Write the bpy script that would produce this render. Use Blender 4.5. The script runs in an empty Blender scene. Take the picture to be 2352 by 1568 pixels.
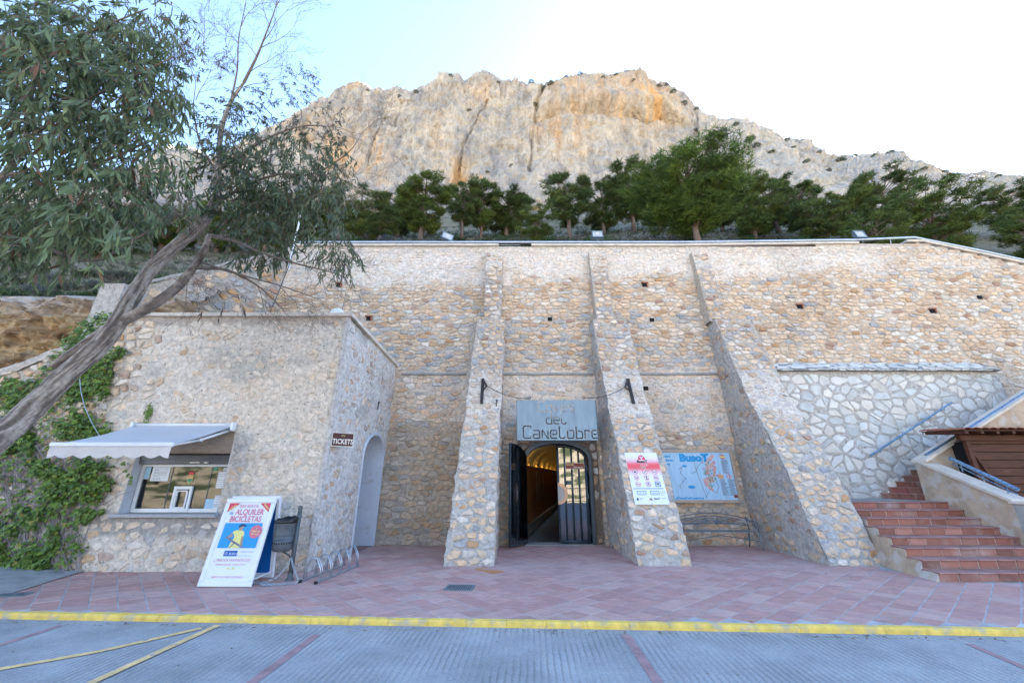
import bpy, math, random
from mathutils import Vector, Matrix, noise
random.seed(7)
R = random.random
U = random.uniform
sc = bpy.context.scene
COL = sc.collection

# ------------------------------------------------------------ camera, sky, sun, exposure
F = 935.0                       # focal length in pixels of a 2352 px wide picture
TH = math.atan(311 / 935.0)     # the camera looks up by this much
CC, SS, CH = math.cos(TH), math.sin(TH), 1.7
cam_d = bpy.data.cameras.new('camera'); cam = bpy.data.objects.new('camera', cam_d); COL.objects.link(cam)
cam_d.sensor_width = 36; cam_d.lens = 36 * F / 2352; cam_d.clip_start = 0.05; cam_d.clip_end = 2000
cam.location = (0, 0, CH); cam.rotation_euler = (math.pi / 2 + TH, 0, 0); sc.camera = cam
SUN_EL, SUN_AZ = math.radians(40), math.radians(33)      # azimuth from +Y towards +X: behind the mountain
w = bpy.data.worlds.new('World'); sc.world = w; w.use_nodes = True
nt = w.node_tree; nt.nodes.clear()
sky = nt.nodes.new('ShaderNodeTexSky'); sky.sky_type = 'NISHITA'; sky.sun_disc = False
sky.sun_elevation = SUN_EL; sky.sun_rotation = SUN_AZ; sky.altitude = 600
sky.air_density = 1.0; sky.dust_density = 0.25; sky.ozone_density = 1.5
bg = nt.nodes.new('ShaderNodeBackground'); bg.inputs[1].default_value = 0.065
wo = nt.nodes.new('ShaderNodeOutputWorld')
nt.links.new(sky.outputs[0], bg.inputs[0]); nt.links.new(bg.outputs[0], wo.inputs[0])
sd = bpy.data.lights.new('sun', 'SUN'); sd.energy = 5.0; sd.angle = math.radians(0.5); sd.color = (1, .92, .81)
sun = bpy.data.objects.new('sun', sd); COL.objects.link(sun)
sdir = Vector((math.sin(SUN_AZ) * math.cos(SUN_EL), math.cos(SUN_AZ) * math.cos(SUN_EL), math.sin(SUN_EL)))
sun.rotation_euler = sdir.to_track_quat('Z', 'Y').to_euler()
sc.view_settings.view_transform = 'Standard'; sc.view_settings.look = 'None'
sc.view_settings.gamma = 1.0; sc.view_settings.exposure = 3.45; sc.view_settings.use_curve_mapping = False

# ------------------------------------------------------------ helpers
def ray(u, v):
    x = (u - 1176) / F; y = -(v - 784) / F
    return Vector((x, CC - y * SS, SS + y * CC))
def PY(u, v, Y):
    d = ray(u, v); return Vector((0, 0, CH)) + d * (Y / d.y)
def PZ(u, v, z):
    d = ray(u, v); return Vector((0, 0, CH)) + d * ((z - CH) / d.z)
def PX(u, v, X):
    d = ray(u, v); return Vector((0, 0, CH)) + d * (X / d.x)
def uv(p):
    x, y, z = p[0], p[1], p[2] - CH
    d = y * CC + z * SS; return 1176 + F * x / d, 784 - F * (z * CC - y * SS) / d
def fb(x, y, z=0, o=4):
    return noise.fractal(Vector((x, y, z)), 1.0, 2.0, o)
def n1(x, y, z=0):
    return noise.noise(Vector((x, y, z)))
def mix(a, b, t):
    return tuple(x + (y - x) * t for x, y in zip(a, b))
def sstep(a, b, x):
    t = max(0, min(1, (x - a) / (b - a))); return t * t * (3 - 2 * t)
def interp(tab, x):
    if x <= tab[0][0]: return tab[0][1]
    for (a, fa), (b, f_b) in zip(tab, tab[1:]):
        if x <= b: return fa + (f_b - fa) * (x - a) / (b - a)
    return tab[-1][1]

class MB:
    def __init__(s): s.v = []; s.f = []; s.c = []; s.hasc = False
    def add(s, vs, fs, col=None):
        b = len(s.v); s.v.extend(vs); s.f.extend([tuple(b + i for i in f) for f in fs])
        if col is not None:
            s.hasc = True
            if col and isinstance(col[0], (tuple, list)): s.c.extend(col)
            else: s.c.extend([col] * len(vs))
        else: s.c.extend([(1, 1, 1)] * len(vs))
        return s
    def box(s, x0, x1, y0, y1, z0, z1, col=None, M=None, bev=0):
        if bev:
            b = min(bev, (x1-x0)*.4, (y1-y0)*.4, (z1-z0)*.4); vs = []
            for x, sx in ((x0, 1), (x1, -1)):
                for y, sy in ((y0, 1), (y1, -1)):
                    for z, sz in ((z0, 1), (z1, -1)):
                        vs += [(x, y+sy*b, z+sz*b), (x+sx*b, y, z+sz*b), (x+sx*b, y+sy*b, z)]
            def I(i, j, k, a): return ((i*2+j)*2+k)*3+a
            fs = []
            for i in (0, 1):
                q = [I(i,0,0,0), I(i,1,0,0), I(i,1,1,0), I(i,0,1,0)]; fs.append(q if not i == 0 else q[::-1])
                q = [I(0,i,0,1), I(1,i,0,1), I(1,i,1,1), I(0,i,1,1)]; fs.append(q if i == 0 else q[::-1])
                q = [I(0,0,i,2), I(1,0,i,2), I(1,1,i,2), I(0,1,i,2)]; fs.append(q if i == 1 else q[::-1])
            for i in (0, 1):
                for j in (0, 1):
                    fs.append([I(i,j,0,0), I(i,j,1,0), I(i,j,1,1), I(i,j,0,1)])
                    fs.append([I(i,0,j,0), I(i,1,j,0), I(i,1,j,2), I(i,0,j,2)])
                    fs.append([I(0,i,j,1), I(1,i,j,1), I(1,i,j,2), I(0,i,j,2)])
                    for k in (0, 1): fs.append([I(i,j,k,0), I(i,j,k,1), I(i,j,k,2)])
        else:
            vs = [(x, y, z) for x in (x0, x1) for y in (y0, y1) for z in (z0, z1)]
            fs = [(0,1,3,2), (4,6,7,5), (0,4,5,1), (2,3,7,6), (0,2,6,4), (1,5,7,3)]
        if M: vs = [tuple(M @ Vector(q)) for q in vs]
        return s.add(vs, fs, col)
    def tube(s, pts, r, n=8, col=None, cap=True):
        pts = [Vector(p) for p in pts]; k = len(pts)
        rs = list(r) if isinstance(r, (list, tuple)) else [r] * k
        vs = []; fs = []; up = None
        for i, p in enumerate(pts):
            t = (pts[min(i+1, k-1)] - pts[max(i-1, 0)]).normalized()
            if up is None:
                up = t.cross(Vector((0, 0, 1)) if abs(t.z) < .9 else Vector((1, 0, 0))).normalized()
            else:
                up = (up - t * up.dot(t)); up = up.normalized() if up.length > 1e-6 else t.orthogonal().normalized()
            w_ = t.cross(up)
            for j in range(n):
                a = 2 * math.pi * j / n
                vs.append(tuple(p + (up * math.cos(a) + w_ * math.sin(a)) * rs[i]))
        for i in range(k - 1):
            for j in range(n):
                a = i*n+j; b = i*n+(j+1) % n; fs.append((a, b, b+n, a+n))
        if cap: fs.append(tuple(range(n))[::-1]); fs.append(tuple(range((k-1)*n, k*n)))
        return s.add(vs, fs, col)
    def lathe(s, prof, c=(0, 0, 0), n=20, col=None):
        vs = []; fs = []
        for r, z in prof:
            for j in range(n):
                a = 2*math.pi*j/n; vs.append((c[0]+r*math.cos(a), c[1]+r*math.sin(a), c[2]+z))
        for i in range(len(prof)-1):
            for j in range(n):
                a = i*n+j; b = i*n+(j+1) % n; fs.append((a, b, b+n, a+n))
        return s.add(vs, fs, col)
    def prism(s, poly, off, col=None):
        """poly: 3D points of one face; off: Vector of the extrusion."""
        n = len(poly); vs = [tuple(p) for p in poly] + [tuple(Vector(p) + off) for p in poly]
        fs = [tuple(range(n)), tuple(range(2*n-1, n-1, -1))] + [(i, i+n, (i+1) % n+n, (i+1) % n) for i in range(n)]
        return s.add(vs, fs, col)
    def build(s, name, m, parent=None, smooth=False, origin=None, kind=None, label=None, cat=None, group=None):
        me = bpy.data.meshes.new(name)
        o = Vector(origin) if origin is not None else Vector((0, 0, 0))
        if origin is not None: me.from_pydata([tuple(Vector(p) - o) for p in s.v], [], s.f)
        else: me.from_pydata(s.v, [], s.f)
        if s.hasc:
            a = me.color_attributes.new('Col', 'FLOAT_COLOR', 'POINT')
            fl = []
            for c in s.c: fl.extend((c[0], c[1], c[2], 1))
            a.data.foreach_set('color', fl)
        me.materials.append(m)
        if smooth: me.polygons.foreach_set('use_smooth', [True] * len(me.polygons))
        me.update()
        return link(name, me, parent, o, kind, label, cat, group)

def link(name, me, parent=None, o=(0, 0, 0), kind=None, label=None, cat=None, group=None):
    ob = bpy.data.objects.new(name, me); COL.objects.link(ob)
    ob.location = Vector(o)
    if parent is not None:
        ob.parent = parent; ob.location = Vector(o) - Vector(parent.get('_w', (0, 0, 0)))
        ob['_w'] = list(o)
    tag(ob, label, cat, group, kind); return ob
def tag(ob, label=None, cat=None, group=None, kind=None):
    if label: ob['label'] = label
    if cat: ob['category'] = cat
    if group: ob['group'] = group
    if kind: ob['kind'] = kind
    return ob
def thing(name, label, cat, loc=(0, 0, 0), group=None):
    o = bpy.data.objects.new(name, None); COL.objects.link(o); o.location = loc; o['_w'] = list(loc)
    o.empty_display_size = .2
    return tag(o, label, cat, group)
def copy_tree(o, parent=None):
    c = o.copy(); COL.objects.link(c)
    if parent is not None: c.parent = parent
    for ch in [x for x in bpy.data.objects if x.parent == o]: copy_tree(ch, c)
    return c

# ------------------------------------------------------------ materials
def mat(name, col=None, rough=.8, metal=0, var=.25, scale=4, bump=.3, bscale=30, bdist=.01, attr=False, spec=.3, var2=None, stretch=None, emit=None, trans=0, alpha=1):
    m = bpy.data.materials.new(name); m.use_nodes = True; N = m.node_tree.nodes; L = m.node_tree.links
    b = N['Principled BSDF']; b.inputs['Roughness'].default_value = rough; b.inputs['Metallic'].default_value = metal
    b.inputs['Specular IOR Level'].default_value = spec
    g = N.new('ShaderNodeNewGeometry'); mp = N.new('ShaderNodeMapping')
    L.new(g.outputs['Position'], mp.inputs[0])
    if stretch: mp.inputs['Scale'].default_value = stretch
    src = None
    if attr:
        a = N.new('ShaderNodeAttribute'); a.attribute_name = 'Col'; src = a.outputs['Color']
    else:
        c = N.new('ShaderNodeRGB'); c.outputs[0].default_value = (*col, 1); src = c.outputs[0]
    if var:
        n = N.new('ShaderNodeTexNoise'); n.inputs['Scale'].default_value = scale; n.inputs['Detail'].default_value = 6
        n.inputs['Roughness'].default_value = .65
        L.new(mp.outputs[0], n.inputs['Vector'])
        r = N.new('ShaderNodeMapRange'); r.inputs[1].default_value = .3; r.inputs[2].default_value = .7
        r.inputs[3].default_value = 1 - var; r.inputs[4].default_value = 1 + var
        L.new(n.outputs[0], r.inputs[0])
        mx = N.new('ShaderNodeVectorMath'); mx.operation = 'SCALE'
        L.new(src, mx.inputs[0]); L.new(r.outputs[0], mx.inputs['Scale']); src = mx.outputs[0]
    if var2:   # second colour blended in by a large noise
        n = N.new('ShaderNodeTexNoise'); n.inputs['Scale'].default_value = var2[1]; n.inputs['Detail'].default_value = 5
        L.new(mp.outputs[0], n.inputs['Vector'])
        r = N.new('ShaderNodeMapRange'); r.inputs[1].default_value = var2[2]; r.inputs[2].default_value = var2[3]
        L.new(n.outputs[0], r.inputs[0])
        q = N.new('ShaderNodeMix'); q.data_type = 'RGBA'; q.inputs[7].default_value = (*var2[0], 1)
        L.new(r.outputs[0], q.inputs[0]); L.new(src, q.inputs[6]); src = q.outputs[2]
    L.new(src, b.inputs['Base Color'])
    if bump:
        n = N.new('ShaderNodeTexNoise'); n.inputs['Scale'].default_value = bscale; n.inputs['Detail'].default_value = 5
        L.new(mp.outputs[0], n.inputs['Vector'])
        bp = N.new('ShaderNodeBump'); bp.inputs['Strength'].default_value = bump; bp.inputs['Distance'].default_value = bdist
        L.new(n.outputs[0], bp.inputs['Height']); L.new(bp.outputs[0], b.inputs['Normal'])
    if emit:
        b.inputs['Emission Color'].default_value = (*emit[0], 1); b.inputs['Emission Strength'].default_value = emit[1]
    if trans: b.inputs['Transmission Weight'].default_value = trans
    return m
def leafmat(name, rough=.5):
    """leaves: colour per leaf, a bit of light through"""
    m = bpy.data.materials.new(name); m.use_nodes = True; N = m.node_tree.nodes; L = m.node_tree.links
    b = N['Principled BSDF']; b.inputs['Roughness'].default_value = rough; b.inputs['Specular IOR Level'].default_value = .3
    a = N.new('ShaderNodeAttribute'); a.attribute_name = 'Col'; L.new(a.outputs['Color'], b.inputs['Base Color'])
    t = N.new('ShaderNodeBsdfTranslucent'); L.new(a.outputs['Color'], t.inputs['Color'])
    mx = N.new('ShaderNodeMixShader'); mx.inputs[0].default_value = .25
    L.new(b.outputs[0], mx.inputs[1]); L.new(t.outputs[0], mx.inputs[2]); L.new(mx.outputs[0], N['Material Output'].inputs[0])
    return m
M = dict(
    stone=mat('stone', attr=True, rough=.9, var=.30, scale=10, bump=.6, bscale=45, bdist=.012),
    mortar=mat('mortar', attr=True, rough=.95, var=.30, scale=11, bump=1, bscale=16, bdist=.04, var2=((.20, .17, .14), 15, .60, .74)),
    white_stone=mat('white_stone', attr=True, rough=.85, var=.14, scale=5, bump=.6, bscale=30, bdist=.012, var2=((.50, .33, .18), 6, .66, .76)),
    coping=mat('coping_limestone', (.62, .55, .47), rough=.85, var=.18, scale=3, bump=.3),
    tile=mat('terracotta_tile', attr=True, rough=.62, var=.16, scale=5, bump=.3, bscale=60, bdist=.004, stretch=(1, 2.2, 1), var2=((.47, .36, .33), 1.6, .54, .78)),
    grout=mat('grout', (.42, .42, .42), rough=.95, var=.35, scale=3, bump=.4),
    kerb=mat('kerb_paint', (.80, .55, .12), rough=.8, var=.22, scale=6, bump=.6, bscale=35, var2=((.42, .38, .32), 5, .52, .70)),
    yellow=mat('yellow_line_paint', (.78, .54, .24), rough=.8, var=.2, scale=8, bump=.4, var2=((.30, .31, .31), 14, .58, .7)),
    redline=mat('red_brick_strip', (.36, .225, .225), rough=.9, var=.25, scale=6, bump=.4),
    rockface=mat('rock_face', attr=True, rough=.95, var=.26, scale=.5, bump=1, bscale=.9, bdist=1.0, stretch=(1, 1, .5)),
    earth=mat('earth', attr=True, rough=1, var=.35, scale=3, bump=1, bscale=5, bdist=.15),
    terrace=mat('sunny_slope', attr=True, rough=1, var=.3, scale=.5, bump=.5, bscale=1, bdist=.3, var2=((.05, .06, .025), .13, .48, .56)),
    soil=mat('hillside_soil', attr=True, rough=1, var=.35, scale=.8, bump=1, bscale=2.5, bdist=.3),
    bark=mat('bark', attr=True, rough=.95, var=.35, scale=14, bump=1, bscale=35, bdist=.03),
    twig=mat('twig_bark', (.17, .13, .11), rough=.9, var=.3, bump=0),
    deadtwig=mat('dead_twig', (.30, .27, .26), rough=.9, var=.3, bump=0),
    pinebark=mat('pine_bark', (.15, .11, .09), rough=.95, var=.3, bump=.6, bscale=14),
    leaf=leafmat('eucalyptus_leaf', .42), needle=leafmat('pine_needle', .7), ivyleaf=leafmat('ivy_leaf', .45),
    steel=mat('dark_painted_steel', (.045, .065, .085), rough=.38, metal=.2, var=.15, bump=.1, spec=.5),
    galv=mat('galvanised_steel', (.48, .52, .56), rough=.35, metal=.8, var=.2, scale=12, bump=.1),
    bluerail=mat('worn_blue_steel', (.20, .31, .42), rough=.4, metal=.5, var=.4, scale=25, bump=.2, var2=((.07, .13, .28), 18, .52, .62)),
    signsteel=mat('weathered_sign_steel', (.22, .29, .33), rough=.5, metal=.35, var=.18, scale=3, bump=.15, stretch=(3, 3, .6)),
    plaster=mat('painted_plaster', (.52, .56, .62), rough=.9, var=.10, scale=2, bump=.5, bscale=12, var2=((.42, .40, .38), 3, .62, .72)),
    tanplaster=mat('tan_plaster', (.47, .36, .26), rough=.95, var=.22, scale=2.5, bump=.7, bscale=14, var2=((.52, .47, .42), 3.5, .5, .62)),
    cement=mat('cement', (.33, .32, .30), rough=.95, var=.25, scale=4, bump=.6, bscale=22),
    whiteframe=mat('white_aluminium', (.72, .74, .77), rough=.35, var=.04, bump=0, spec=.5),
    canvas=mat('awning_canvas', (.50, .51, .53), rough=.8, var=.05, scale=2, bump=.15, bscale=90, bdist=.002),
    valance=mat('valance_canvas', (.62, .58, .55), rough=.8, var=.06, scale=4, bump=.25, bscale=12),
    shutter=mat('grey_shutter', (.15, .16, .17), rough=.5, metal=.3, var=.15, bump=.1),
    granite=mat('granite_sill', (.36, .36, .37), rough=.5, var=.35, scale=60, bump=.1),
    dark=mat('dark_void', (.012, .012, .013), rough=.9, var=0, bump=0),
    blackplastic=mat('black_plastic', (.012, .012, .014), rough=.3, var=0, bump=.4, bscale=15, spec=.5),
    binmetal=mat('grey_bin_paint', (.10, .115, .125), rough=.5, metal=.2, var=.15, scale=9, bump=.15),
    bench=mat('grey_blue_iron', (.14, .18, .22), rough=.45, metal=.3, var=.15, bump=.1),
    wood=mat('dark_brown_wood', (.085, .028, .014), rough=.6, var=.4, scale=5, bump=.5, bscale=20, stretch=(.4, 1, 6), var2=((.20, .10, .06), 6, .64, .78)),
    board=mat('pale_board_frame', (.42, .33, .26), rough=.7, var=.2, scale=6, bump=.3, stretch=(1, 1, 5)),
    rooftile=mat('roof_tile', (.33, .13, .08), rough=.8, var=.25, bump=.4),
    orange=mat('tunnel_ochre_wall', (.28, .12, .035), rough=.45, var=.2, scale=3, bump=.2),
    vault=mat('tunnel_vault', (.55, .42, .16), rough=.8, var=.15, bump=.3),
    tunnelfloor=mat('tunnel_floor', (.08, .08, .085), rough=.5, var=.3, bump=.3),
    lamp=mat('cove_lamp', (1, .75, .3), var=0, bump=0, emit=((1, .72, .28), 3.2)),
    chrome=mat('polished_metal', (.42, .28, .21), rough=.3, metal=.6, var=0, bump=0), plate=mat('pale_door_plate', (.42, .40, .37), rough=.4, var=.05, bump=0),
    lampglass=mat('lamp_glass', (.45, .48, .48), rough=.1, var=.2, scale=14, bump=0, spec=.8),
    lampgrey=mat('floodlight_grey', (.16, .20, .23), rough=.5, metal=.2, var=.1, bump=0),
    rust=mat('rusty_iron', (.05, .043, .042), rough=.7, metal=.3, var=.3, bump=.3),
    pwhite=mat('print_white', (.74, .78, .82), rough=.5, var=.02, bump=0),
    pblue=mat('print_blue', (.02, .30, .62), rough=.5, var=.03, bump=0),
    pdeep=mat('print_deep_blue', (.0, .11, .38), rough=.5, var=.02, bump=0),
    pnavy=mat('print_navy', (.03, .05, .14), rough=.5, var=0, bump=0),
    pred=mat('print_red', (.66, .06, .10), rough=.5, var=.03, bump=0),
    ppink=mat('print_pink', (.62, .16, .24), rough=.5, var=.05, bump=0),
    pyellow=mat('print_yellow', (.72, .68, .24), rough=.5, var=.03, bump=0),
    pgreen=mat('print_green', (.10, .28, .18), rough=.5, var=.2, bump=0),
    psalmon=mat('print_salmon', (.62, .38, .34), rough=.5, var=.06, bump=0),
    pgrey=mat('print_grey', (.20, .22, .28), rough=.5, var=0, bump=0),
    pblack=mat('print_black', (.02, .02, .025), rough=.5, var=0, bump=0),
    pskin=mat('print_skin', (.42, .27, .20), rough=.5, var=0, bump=0),
    pmaroon=mat('sign_maroon', (.07, .02, .018), rough=.5, var=.1, bump=0),
    pcream=mat('sign_cream', (.78, .72, .62), rough=.5, var=0, bump=0),
    pwood=mat('print_pale_planks', (.38, .58, .74), rough=.5, var=.12, scale=4, bump=0, stretch=(6, 6, .3)),
    tmaroon=mat('small_sign_brown', (.24, .06, .05), rough=.5, var=0, bump=0),
)
# glass: mirrors what stands opposite and lets the dark inside show
def glassmat(name, tint=(.8, .85, .85), mixf=.55, rough=.02):
    m = bpy.data.materials.new(name); m.use_nodes = True; N = m.node_tree.nodes; L = m.node_tree.links
    N.remove(N['Principled BSDF'])
    gl = N.new('ShaderNodeBsdfGlossy'); gl.inputs['Roughness'].default_value = rough; gl.inputs['Color'].default_value = (.78, .84, .90, 1)
    tr = N.new('ShaderNodeBsdfTransparent'); tr.inputs['Color'].default_value = (*tint, 1)
    fr = N.new('ShaderNodeFresnel'); fr.inputs['IOR'].default_value = 1.5
    r = N.new('ShaderNodeMapRange'); r.inputs[1].default_value = 0; r.inputs[2].default_value = 1; r.inputs[3].default_value = mixf; r.inputs[4].default_value = 1
    mx = N.new('ShaderNodeMixShader'); L.new(fr.outputs[0], r.inputs[0]); L.new(r.outputs[0], mx.inputs[0])
    L.new(tr.outputs[0], mx.inputs[1]); L.new(gl.outputs[0], mx.inputs[2]); L.new(mx.outputs[0], N['Material Output'].inputs[0])
    return m
M['glass'] = glassmat('window_glass', (.6, .65, .65), .035)
M['doorglass'] = glassmat('door_glass', (.22, .25, .28), .20)
# gradient print of the rules panel: white-pink-red-white, in object space
def gradmat():
    m = bpy.data.materials.new('print_red_gradient'); m.use_nodes = True; N = m.node_tree.nodes; L = m.node_tree.links
    a = N.new('ShaderNodeAttribute'); a.attribute_name = 'Col'; L.new(a.outputs['Color'], N['Principled BSDF'].inputs['Base Color'])
    N['Principled BSDF'].inputs['Roughness'].default_value = .45
    return m
M['print'] = gradmat()
# grooved concrete road: grooves run square to the kerb
def roadmat():
    m = mat('grooved_concrete', (.33, .335, .335), rough=.85, var=.22, scale=1.2, bump=0)
    N = m.node_tree.nodes; L = m.node_tree.links; b = N['Principled BSDF']
    g = [n for n in N if n.type == 'NEW_GEOMETRY'][0]
    mp = N.new('ShaderNodeMapping'); mp.inputs['Rotation'].default_value = (0, 0, math.radians(2.6)); L.new(g.outputs['Position'], mp.inputs[0])
    wv = N.new('ShaderNodeTexWave'); wv.wave_type = 'BANDS'; wv.bands_direction = 'X'; wv.inputs['Scale'].default_value = 1 / .034 / 3.1832 * .5 * 2 / 2
    wv.inputs['Distortion'].default_value = 1.4; wv.inputs['Detail'].default_value = 3; wv.inputs['Detail Scale'].default_value = .9
    L.new(mp.outputs[0], wv.inputs['Vector'])
    n = N.new('ShaderNodeTexNoise'); n.inputs['Scale'].default_value = 1.6; n.inputs['Detail'].default_value = 5; L.new(mp.outputs[0], n.inputs['Vector'])
    st = N.new('ShaderNodeMapRange'); st.inputs[1].default_value = .38; st.inputs[2].default_value = .62; L.new(n.outputs[0], st.inputs[0])
    nf = N.new('ShaderNodeTexNoise'); nf.inputs['Scale'].default_value = 70; nf.inputs['Detail'].default_value = 3; L.new(mp.outputs[0], nf.inputs['Vector'])
    dk = N.new('ShaderNodeMapRange'); dk.inputs[1].default_value = 0; dk.inputs[2].default_value = .45; dk.inputs[3].default_value = .76; dk.inputs[4].default_value = 1.08
    L.new(wv.outputs['Fac'], dk.inputs[0])
    fade = N.new('ShaderNodeMix'); fade.data_type = 'FLOAT'; L.new(st.outputs[0], fade.inputs[0]); fade.inputs[2].default_value = 1; L.new(dk.outputs[0], fade.inputs[3])
    src = b.inputs['Base Color'].links[0].from_socket
    v = N.new('ShaderNodeVectorMath'); v.operation = 'SCALE'; L.new(src, v.inputs[0]); L.new(fade.outputs[0], v.inputs['Scale'])
    sp = N.new('ShaderNodeMapRange'); sp.inputs[1].default_value = .3; sp.inputs[2].default_value = .7; sp.inputs[3].default_value = .82; sp.inputs[4].default_value = 1.15; L.new(nf.outputs[0], sp.inputs[0])
    v2 = N.new('ShaderNodeVectorMath'); v2.operation = 'SCALE'; L.new(v.outputs[0], v2.inputs[0]); L.new(sp.outputs[0], v2.inputs['Scale'])
    L.new(v2.outputs[0], b.inputs['Base Color'])
    ad = N.new('ShaderNodeMath'); ad.operation = 'MULTIPLY_ADD'; L.new(nf.outputs[0], ad.inputs[0]); ad.inputs[1].default_value = .6; L.new(wv.outputs['Fac'], ad.inputs[2])
    bp = N.new('ShaderNodeBump'); bp.inputs['Strength'].default_value = .5; bp.inputs['Distance'].default_value = .008
    L.new(ad.outputs[0], bp.inputs['Height']); L.new(bp.outputs[0], b.inputs['Normal'])
    return m
M['road'] = roadmat()

# ------------------------------------------------------------ frames for flat print, texts
class Fr:
    def __init__(s, o, ex, ey):
        s.o = Vector(o); s.ex = Vector(ex).normalized(); s.ey = Vector(ey).normalized(); s.n = s.ex.cross(s.ey).normalized()
    def p(s, x, y, d=0): return s.o + s.ex * x + s.ey * y + s.n * d
    def mat(s, x, y, d): 
        m = Matrix((( s.ex.x, s.ey.x, s.n.x, 0), (s.ex.y, s.ey.y, s.n.y, 0), (s.ex.z, s.ey.z, s.n.z, 0), (0, 0, 0, 1)))
        return Matrix.Translation(s.p(x, y, d)) @ m
    def quad(s, mb, x0, y0, x1, y1, d, col=None, th=0):
        if th:
            vs = [tuple(s.p(x, y, e)) for e in (d-th, d) for x, y in ((x0, y0), (x1, y0), (x1, y1), (x0, y1))]
            return mb.add(vs, [(4,5,6,7), (3,2,1,0), (0,1,5,4), (1,2,6,5), (2,3,7,6), (3,0,4,7)], col)
        return mb.add([tuple(s.p(x, y, d)) for x, y in ((x0, y0), (x1, y0), (x1, y1), (x0, y1))], [(0, 1, 2, 3)], col)
    def poly(s, mb, pts, d, col=None): return mb.add([tuple(s.p(x, y, d)) for x, y in pts], [tuple(range(len(pts)))], col)
    def disc(s, mb, x, y, r, d, n=20, ry=None): return s.poly(mb, [(x+r*math.cos(2*math.pi*i/n), y+(ry or r)*math.sin(2*math.pi*i/n)) for i in range(n)], d)
    def ring(s, mb, x, y, r, w_, d, n=22, a0=0, a1=2*math.pi):
        vs = []; fs = []
        for i in range(n+1):
            a = a0+(a1-a0)*i/n
            vs += [tuple(s.p(x+(r-w_)*math.cos(a), y+(r-w_)*math.sin(a), d)), tuple(s.p(x+r*math.cos(a), y+r*math.sin(a), d))]
        for i in range(n): fs.append((2*i, 2*i+1, 2*i+3, 2*i+2))
        return mb.add(vs, fs)
    def line(s, mb, pts, w_, d, col=None):
        for (x0, y0), (x1, y1) in zip(pts, pts[1:]):
            L = math.hypot(x1-x0, y1-y0) or 1e-6; nx, ny = -(y1-y0)/L*w_/2, (x1-x0)/L*w_/2; ex, ey = (x1-x0)/L*w_*.3, (y1-y0)/L*w_*.3
            s.poly(mb, [(x0+nx-ex, y0+ny-ey), (x0-nx-ex, y0-ny-ey), (x1-nx+ex, y1-ny+ey), (x1+nx+ex, y1+ny+ey)][::-1], d, col)
TEXTS = []
def text(s, fr, x, y, size, m, parent, d=.004, align='LEFT', sx=1.0, shear=0, rot=0, bold=0):
    TEXTS.append((s, fr, x, y, size, m, parent, d, align, sx, shear, rot, bold))
def flush_texts():
    obs = []
    for (s, fr, x, y, size, m, parent, d, align, sx, shear, rot, bold) in TEXTS:
        cu = bpy.data.curves.new('lettering', 'FONT'); cu.body = s; cu.size = size; cu.align_x = align; cu.shear = shear
        cu.resolution_u = 2; cu.offset = bold
        ob = bpy.data.objects.new('lettering', cu); COL.objects.link(ob); obs.append(ob)
    dg = bpy.context.evaluated_depsgraph_get(); dg.update()
    for ob, (s, fr, x, y, size, m, parent, d, align, sx, shear, rot, bold) in zip(obs, TEXTS):
        me = bpy.data.meshes.new_from_object(ob.evaluated_get(dg))
        me.transform(fr.mat(x, y, d) @ Matrix.Rotation(rot, 4, 'Z') @ Matrix.Diagonal((sx, 1, 1, 1)))
        me.materials.clear(); me.materials.append(m)
        cu = ob.data; bpy.data.objects.remove(ob); bpy.data.curves.remove(cu)
        link('lettering', me, parent)

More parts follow.
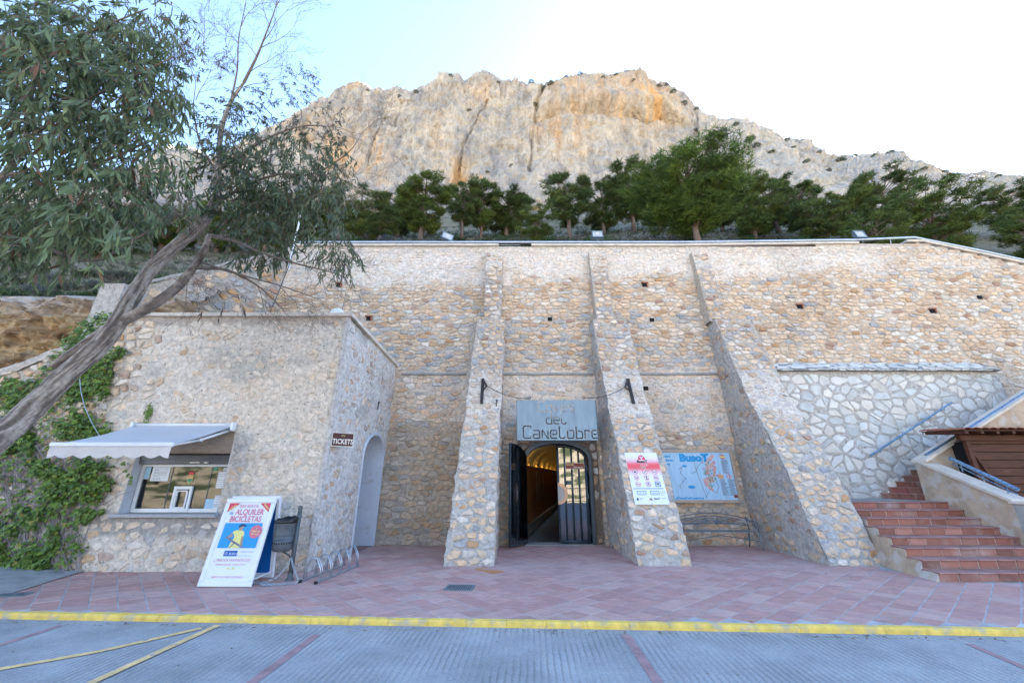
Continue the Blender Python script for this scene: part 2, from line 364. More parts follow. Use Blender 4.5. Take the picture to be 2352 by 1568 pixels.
# ------------------------------------------------------------ rubble stone walls
def clip(poly, mx, my, nx, ny):
    out = []; n = len(poly)
    for i in range(n):
        a = poly[i]; b = poly[(i+1) % n]
        da = (a[0]-mx)*nx+(a[1]-my)*ny; db = (b[0]-mx)*nx+(b[1]-my)*ny
        if da <= 0: out.append(a)
        if (da < 0 < db) or (db < 0 < da):
            t = da/(da-db); out.append((a[0]+(b[0]-a[0])*t, a[1]+(b[1]-a[1])*t))
    return out
def inpoly(x, y, P):
    c = False; j = len(P)-1
    for i in range(len(P)):
        if (P[i][1] > y) != (P[j][1] > y) and x < (P[j][0]-P[i][0])*(y-P[i][1])/(P[j][1]-P[i][1])+P[i][0]: c = not c
        j = i
    return c
def rubble(outline, cw, ch, map3, colf, gap=.02, prot=.03, keep=None, holes=(), jit=.75, rough=.16, big=.12):
    """cells of uneven stones over a flat outline; map3(s,t,d) puts them on the wall. returns [(verts, faces, col, centre, size)]"""
    xs = [p[0] for p in outline]; ys = [p[1] for p in outline]
    x0, x1, y0, y1 = min(xs), max(xs), min(ys), max(ys)
    nj = max(2, int(round((y1-y0)/ch))); ch = (y1-y0)/nj
    pts = {}; rows = {}
    for j in range(-2, nj+2):
        w_ = cw*U(.85, 1.2); off = R()*w_; ni = int((x1-x0)/w_)+6; rows[j] = ni
        for i in range(ni):
            if R() < big and j % 2 == 0 and i % 3: continue
            pts[(i, j)] = ((x0-2*w_+off+(i+U(-.5, .5)*jit)*w_)/cw, (y0+(j+.5+U(-.42, .42)*jit)*ch)/ch)
    rl = {j: sorted([p for (i, jj), p in pts.items() if jj == j]) for j in rows}
    out = []
    for j in range(0, nj):
        for p in rl[j]:
            X, Y = p[0]*cw, p[1]*ch
            if X < x0-cw or X > x1+cw: continue
            if keep and R() > keep(X, Y): continue
            poly = [(p[0]-2, p[1]-2), (p[0]+2, p[1]-2), (p[0]+2, p[1]+2), (p[0]-2, p[1]+2)]
            for jj in (j-2, j-1, j, j+1, j+2):
                for q in rl.get(jj, ()):
                    if q is p or abs(q[0]-p[0]) > 2.2: continue
                    poly = clip(poly, (p[0]+q[0])/2, (p[1]+q[1])/2, q[0]-p[0], q[1]-p[1])
                    if len(poly) < 3: break
            if len(poly) < 3: continue
            P = [(a*cw, b*ch) for a, b in poly]
            cx = sum(a for a, b in P)/len(P); cy = sum(b for a, b in P)/len(P)
            if not inpoly(cx, cy, outline) or any(inpoly(cx, cy, h) for h in holes): continue
            # corners cut, edges uneven
            Q = []
            n = len(P)
            for i in range(n):
                a = P[i]; b = P[(i+1) % n]
                L = math.hypot(b[0]-a[0], b[1]-a[1])
                if L < .03: Q.append(((a[0]+b[0])/2, (a[1]+b[1])/2)); continue
                f = U(.07, .24); Q.append((a[0]+(b[0]-a[0])*f, a[1]+(b[1]-a[1])*f)); Q.append((b[0]-(b[0]-a[0])*f, b[1]-(b[1]-a[1])*f))
            S = []
            sz = min(math.sqrt(abs(sum(P[i][0]*P[(i+1) % n][1]-P[(i+1) % n][0]*P[i][1] for i in range(n)))/2), 2)
            if sz < .05: continue
            g = gap*U(.7, 1.5)
            for a, b in Q:
                dx, dy = a-cx, b-cy; L = math.hypot(dx, dy) or 1e-6
                k = max(.35, (L-g)/L)*(1+U(-rough, rough*.3)); a, b = cx+dx*k, cy+dy*k
                for _ in range(8):
                    if inpoly(a, b, outline) and not any(inpoly(a, b, h) for h in holes): break
                    a = cx+(a-cx)*.84; b = cy+(b-cy)*.84
                S.append((a, b))
            m = len(S); pr = prot(cx, cy) if callable(prot) else prot
            pr *= U(.35, 1.35); tx, ty = U(-.07, .07), U(-.12, .12)
            vs = [map3(a, b, -.012) for a, b in S]
            vs += [map3(cx+(a-cx)*.93, cy+(b-cy)*.93, pr*.6+(a-cx)*tx*.6+(b-cy)*ty*.6) for a, b in S]
            vs += [map3(cx+(a-cx)*.74, cy+(b-cy)*.74, pr+(a-cx)*tx+(b-cy)*ty+U(-.003, .003)) for a, b in S]
            fs = []
            for i in range(m):
                k = (i+1) % m; fs.append((i, k, m+k, m+i)); fs.append((m+i, m+k, 2*m+k, 2*m+i))
            fs.append(tuple(range(2*m, 3*m)))
            out.append((vs, fs, colf(cx, cy), map3(cx, cy, 0), sz, (cx, cy)))
    return out
def put_stones(stones, parent, m, limit=300, name='stone', rest='small_stones'):
    def k(s):
        c = s[3]; return -s[4]/(Vector(c)-Vector((0, 0, CH))).length
    stones = sorted(stones, key=k)
    for vs, fs, col, c, sz, _ in stones[:limit]:
        MB().add(vs, fs, col).build(name, m, parent, origin=c)
    if stones[limit:]:
        b = MB()
        for vs, fs, col, c, sz, _ in stones[limit:]: b.add(vs, fs, col)
        b.build(rest, m, parent, kind='stuff')
def sheet(s0, s1, t0, t1, step, map3, colf, skip=None, amp=.012, fr_=2.3, cuts_s=(), cuts_t=()):
    """uneven mortar face of a wall, as a fine grid"""
    def lin(a, b, cuts):
        k = [a]+sorted(c for c in cuts if a < c < b)+[b]; r = []
        for p, q in zip(k, k[1:]):
            n = max(1, int(round((q-p)/step))); r += [p+(q-p)*i/n for i in range(n)]
        return r+[b]
    A = lin(s0, s1, cuts_s); B = lin(t0, t1, cuts_t); b = MB(); vs = []; cs = []; fs = []
    for t in B:
        for s in A:
            d = amp*(fb(s*fr_, t*fr_, 3.1)+.5*n1(s*9, t*9, 1)); vs.append(map3(s, t, d)); cs.append(colf(s, t))
    n = len(A)
    for j in range(len(B)-1):
        for i in range(n-1):
            cs_, ct = (A[i]+A[i+1])/2, (B[j]+B[j+1])/2
            if skip and skip(cs_, ct): continue
            fs.append((j*n+i, j*n+i+1, (j+1)*n+i+1, (j+1)*n+i))
    b.add(vs, fs, cs); return b
# ============================================================ THE SETTING
KA = math.atan2(-(6.35-5.68), 13.02)          # the kerb runs a little towards the camera on the right
def kerbY(x): return 5.875-x*.049
# ground far around, one sheet, and sunlit hills across the valley
def build_ground():
    b = MB(); S = 900; n = 60; vs = []; fs = []; cs = []
    for j in range(n+1):
        for i in range(n+1):
            x = -S+2*S*i/n; y = -S+2*S*j/n
            d = math.hypot(x, y)
            z = -.6
            if y < -20 or abs(x) > 60: z = -.6-8*sstep(15, 60, max(-y, abs(x)-40))+(95+60*n1(x*.006, y*.006))*sstep(90, 330, -y+.2*abs(x))*(.6+.4*n1(x*.012, 5))
            vs.append((x, y, z)); g = .5+.5*n1(x*.01, y*.01, 2); cs.append(mix((.36, .29, .21), (.30, .25, .17), g*sstep(30, 90, d)))
    for j in range(n):
        for i in range(n): a = j*(n+1)+i; fs.append((a, a+1, a+n+2, a+n+1))
    b.add(vs, fs, cs); b.build('ground', M['terrace'], smooth=True, kind='structure')
build_ground()
# road
b = MB(); b.add([(-30, kerbY(-30)+.012, -.065), (-30, -7.5, -.065), (30, -7.5, -.065), (30, kerbY(30)+.012, -.065)], [(0, 1, 2, 3)]); b.build('road', M['road'], kind='structure')
# red brick strips and yellow lines let into the road
def strip(name, m, pix, wd, z):
    b = MB(); P = [PZ(u, v, -.065) for u, v in pix]
    for a, c in zip(P, P[1:]):
        d = (c-a); L = d.length; d /= L; nrm = Vector((-d.y, d.x, 0)); k = max(1, int(L/.25))
        for i in range(k):
            p = a+d*L*i/k; q = a+d*L*(i+1)/k; w0 = wd/2
            b.add([(p+nrm*w0)[:2]+(z,), (p-nrm*w0)[:2]+(z,), (q-nrm*w0)[:2]+(z,), (q+nrm*w0)[:2]+(z,)], [(0, 1, 2, 3)])
    return b.build(name, m, kind='structure')
def ext(p, q, k=1.6): return (p[0]+(q[0]-p[0])*k, p[1]+(q[1]-p[1])*k)
for i, (p, q) in enumerate([((1437, 1457), (1512, 1568)), ((728, 1457), (577, 1568)), ((140, 1436), (0, 1481)), ((2225, 1478), (2352, 1532))]):
    strip('drain_strip', M['redline'], [p, q, ext(p, q)], .10 if i < 2 else .08, -.061)
strip('yellow_line', M['yellow'], [(462, 1443), (225, 1497), (0, 1537), ext((225, 1497), (0, 1537), 2)], .085, -.057)
strip('yellow_line', M['yellow'], [(500, 1437), (213, 1568), ext((500, 1437), (213, 1568), 1.5)], .085, -.053)
# kerb: one stone after another
rt = bpy.data.objects.new('kerb', None); COL.objects.link(rt); rt['kind'] = 'structure'
x = -9.5; i = 0
while x < 9.5:
    w_ = U(.48, .52); b = MB(); y0 = kerbY(x+w_/2); b_ = .02
    dz = U(-.004, .004); sec = [(.004, -.10), (.008, -.03), (.014, -.012), (.03, .001), (.10, .003), (.10, -.10)]
    vs = []; nn = 5
    for k in range(nn):
        s = x+.002+(w_-.004)*k/(nn-1)
        for (yy, zz) in sec: vs.append((s, kerbY(s)+yy+.005*n1(s*6, yy*9), zz+dz+.004*n1(s*7, yy*20, 4)))
    fs = [(k*6+j, k*6+(j+1) % 6, (k+1)*6+(j+1) % 6, (k+1)*6+j) for k in range(nn-1) for j in range(6)]
    fs += [tuple(range(6))[::-1], tuple(range((nn-1)*6, nn*6))]
    b.add(vs, fs); b.build('kerb_stone', M['kerb'], rt, origin=(x+w_/2, y0, 0)); x += w_
# concrete gutter along the kerb is part of the road; leaf litter lies on it
# pavement: mortar bed and square terracotta tiles laid diagonally
def wallY(z): return 11.8+.1*z
PAVE = [(-8.7, kerbY(-8.7)+.11), (9.6, kerbY(9.6)+.11), (9.6, 12.2), (-8.7, 12.2)]
b = MB(); b.add([(-8.7, kerbY(-8.7)+.10, -.0035), (12, kerbY(12)+.10, -.0035), (12, 12.4, -.0035), (-8.7, 12.4, -.0035)], [(0, 1, 2, 3)])
pv = b.build('pavement', M['grout'], kind='structure')
def KX(y): return -3.85+(y-8.7)*.075     # side wall of the ticket office
def inpave(x, y):
    if y < kerbY(x)+.10 or x < -8.6 or x > 9.5: return False
    if x < KX(y)-.05 and y > 8.75: return False
    if y > 12.1: return False
    if x > 7.3 and y > 7.95+max(0, (7.9-x))*1.2: return False
    if 7.0 < x < 9.6 and y > 11: return False
    # concrete ramp in the left corner
    if x < -8.05+ (y-7.2)*.0 and y > 7.25 : return False
    return True
th1, th2 = math.radians(-43), math.radians(50); T = .30
d1 = Vector((math.sin(th1), math.cos(th1))); d2 = Vector((math.sin(th2), math.cos(th2)))
tiles = []
for i in range(-60, 60):
    for j in range(-60, 60):
        c = d1*(i*T)+d2*(j*T+(0))
        if not inpave(c.x, c.y): continue
        g = .013; q = []
        for a, bb in ((-1, -1), (1, -1), (1, 1), (-1, 1)): q.append(c+d1*(a*(T/2-g/2))+d2*(bb*(T/2-g/2)))
        q = [(p.x, max(p.y, kerbY(p.x)+.115)) for p in q]
        dist = Vector((c.x, c.y, 1.7)).length; tiles.append((dist, q, c))
tiles.sort(key=lambda t: t[0])
TC = [(.50, .28, .24), (.48, .27, .235), (.51, .30, .26), (.52, .31, .275), (.46, .26, .23), (.53, .34, .30)]
small = MB()
for k, (dist, q, c) in enumerate(tiles):
    z = U(-.001, .0025); tz = [z+U(-.0012, .0012) for _ in q]
    ar = [Vector(p) for p in q]; cc = sum(ar, Vector((0, 0)))/4
    top = [tuple((p+(cc-p)*.02))+(t,) for p, t in zip(ar, tz)]; bot = [tuple(p)+(-.006,) for p in ar]
    col = random.choice(TC); col = mix(col, (.46, .33, .30), .35*sstep(.0, .5, n1(c.x*.4, c.y*.6))); s = U(.93, 1.07); col = tuple(a*s for a in col)
    if (c-Vector((-.42, 8.85))).length < .22: col = (.50, .20, .07)
    fs = [(0, 1, 2, 3), (0, 4, 5, 1), (1, 5, 6, 2), (2, 6, 7, 3), (3, 7, 4, 0)]
    if k < 300: MB().add(top+bot, [f[::-1] for f in fs] if (Vector(top[1])-Vector(top[0])).cross(Vector(top[2])-Vector(top[0])).z < 0 else fs, col).build('tile', M['tile'], pv, origin=(cc.x, cc.y, 0))
    else: small.add(top+bot, fs, col)
small.build('tiles_beyond', M['tile'], pv, kind='stuff')
# grey concrete ramp at the foot of the ivy
b = MB()
P = [(-13, 6.7), (-8.1, 6.7+.55), (-8.1, 8.7), (-13, 8.7)]
b.add([PZ(-80, 1375, .0)[:2]+(.012,), PZ(30, 1362, 0)[:2]+(.012,), PZ(158, 1322, 0)[:2]+(.012,), (-8.1, 8.75, .02), (-13, 8.75, .35)], [(0, 1, 2, 3, 4)])
b.build('ramp', M['cement'], kind='structure')
b = MB(); b.add([(-14, kerbY(-14)+.1, -.004), (-8.7, kerbY(-8.7)+.1, -.004), (-8.7, 9, -.004), (-14, 9, -.004)], [(0, 1, 2, 3)]); b.build('path', M['grout'], kind='structure')
# more tiles left of the ramp edge lie in the pavement sheet already; iron grates
def grate(c, wx, wy, ang, lab):
    t = thing('drain_grate', lab, 'drain grate', c); rot = Matrix.Translation(Vector(c)) @ Matrix.Rotation(ang, 4, 'Z')
    f = MB(); f.box(-wx/2, wx/2, -wy/2, -wy/2+.025, -.004, .008, M=rot); f.box(-wx/2, wx/2, wy/2-.025, wy/2, -.004, .008, M=rot)
    f.box(-wx/2, -wx/2+.025, -wy/2+.025, wy/2-.025, -.004, .008, M=rot); f.box(wx/2-.025, wx/2, -wy/2+.025, wy/2-.025, -.004, .008, M=rot); f.build('frame', M['lampgrey'], t)
    g = MB(); n = int(wx/.035)
    for i in range(1, n): xx = -wx/2+wx*i/n; g.box(xx-.008, xx+.008, -wy/2+.025, wy/2-.025, -.003, .006, M=rot)
    for k in (-.25, 0, .25): g.box(-wx/2+.025, wx/2-.025, wy*k-.006, wy*k+.006, -.003, .0065, M=rot)
    g.build('bars', M['lampgrey'], t)
    h = MB(); h.box(-wx/2+.02, wx/2-.02, -wy/2+.02, wy/2-.02, -.005, .004-.0005, M=rot); h.build('sump', M['dark'], t)
c = PZ(1056, 1349, .004); grate((c.x, c.y, .006), .46, .34, math.radians(-5), 'square iron drain grate in the red tiles in front of the left buttress')
c = PZ(20, 1366, .004); grate((c.x, c.y, .006), .5, .22, math.radians(12), 'long iron drain grate beside the concrete ramp at the left edge')

# ============================================================ RETAINING WALL
TAN = [(.62, .43, .27), (.65, .47, .31), (.58, .40, .26), (.67, .51, .36), (.61, .45, .30), (.54, .38, .25), (.70, .56, .42), (.62, .41, .25)]
GREY = [(.31, .34, .37), (.37, .39, .40), (.42, .41, .39), (.28, .31, .34)]
OCH = [(.50, .29, .13), (.45, .25, .12), (.33, .19, .13)]
CRM = [(.66, .58, .48), (.64, .57, .49), (.68, .62, .54)]
def pick(pg, po, pc):
    r = R(); c = random.choice(GREY if r < pg*.8 else OCH if r < pg+po else CRM if r < pg+po+pc else TAN); c = mix(c, (.62, .47, .34), U(.1, .45)); s = U(.88, 1.12); return tuple(a*s for a in c)
def zone(x, z):
    """0 bare rubble .. 1 pale render"""
    up = sstep(8.05, 8.5, z+.35*fb(x*.5, z*.5, 7)+(.35 if x < 0 else 0)-.25*sstep(9, 12, x)*1)
    if x > 13: up *= .4
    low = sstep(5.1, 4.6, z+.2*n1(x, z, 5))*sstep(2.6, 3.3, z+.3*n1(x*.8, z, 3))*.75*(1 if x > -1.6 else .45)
    return max(up, low)
def grime(x, z): return sstep(.1, .5, fb(x*.35+4, z*.25, 11))
def mcol(x, z):
    q = zone(x, z); a = mix((.50, .42, .34), (.71, .62, .53), q)
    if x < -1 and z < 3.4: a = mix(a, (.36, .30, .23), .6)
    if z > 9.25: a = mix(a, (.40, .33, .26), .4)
    return mix(a, tuple(k*.72 for k in a), grime(x, z)*.5)
def scol(x, z):
    q = zone(x, z)
    pg = .10 if z > 6.6 else .20
    if z < 6.8 and z > 4.9: pg = .34 if x < 8 else .2
    if x > 9: pg = .07
    if x < -1.4 and z < 4.6: pg = .30
    c = pick(pg, .04, .14+.15*(x > 12))
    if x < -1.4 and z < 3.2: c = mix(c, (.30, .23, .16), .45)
    c = mix(c, (.72, .63, .54), q*(.62 if z > 8 else .5))
    return mix(c, tuple(k*.72 for k in c), grime(x, z)*.4)
WTOP = [(-9, 9.45), (-7.7, 9.5), (6, 9.5), (13.6, 9.62), (14.6, 9.72), (18, 8.72), (26, 6.2)]
def wtop(x): return interp(WTOP, x)
wall = thing('retaining_wall', 'huge rubble stone retaining wall with buttresses behind the entrance', 'wall', (3, 12, 0))
DX0, DX1, DZ = .16, 2.42, 3.3
def wmap(s, t, d): return (s, wallY(t)-d, t)
def wskip(x, z): return (DX0 < x < DX1 and z < DZ) or z > wtop(x) or (x < -3.75 and z < 4.6)
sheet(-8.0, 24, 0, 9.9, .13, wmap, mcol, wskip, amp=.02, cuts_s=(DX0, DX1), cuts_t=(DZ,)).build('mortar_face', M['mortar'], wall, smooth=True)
door_hole = [(DX0, -1), (DX1, -1), (DX1, DZ+.02), (DX0, DZ+.02)]
BUT = [(-1.38, -.36, -.9), (2.55, 3.62, 2.68), (6.38, 7.52, 6.27)]
bh = [[(a+.02, 0), (b_-.02, 0), (b_-.02, 6.4), (a+.02, 6.4)] for a, b_, _ in BUT]
sh_hole = [(7.5, -1), (14.2, -1), (14.2, 4.9), (7.5, 4.9)]
holes_px = [(778, 655, 0), (847, 732, 0), (1263, 733, 1), (1497, 735, 1), (1480, 655, 0), (1836, 705, 0), (2141, 715, 0), (2250, 683, 1), (1483, 892, 1)]
wh = []
for u, v, k in holes_px:
    for _ in range(3):
        p = PY(u, v, 12.4); p = PY(u, v, wallY(p.z))
    wh.append((p.x, p.z, k))
hh = [[(x-.13, z-.12), (x+.13, z-.12), (x+.13, z+.12), (x-.13, z+.12)] for x, z, k in wh]
OUT = [(-8.0, 4.6), (-3.7, 4.6), (-3.6, 0), (24, 0), (24, 6.7), (18, 8.68), (14.6, 9.66), (13.6, 9.56), (6, 9.44), (-8, 9.42)]
def keepw(x, z):
    q = zone(x, z); k = 1-.22*q
    if x < -1.5 and z < 3: k *= .85
    return k
def protw(x, z): return .026-.013*zone(x, z)
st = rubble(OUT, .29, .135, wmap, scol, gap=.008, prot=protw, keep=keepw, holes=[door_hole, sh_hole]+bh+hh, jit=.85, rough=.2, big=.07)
put_stones(st, wall, M['stone'])
# string course: thin ledge at five metres between the buttresses
for (a, b_) in ((-3.4, -1.42), (-.33, 2.5), (3.66, 6.33)):
    m = MB(); n = max(2, int((b_-a)/.12)); vs = []; fs = []
    for i in range(n+1):
        x = a+(b_-a)*i/n; z = 4.72+.03*n1(x*2, 1); y = wallY(z)
        for (dy, dz) in ((.02, -.05), (-.05, -.045), (-.07, -.0), (-.055, .03), (.02, .05)): vs.append((x, y+dy+.01*n1(x*8, dz*30), z+dz+.01*n1(x*7, dy*30)))
    for i in range(n):
        for j in range(4): k = i*5+j; fs.append((k, k+1, k+6, k+5))
    fs.append((0, 1, 2, 3, 4)); fs.append(tuple(range(n*5, n*5+5))[::-1])
    m.add(vs, fs); m.build('ledge', M['cement'], wall, smooth=False)
# weep holes: dark pipes, some with a terracotta lining
for (x, z, k) in wh:
    y = wallY(z); m = MB(); w_ = .07
    m.box(x-w_, x+w_, y-.035, y+.1, z-.06, z+.06); o = m.build('weep_hole', M['dark'], wall, origin=(x, y, z))
    if k == 0:
        m = MB(); m.box(x-.11, x+.11, y-.075, y+.05, z+.062, z+.10); m.box(x+.072, x+.11, y-.06, y+.05, z-.07, z+.06)
        m.build('terracotta_lining', M['rooftile'], wall, origin=(x, y, z))
# coping along the top, one slab after another
x = -7.75
while x < 19:
    w_ = U(.55, .68); x2 = x+w_
    if (-.95 < x < .3) or (12.4 < x < 13.9): x = x2; continue
    za, zb = wtop(x), wtop(x2-.012); ya, yb = wallY(za), wallY(zb); m = MB(); h = .085; U0 = U(-.006, .006)
    vs = []
    for (xx, zz, yy) in ((x, za, ya), (x2-.012, zb, yb)):
        for (dy, dz) in ((-.075+U0, .0), (-.075+U0, h-.01), (-.06+U0, h), (.38, h), (.38, 0)): vs.append((xx, yy+dy, zz+dz+.02))
    fs = [(0, 1, 2, 3, 4)[::-1], (5, 6, 7, 8, 9)]+[(j, (j+1) % 5, (j+1) % 5+5, j+5) for j in range(5)]
    m.add(vs, fs); m.build('coping_slab', M['coping'], wall, origin=(x, ya, za)); x = x2
# body of the wall behind the face, so that it has its thickness
m = MB(); vs = []; fs = []
for i, (x, z) in enumerate(WTOP[1:]):
    vs += [(x, wallY(z)+.02, z-.01), (x, wallY(z)+.5, z-.01), (x, wallY(z)+.5, 3.5)]
for i in range(len(WTOP)-2): k = i*3; fs += [(k, k+3, k+4, k+1), (k+1, k+4, k+5, k+2)]
m.add(vs, fs, (.4, .35, .3)); m.build('wall_top', M['mortar'], wall)
# buttresses
PROF = [(-.4, 9.02), (0, 9.2), (2, 10.0), (3.9, 10.98), (6.42, 11.95)]
def bfY(z): return interp(PROF, z)
def bfY2(z): return min(wallY(z)-.02, interp([(6.42, 12.03), (9.12, 12.48)], z))
for bi, (X0, X1, XT) in enumerate(BUT):
    bt = thing('buttress', None, None, (X0, 9.2, 0)); bt.parent = wall; bt.location = Vector((X0, 9.2, 0))-Vector((3, 12, 0)); bt['_w'] = [X0, 9.2, 0]
    bt['label'] = ('left buttress of the entrance with a black bracket', 'right buttress of the entrance carrying the rules panel', 'buttress beside the staircase')[bi]
    dxs = (lambda t, k=bi: (.045*t if k == 0 else 0)); dxe = (lambda t, k=bi: (.02*t if k == 0 else 0))
    def fm(s, t, d, X0=X0, X1=X1):
        f = (s-X0)/(X1-X0); xx = s+dxs(t)*(1-f)+dxe(t)*f+(.03*n1(t*2.2, X0)+.035*n1(t*6.5, X0))*(1 if f > .5 else -1)*abs(f-.5)*2
        return (xx, bfY(t)-d, t)
    def bz(x, z): return sstep(2.8, 3.4, z+.4*n1(x, z*.9, bi))*sstep(4.7, 4.2, z)
    def bm(x, z): a = mix((.46, .42, .37), (.64, .56, .47), bz(x, z)); return mix(a, (.45, .38, .31), sstep(4.2, 5.2, z))
    def bs(x, z):
        c = pick(.22 if z < 7 else .12, .10, .14); return mix(c, (.56, .50, .44), .55*bz(x, z))
    sheet(X0, X1, -.05, 6.42, .11, fm, bm, amp=.03).build('mortar_face', M['mortar'], bt, smooth=True)
    big = [(X0+.01, 0), (X1-.01, 0), (X1-.01, 6.4), (X0+.01, 6.4)]
    lo = rubble(big, .235, .15, fm, bs, gap=.018, prot=.024, jit=.95, keep=lambda x, z: .97-.2*bz(x, z), rough=.2)
    # side faces
    sides = []
    for sx, xs in ((-1, X0), (1, X1)):
        def sm(s, t, d, sx=sx, xs=xs):
            e = dxs(t) if sx < 0 else dxe(t)
            g = (.03*n1(t*2.2, X0)+.035*n1(t*6.5, X0))*sx
            return (xs+e+g+sx*d, s, t)
        def sk(s, t): return s > wallY(t)+.03
        # sheet in (depth, height): warp so that the front edge follows the profile
        A = MB(); vs = []; cs = []; fs = []; nz = 58; ny = 22
        for j in range(nz+1):
            t = -.05+6.47*j/nz; y0_ = bfY(t); y1_ = wallY(t)+.05
            for i in range(ny+1):
                s = y0_+(y1_-y0_)*i/ny; d = .03*(fb(s*2.3, t*2.3, 9)+.4*n1(s*9, t*9)) if 0 < i else .03*(fb(X0*2.3 if sx < 0 else X1*2.3, t*2.3, 3.1)+.5*n1((X0 if sx < 0 else X1)*9, t*9, 1))*0
                vs.append(sm(s, t, d)); cs.append(mix((.40, .375, .345), (.49, .45, .41), .5+.5*n1(s, t, 4)))
        for j in range(nz):
            for i in range(ny):
                k = j*(ny+1)+i; q = (k, k+1, k+ny+2, k+ny+1); fs.append(q if sx > 0 else q[::-1])
        A.add(vs, fs, cs); A.build('side_mortar', M['mortar'], bt, smooth=True)
        ol = [(bfY(0)+.06, 0)]+[(bfY(z)+.05, z) for z in (1, 2, 3, 4, 5, 6.3)]+[(wallY(6.3)-.02, 6.3), (wallY(0)-.02, 0)]
        lo += rubble(ol, .27, .2, sm, lambda x, z: mix(pick(.25, .22, .05), (.38, .33, .29), .35), gap=.035, prot=.018, keep=lambda a, b: .62, rough=.25)
    # narrow upper part
    XE = XT+.56
    def um(s, t, d, XT=XT): return (s+.012*n1(t*3, s), bfY2(t)-d, t)
    def uc(x, z): return mix(mix((.38, .34, .31), (.46, .39, .32), .5+.5*n1(x, z)), (.64, .56, .48), sstep(8.2, 8.6, z))
    sheet(XT, XE, 6.38, 9.12, .1, um, uc, amp=.02).build('mortar_face', M['mortar'], bt, smooth=True)
    lo += rubble([(XT, 6.42), (XE, 6.42), (XE, 9.1), (XT, 9.1)], .26, .17, um, lambda x, z: mix(pick(.1, .1, .15), (.58, .50, .42), .5*sstep(8.2, 8.5, z)), gap=.022, prot=.035, rough=.2)
    m = MB()
    for sx, xs in ((-1, XT), (1, XE)):
        vs = []; fs = []; nz = 24; cs = []
        for j in range(nz+1):
            t = 6.38+2.74*j/nz
            for i in range(5):
                s = bfY2(t)+(wallY(t)+.04-bfY2(t))*i/4; vs.append((xs+.012*n1(t*3, xs)+sx*.015*n1(s*5, t*5)*(i > 0), s, t)); cs.append((.48, .40, .32))
        for j in range(nz):
            for i in range(4): k = j*5+i; q = (k, k+1, k+6, k+5); fs.append(q if sx > 0 else q[::-1])
        m.add(vs, fs, cs)
    # caps: rough tops of both parts
    m.add([(X0+dxs(6.4), bfY(6.42), 6.42), (X1+dxe(6.4), bfY(6.42), 6.42), (X1+dxe(6.4), 12.5, 6.5), (X0+dxs(6.4), 12.5, 6.5)], [(0, 1, 2, 3)], (.42, .36, .30))
    m.add([(XT, bfY2(9.12), 9.12), (XE, bfY2(9.12), 9.12), (XE, 12.78, 9.16), (XT, 12.78, 9.16)], [(0, 1, 2, 3)], (.30, .29, .28))
    m.build('side_mortar', M['mortar'], bt)
    put_stones(lo, bt, M['stone'], limit=200)

# ------------------------------------------------------------ entrance: rubble surround, steel arch, gate leaves, tunnel
ent = thing('entrance_portal', 'dark steel arched portal set in brown rubble under the hanging sign', 'doorway', (1.27, 11.9, 0))
XC, AW = 1.27, .93
def arch(k, n=26, w=AW, z0=2.16, rise=.50, base=0):
    pts = [(XC-w, base)]
    for i in range(n+1):
        a = math.pi-math.pi*i/n; pts.append((XC+w*math.cos(a), z0+rise*(math.sin(a)**.9 if math.sin(a) > 0 else 0)))
    return pts+[(XC+w, base)]
def surround(outer, y, m, parent, name, col):
    inn = arch(0, w=AW+.02, rise=.53); vs = []; fs = []
    O = []
    for (x, z) in inn:
        dx, dz = x-XC, z-1.2
        if z <= 0.001: O.append((DX0 if dx < 0 else DX1, 0)); continue
        t = min((DX1-XC)/abs(dx) if abs(dx) > 1e-5 else 99, (DZ-1.2)/dz if dz > 0 else 99); O.append((XC+dx*t, 1.2+dz*t))
    # keep the corners
    for i in range(len(inn)): vs += [(inn[i][0], y, inn[i][1]), (max(DX0, min(DX1, O[i][0])), y+.1*O[i][1]*0, O[i][1])]
    for i in range(len(inn)-1): k = 2*i; fs.append((k, k+2, k+3, k+1))
    # corner fillers
    b = MB(); b.add(vs, fs, col)
    il = [i for i in range(len(inn)-1) if O[i][0] <= DX0+1e-4 and O[i+1][0] > DX0+1e-4][-1]
    ir = [i for i in range(len(inn)-1) if O[i][0] < DX1-1e-4 and O[i+1][0] >= DX1-1e-4][0]
    b.add([(O[il][0], y, O[il][1]), (O[il+1][0], y, O[il+1][1]), (DX0, y, DZ)], [(0, 1, 2)], col)
    b.add([(O[ir][0], y, O[ir][1]), (O[ir+1][0], y, O[ir+1][1]), (DX1, y, DZ)], [(0, 2, 1)], col)
    return b.build(name, m, parent)
surround(None, 11.95, M['mortar'], ent, 'mortar_face', (.17, .125, .095))
m = MB(); c4 = (.33, .28, .23)      # reveals between the wall face and the surround
for x in (DX0, DX1): m.add([(x, 11.7, 0), (x, 11.96, 0), (x, 12.14, DZ), (x, 12.08, DZ)], [(0, 1, 2, 3)], c4)
m.add([(DX0, 11.94, DZ), (DX1, 11.94, DZ), (DX1, 12.2, DZ), (DX0, 12.2, DZ)], [(0, 1, 2, 3)], c4); m.build('mortar_reveal', M['mortar'], ent)
ah = arch(0, w=AW+.07, rise=.60, base=-1)
ss = rubble([(DX0+.01, 0), (DX1-.01, 0), (DX1-.01, DZ-.02), (DX0+.01, DZ-.02)], .24, .22, lambda s, t, d: (s, 11.95-d, t), lambda x, z: random.choice([(.34, .21, .12), (.30, .19, .12), (.38, .26, .17), (.24, .18, .14), (.42, .38, .34), (.33, .23, .15), (.36, .25, .20)] if z > 2.2 else [(.36, .25, .17), (.40, .34, .28), (.46, .44, .42), (.30, .24, .19), (.42, .30, .20)]), gap=.022, prot=.03, holes=[ah], rough=.1, big=0)
put_stones(ss, ent, M['stone'], limit=200)
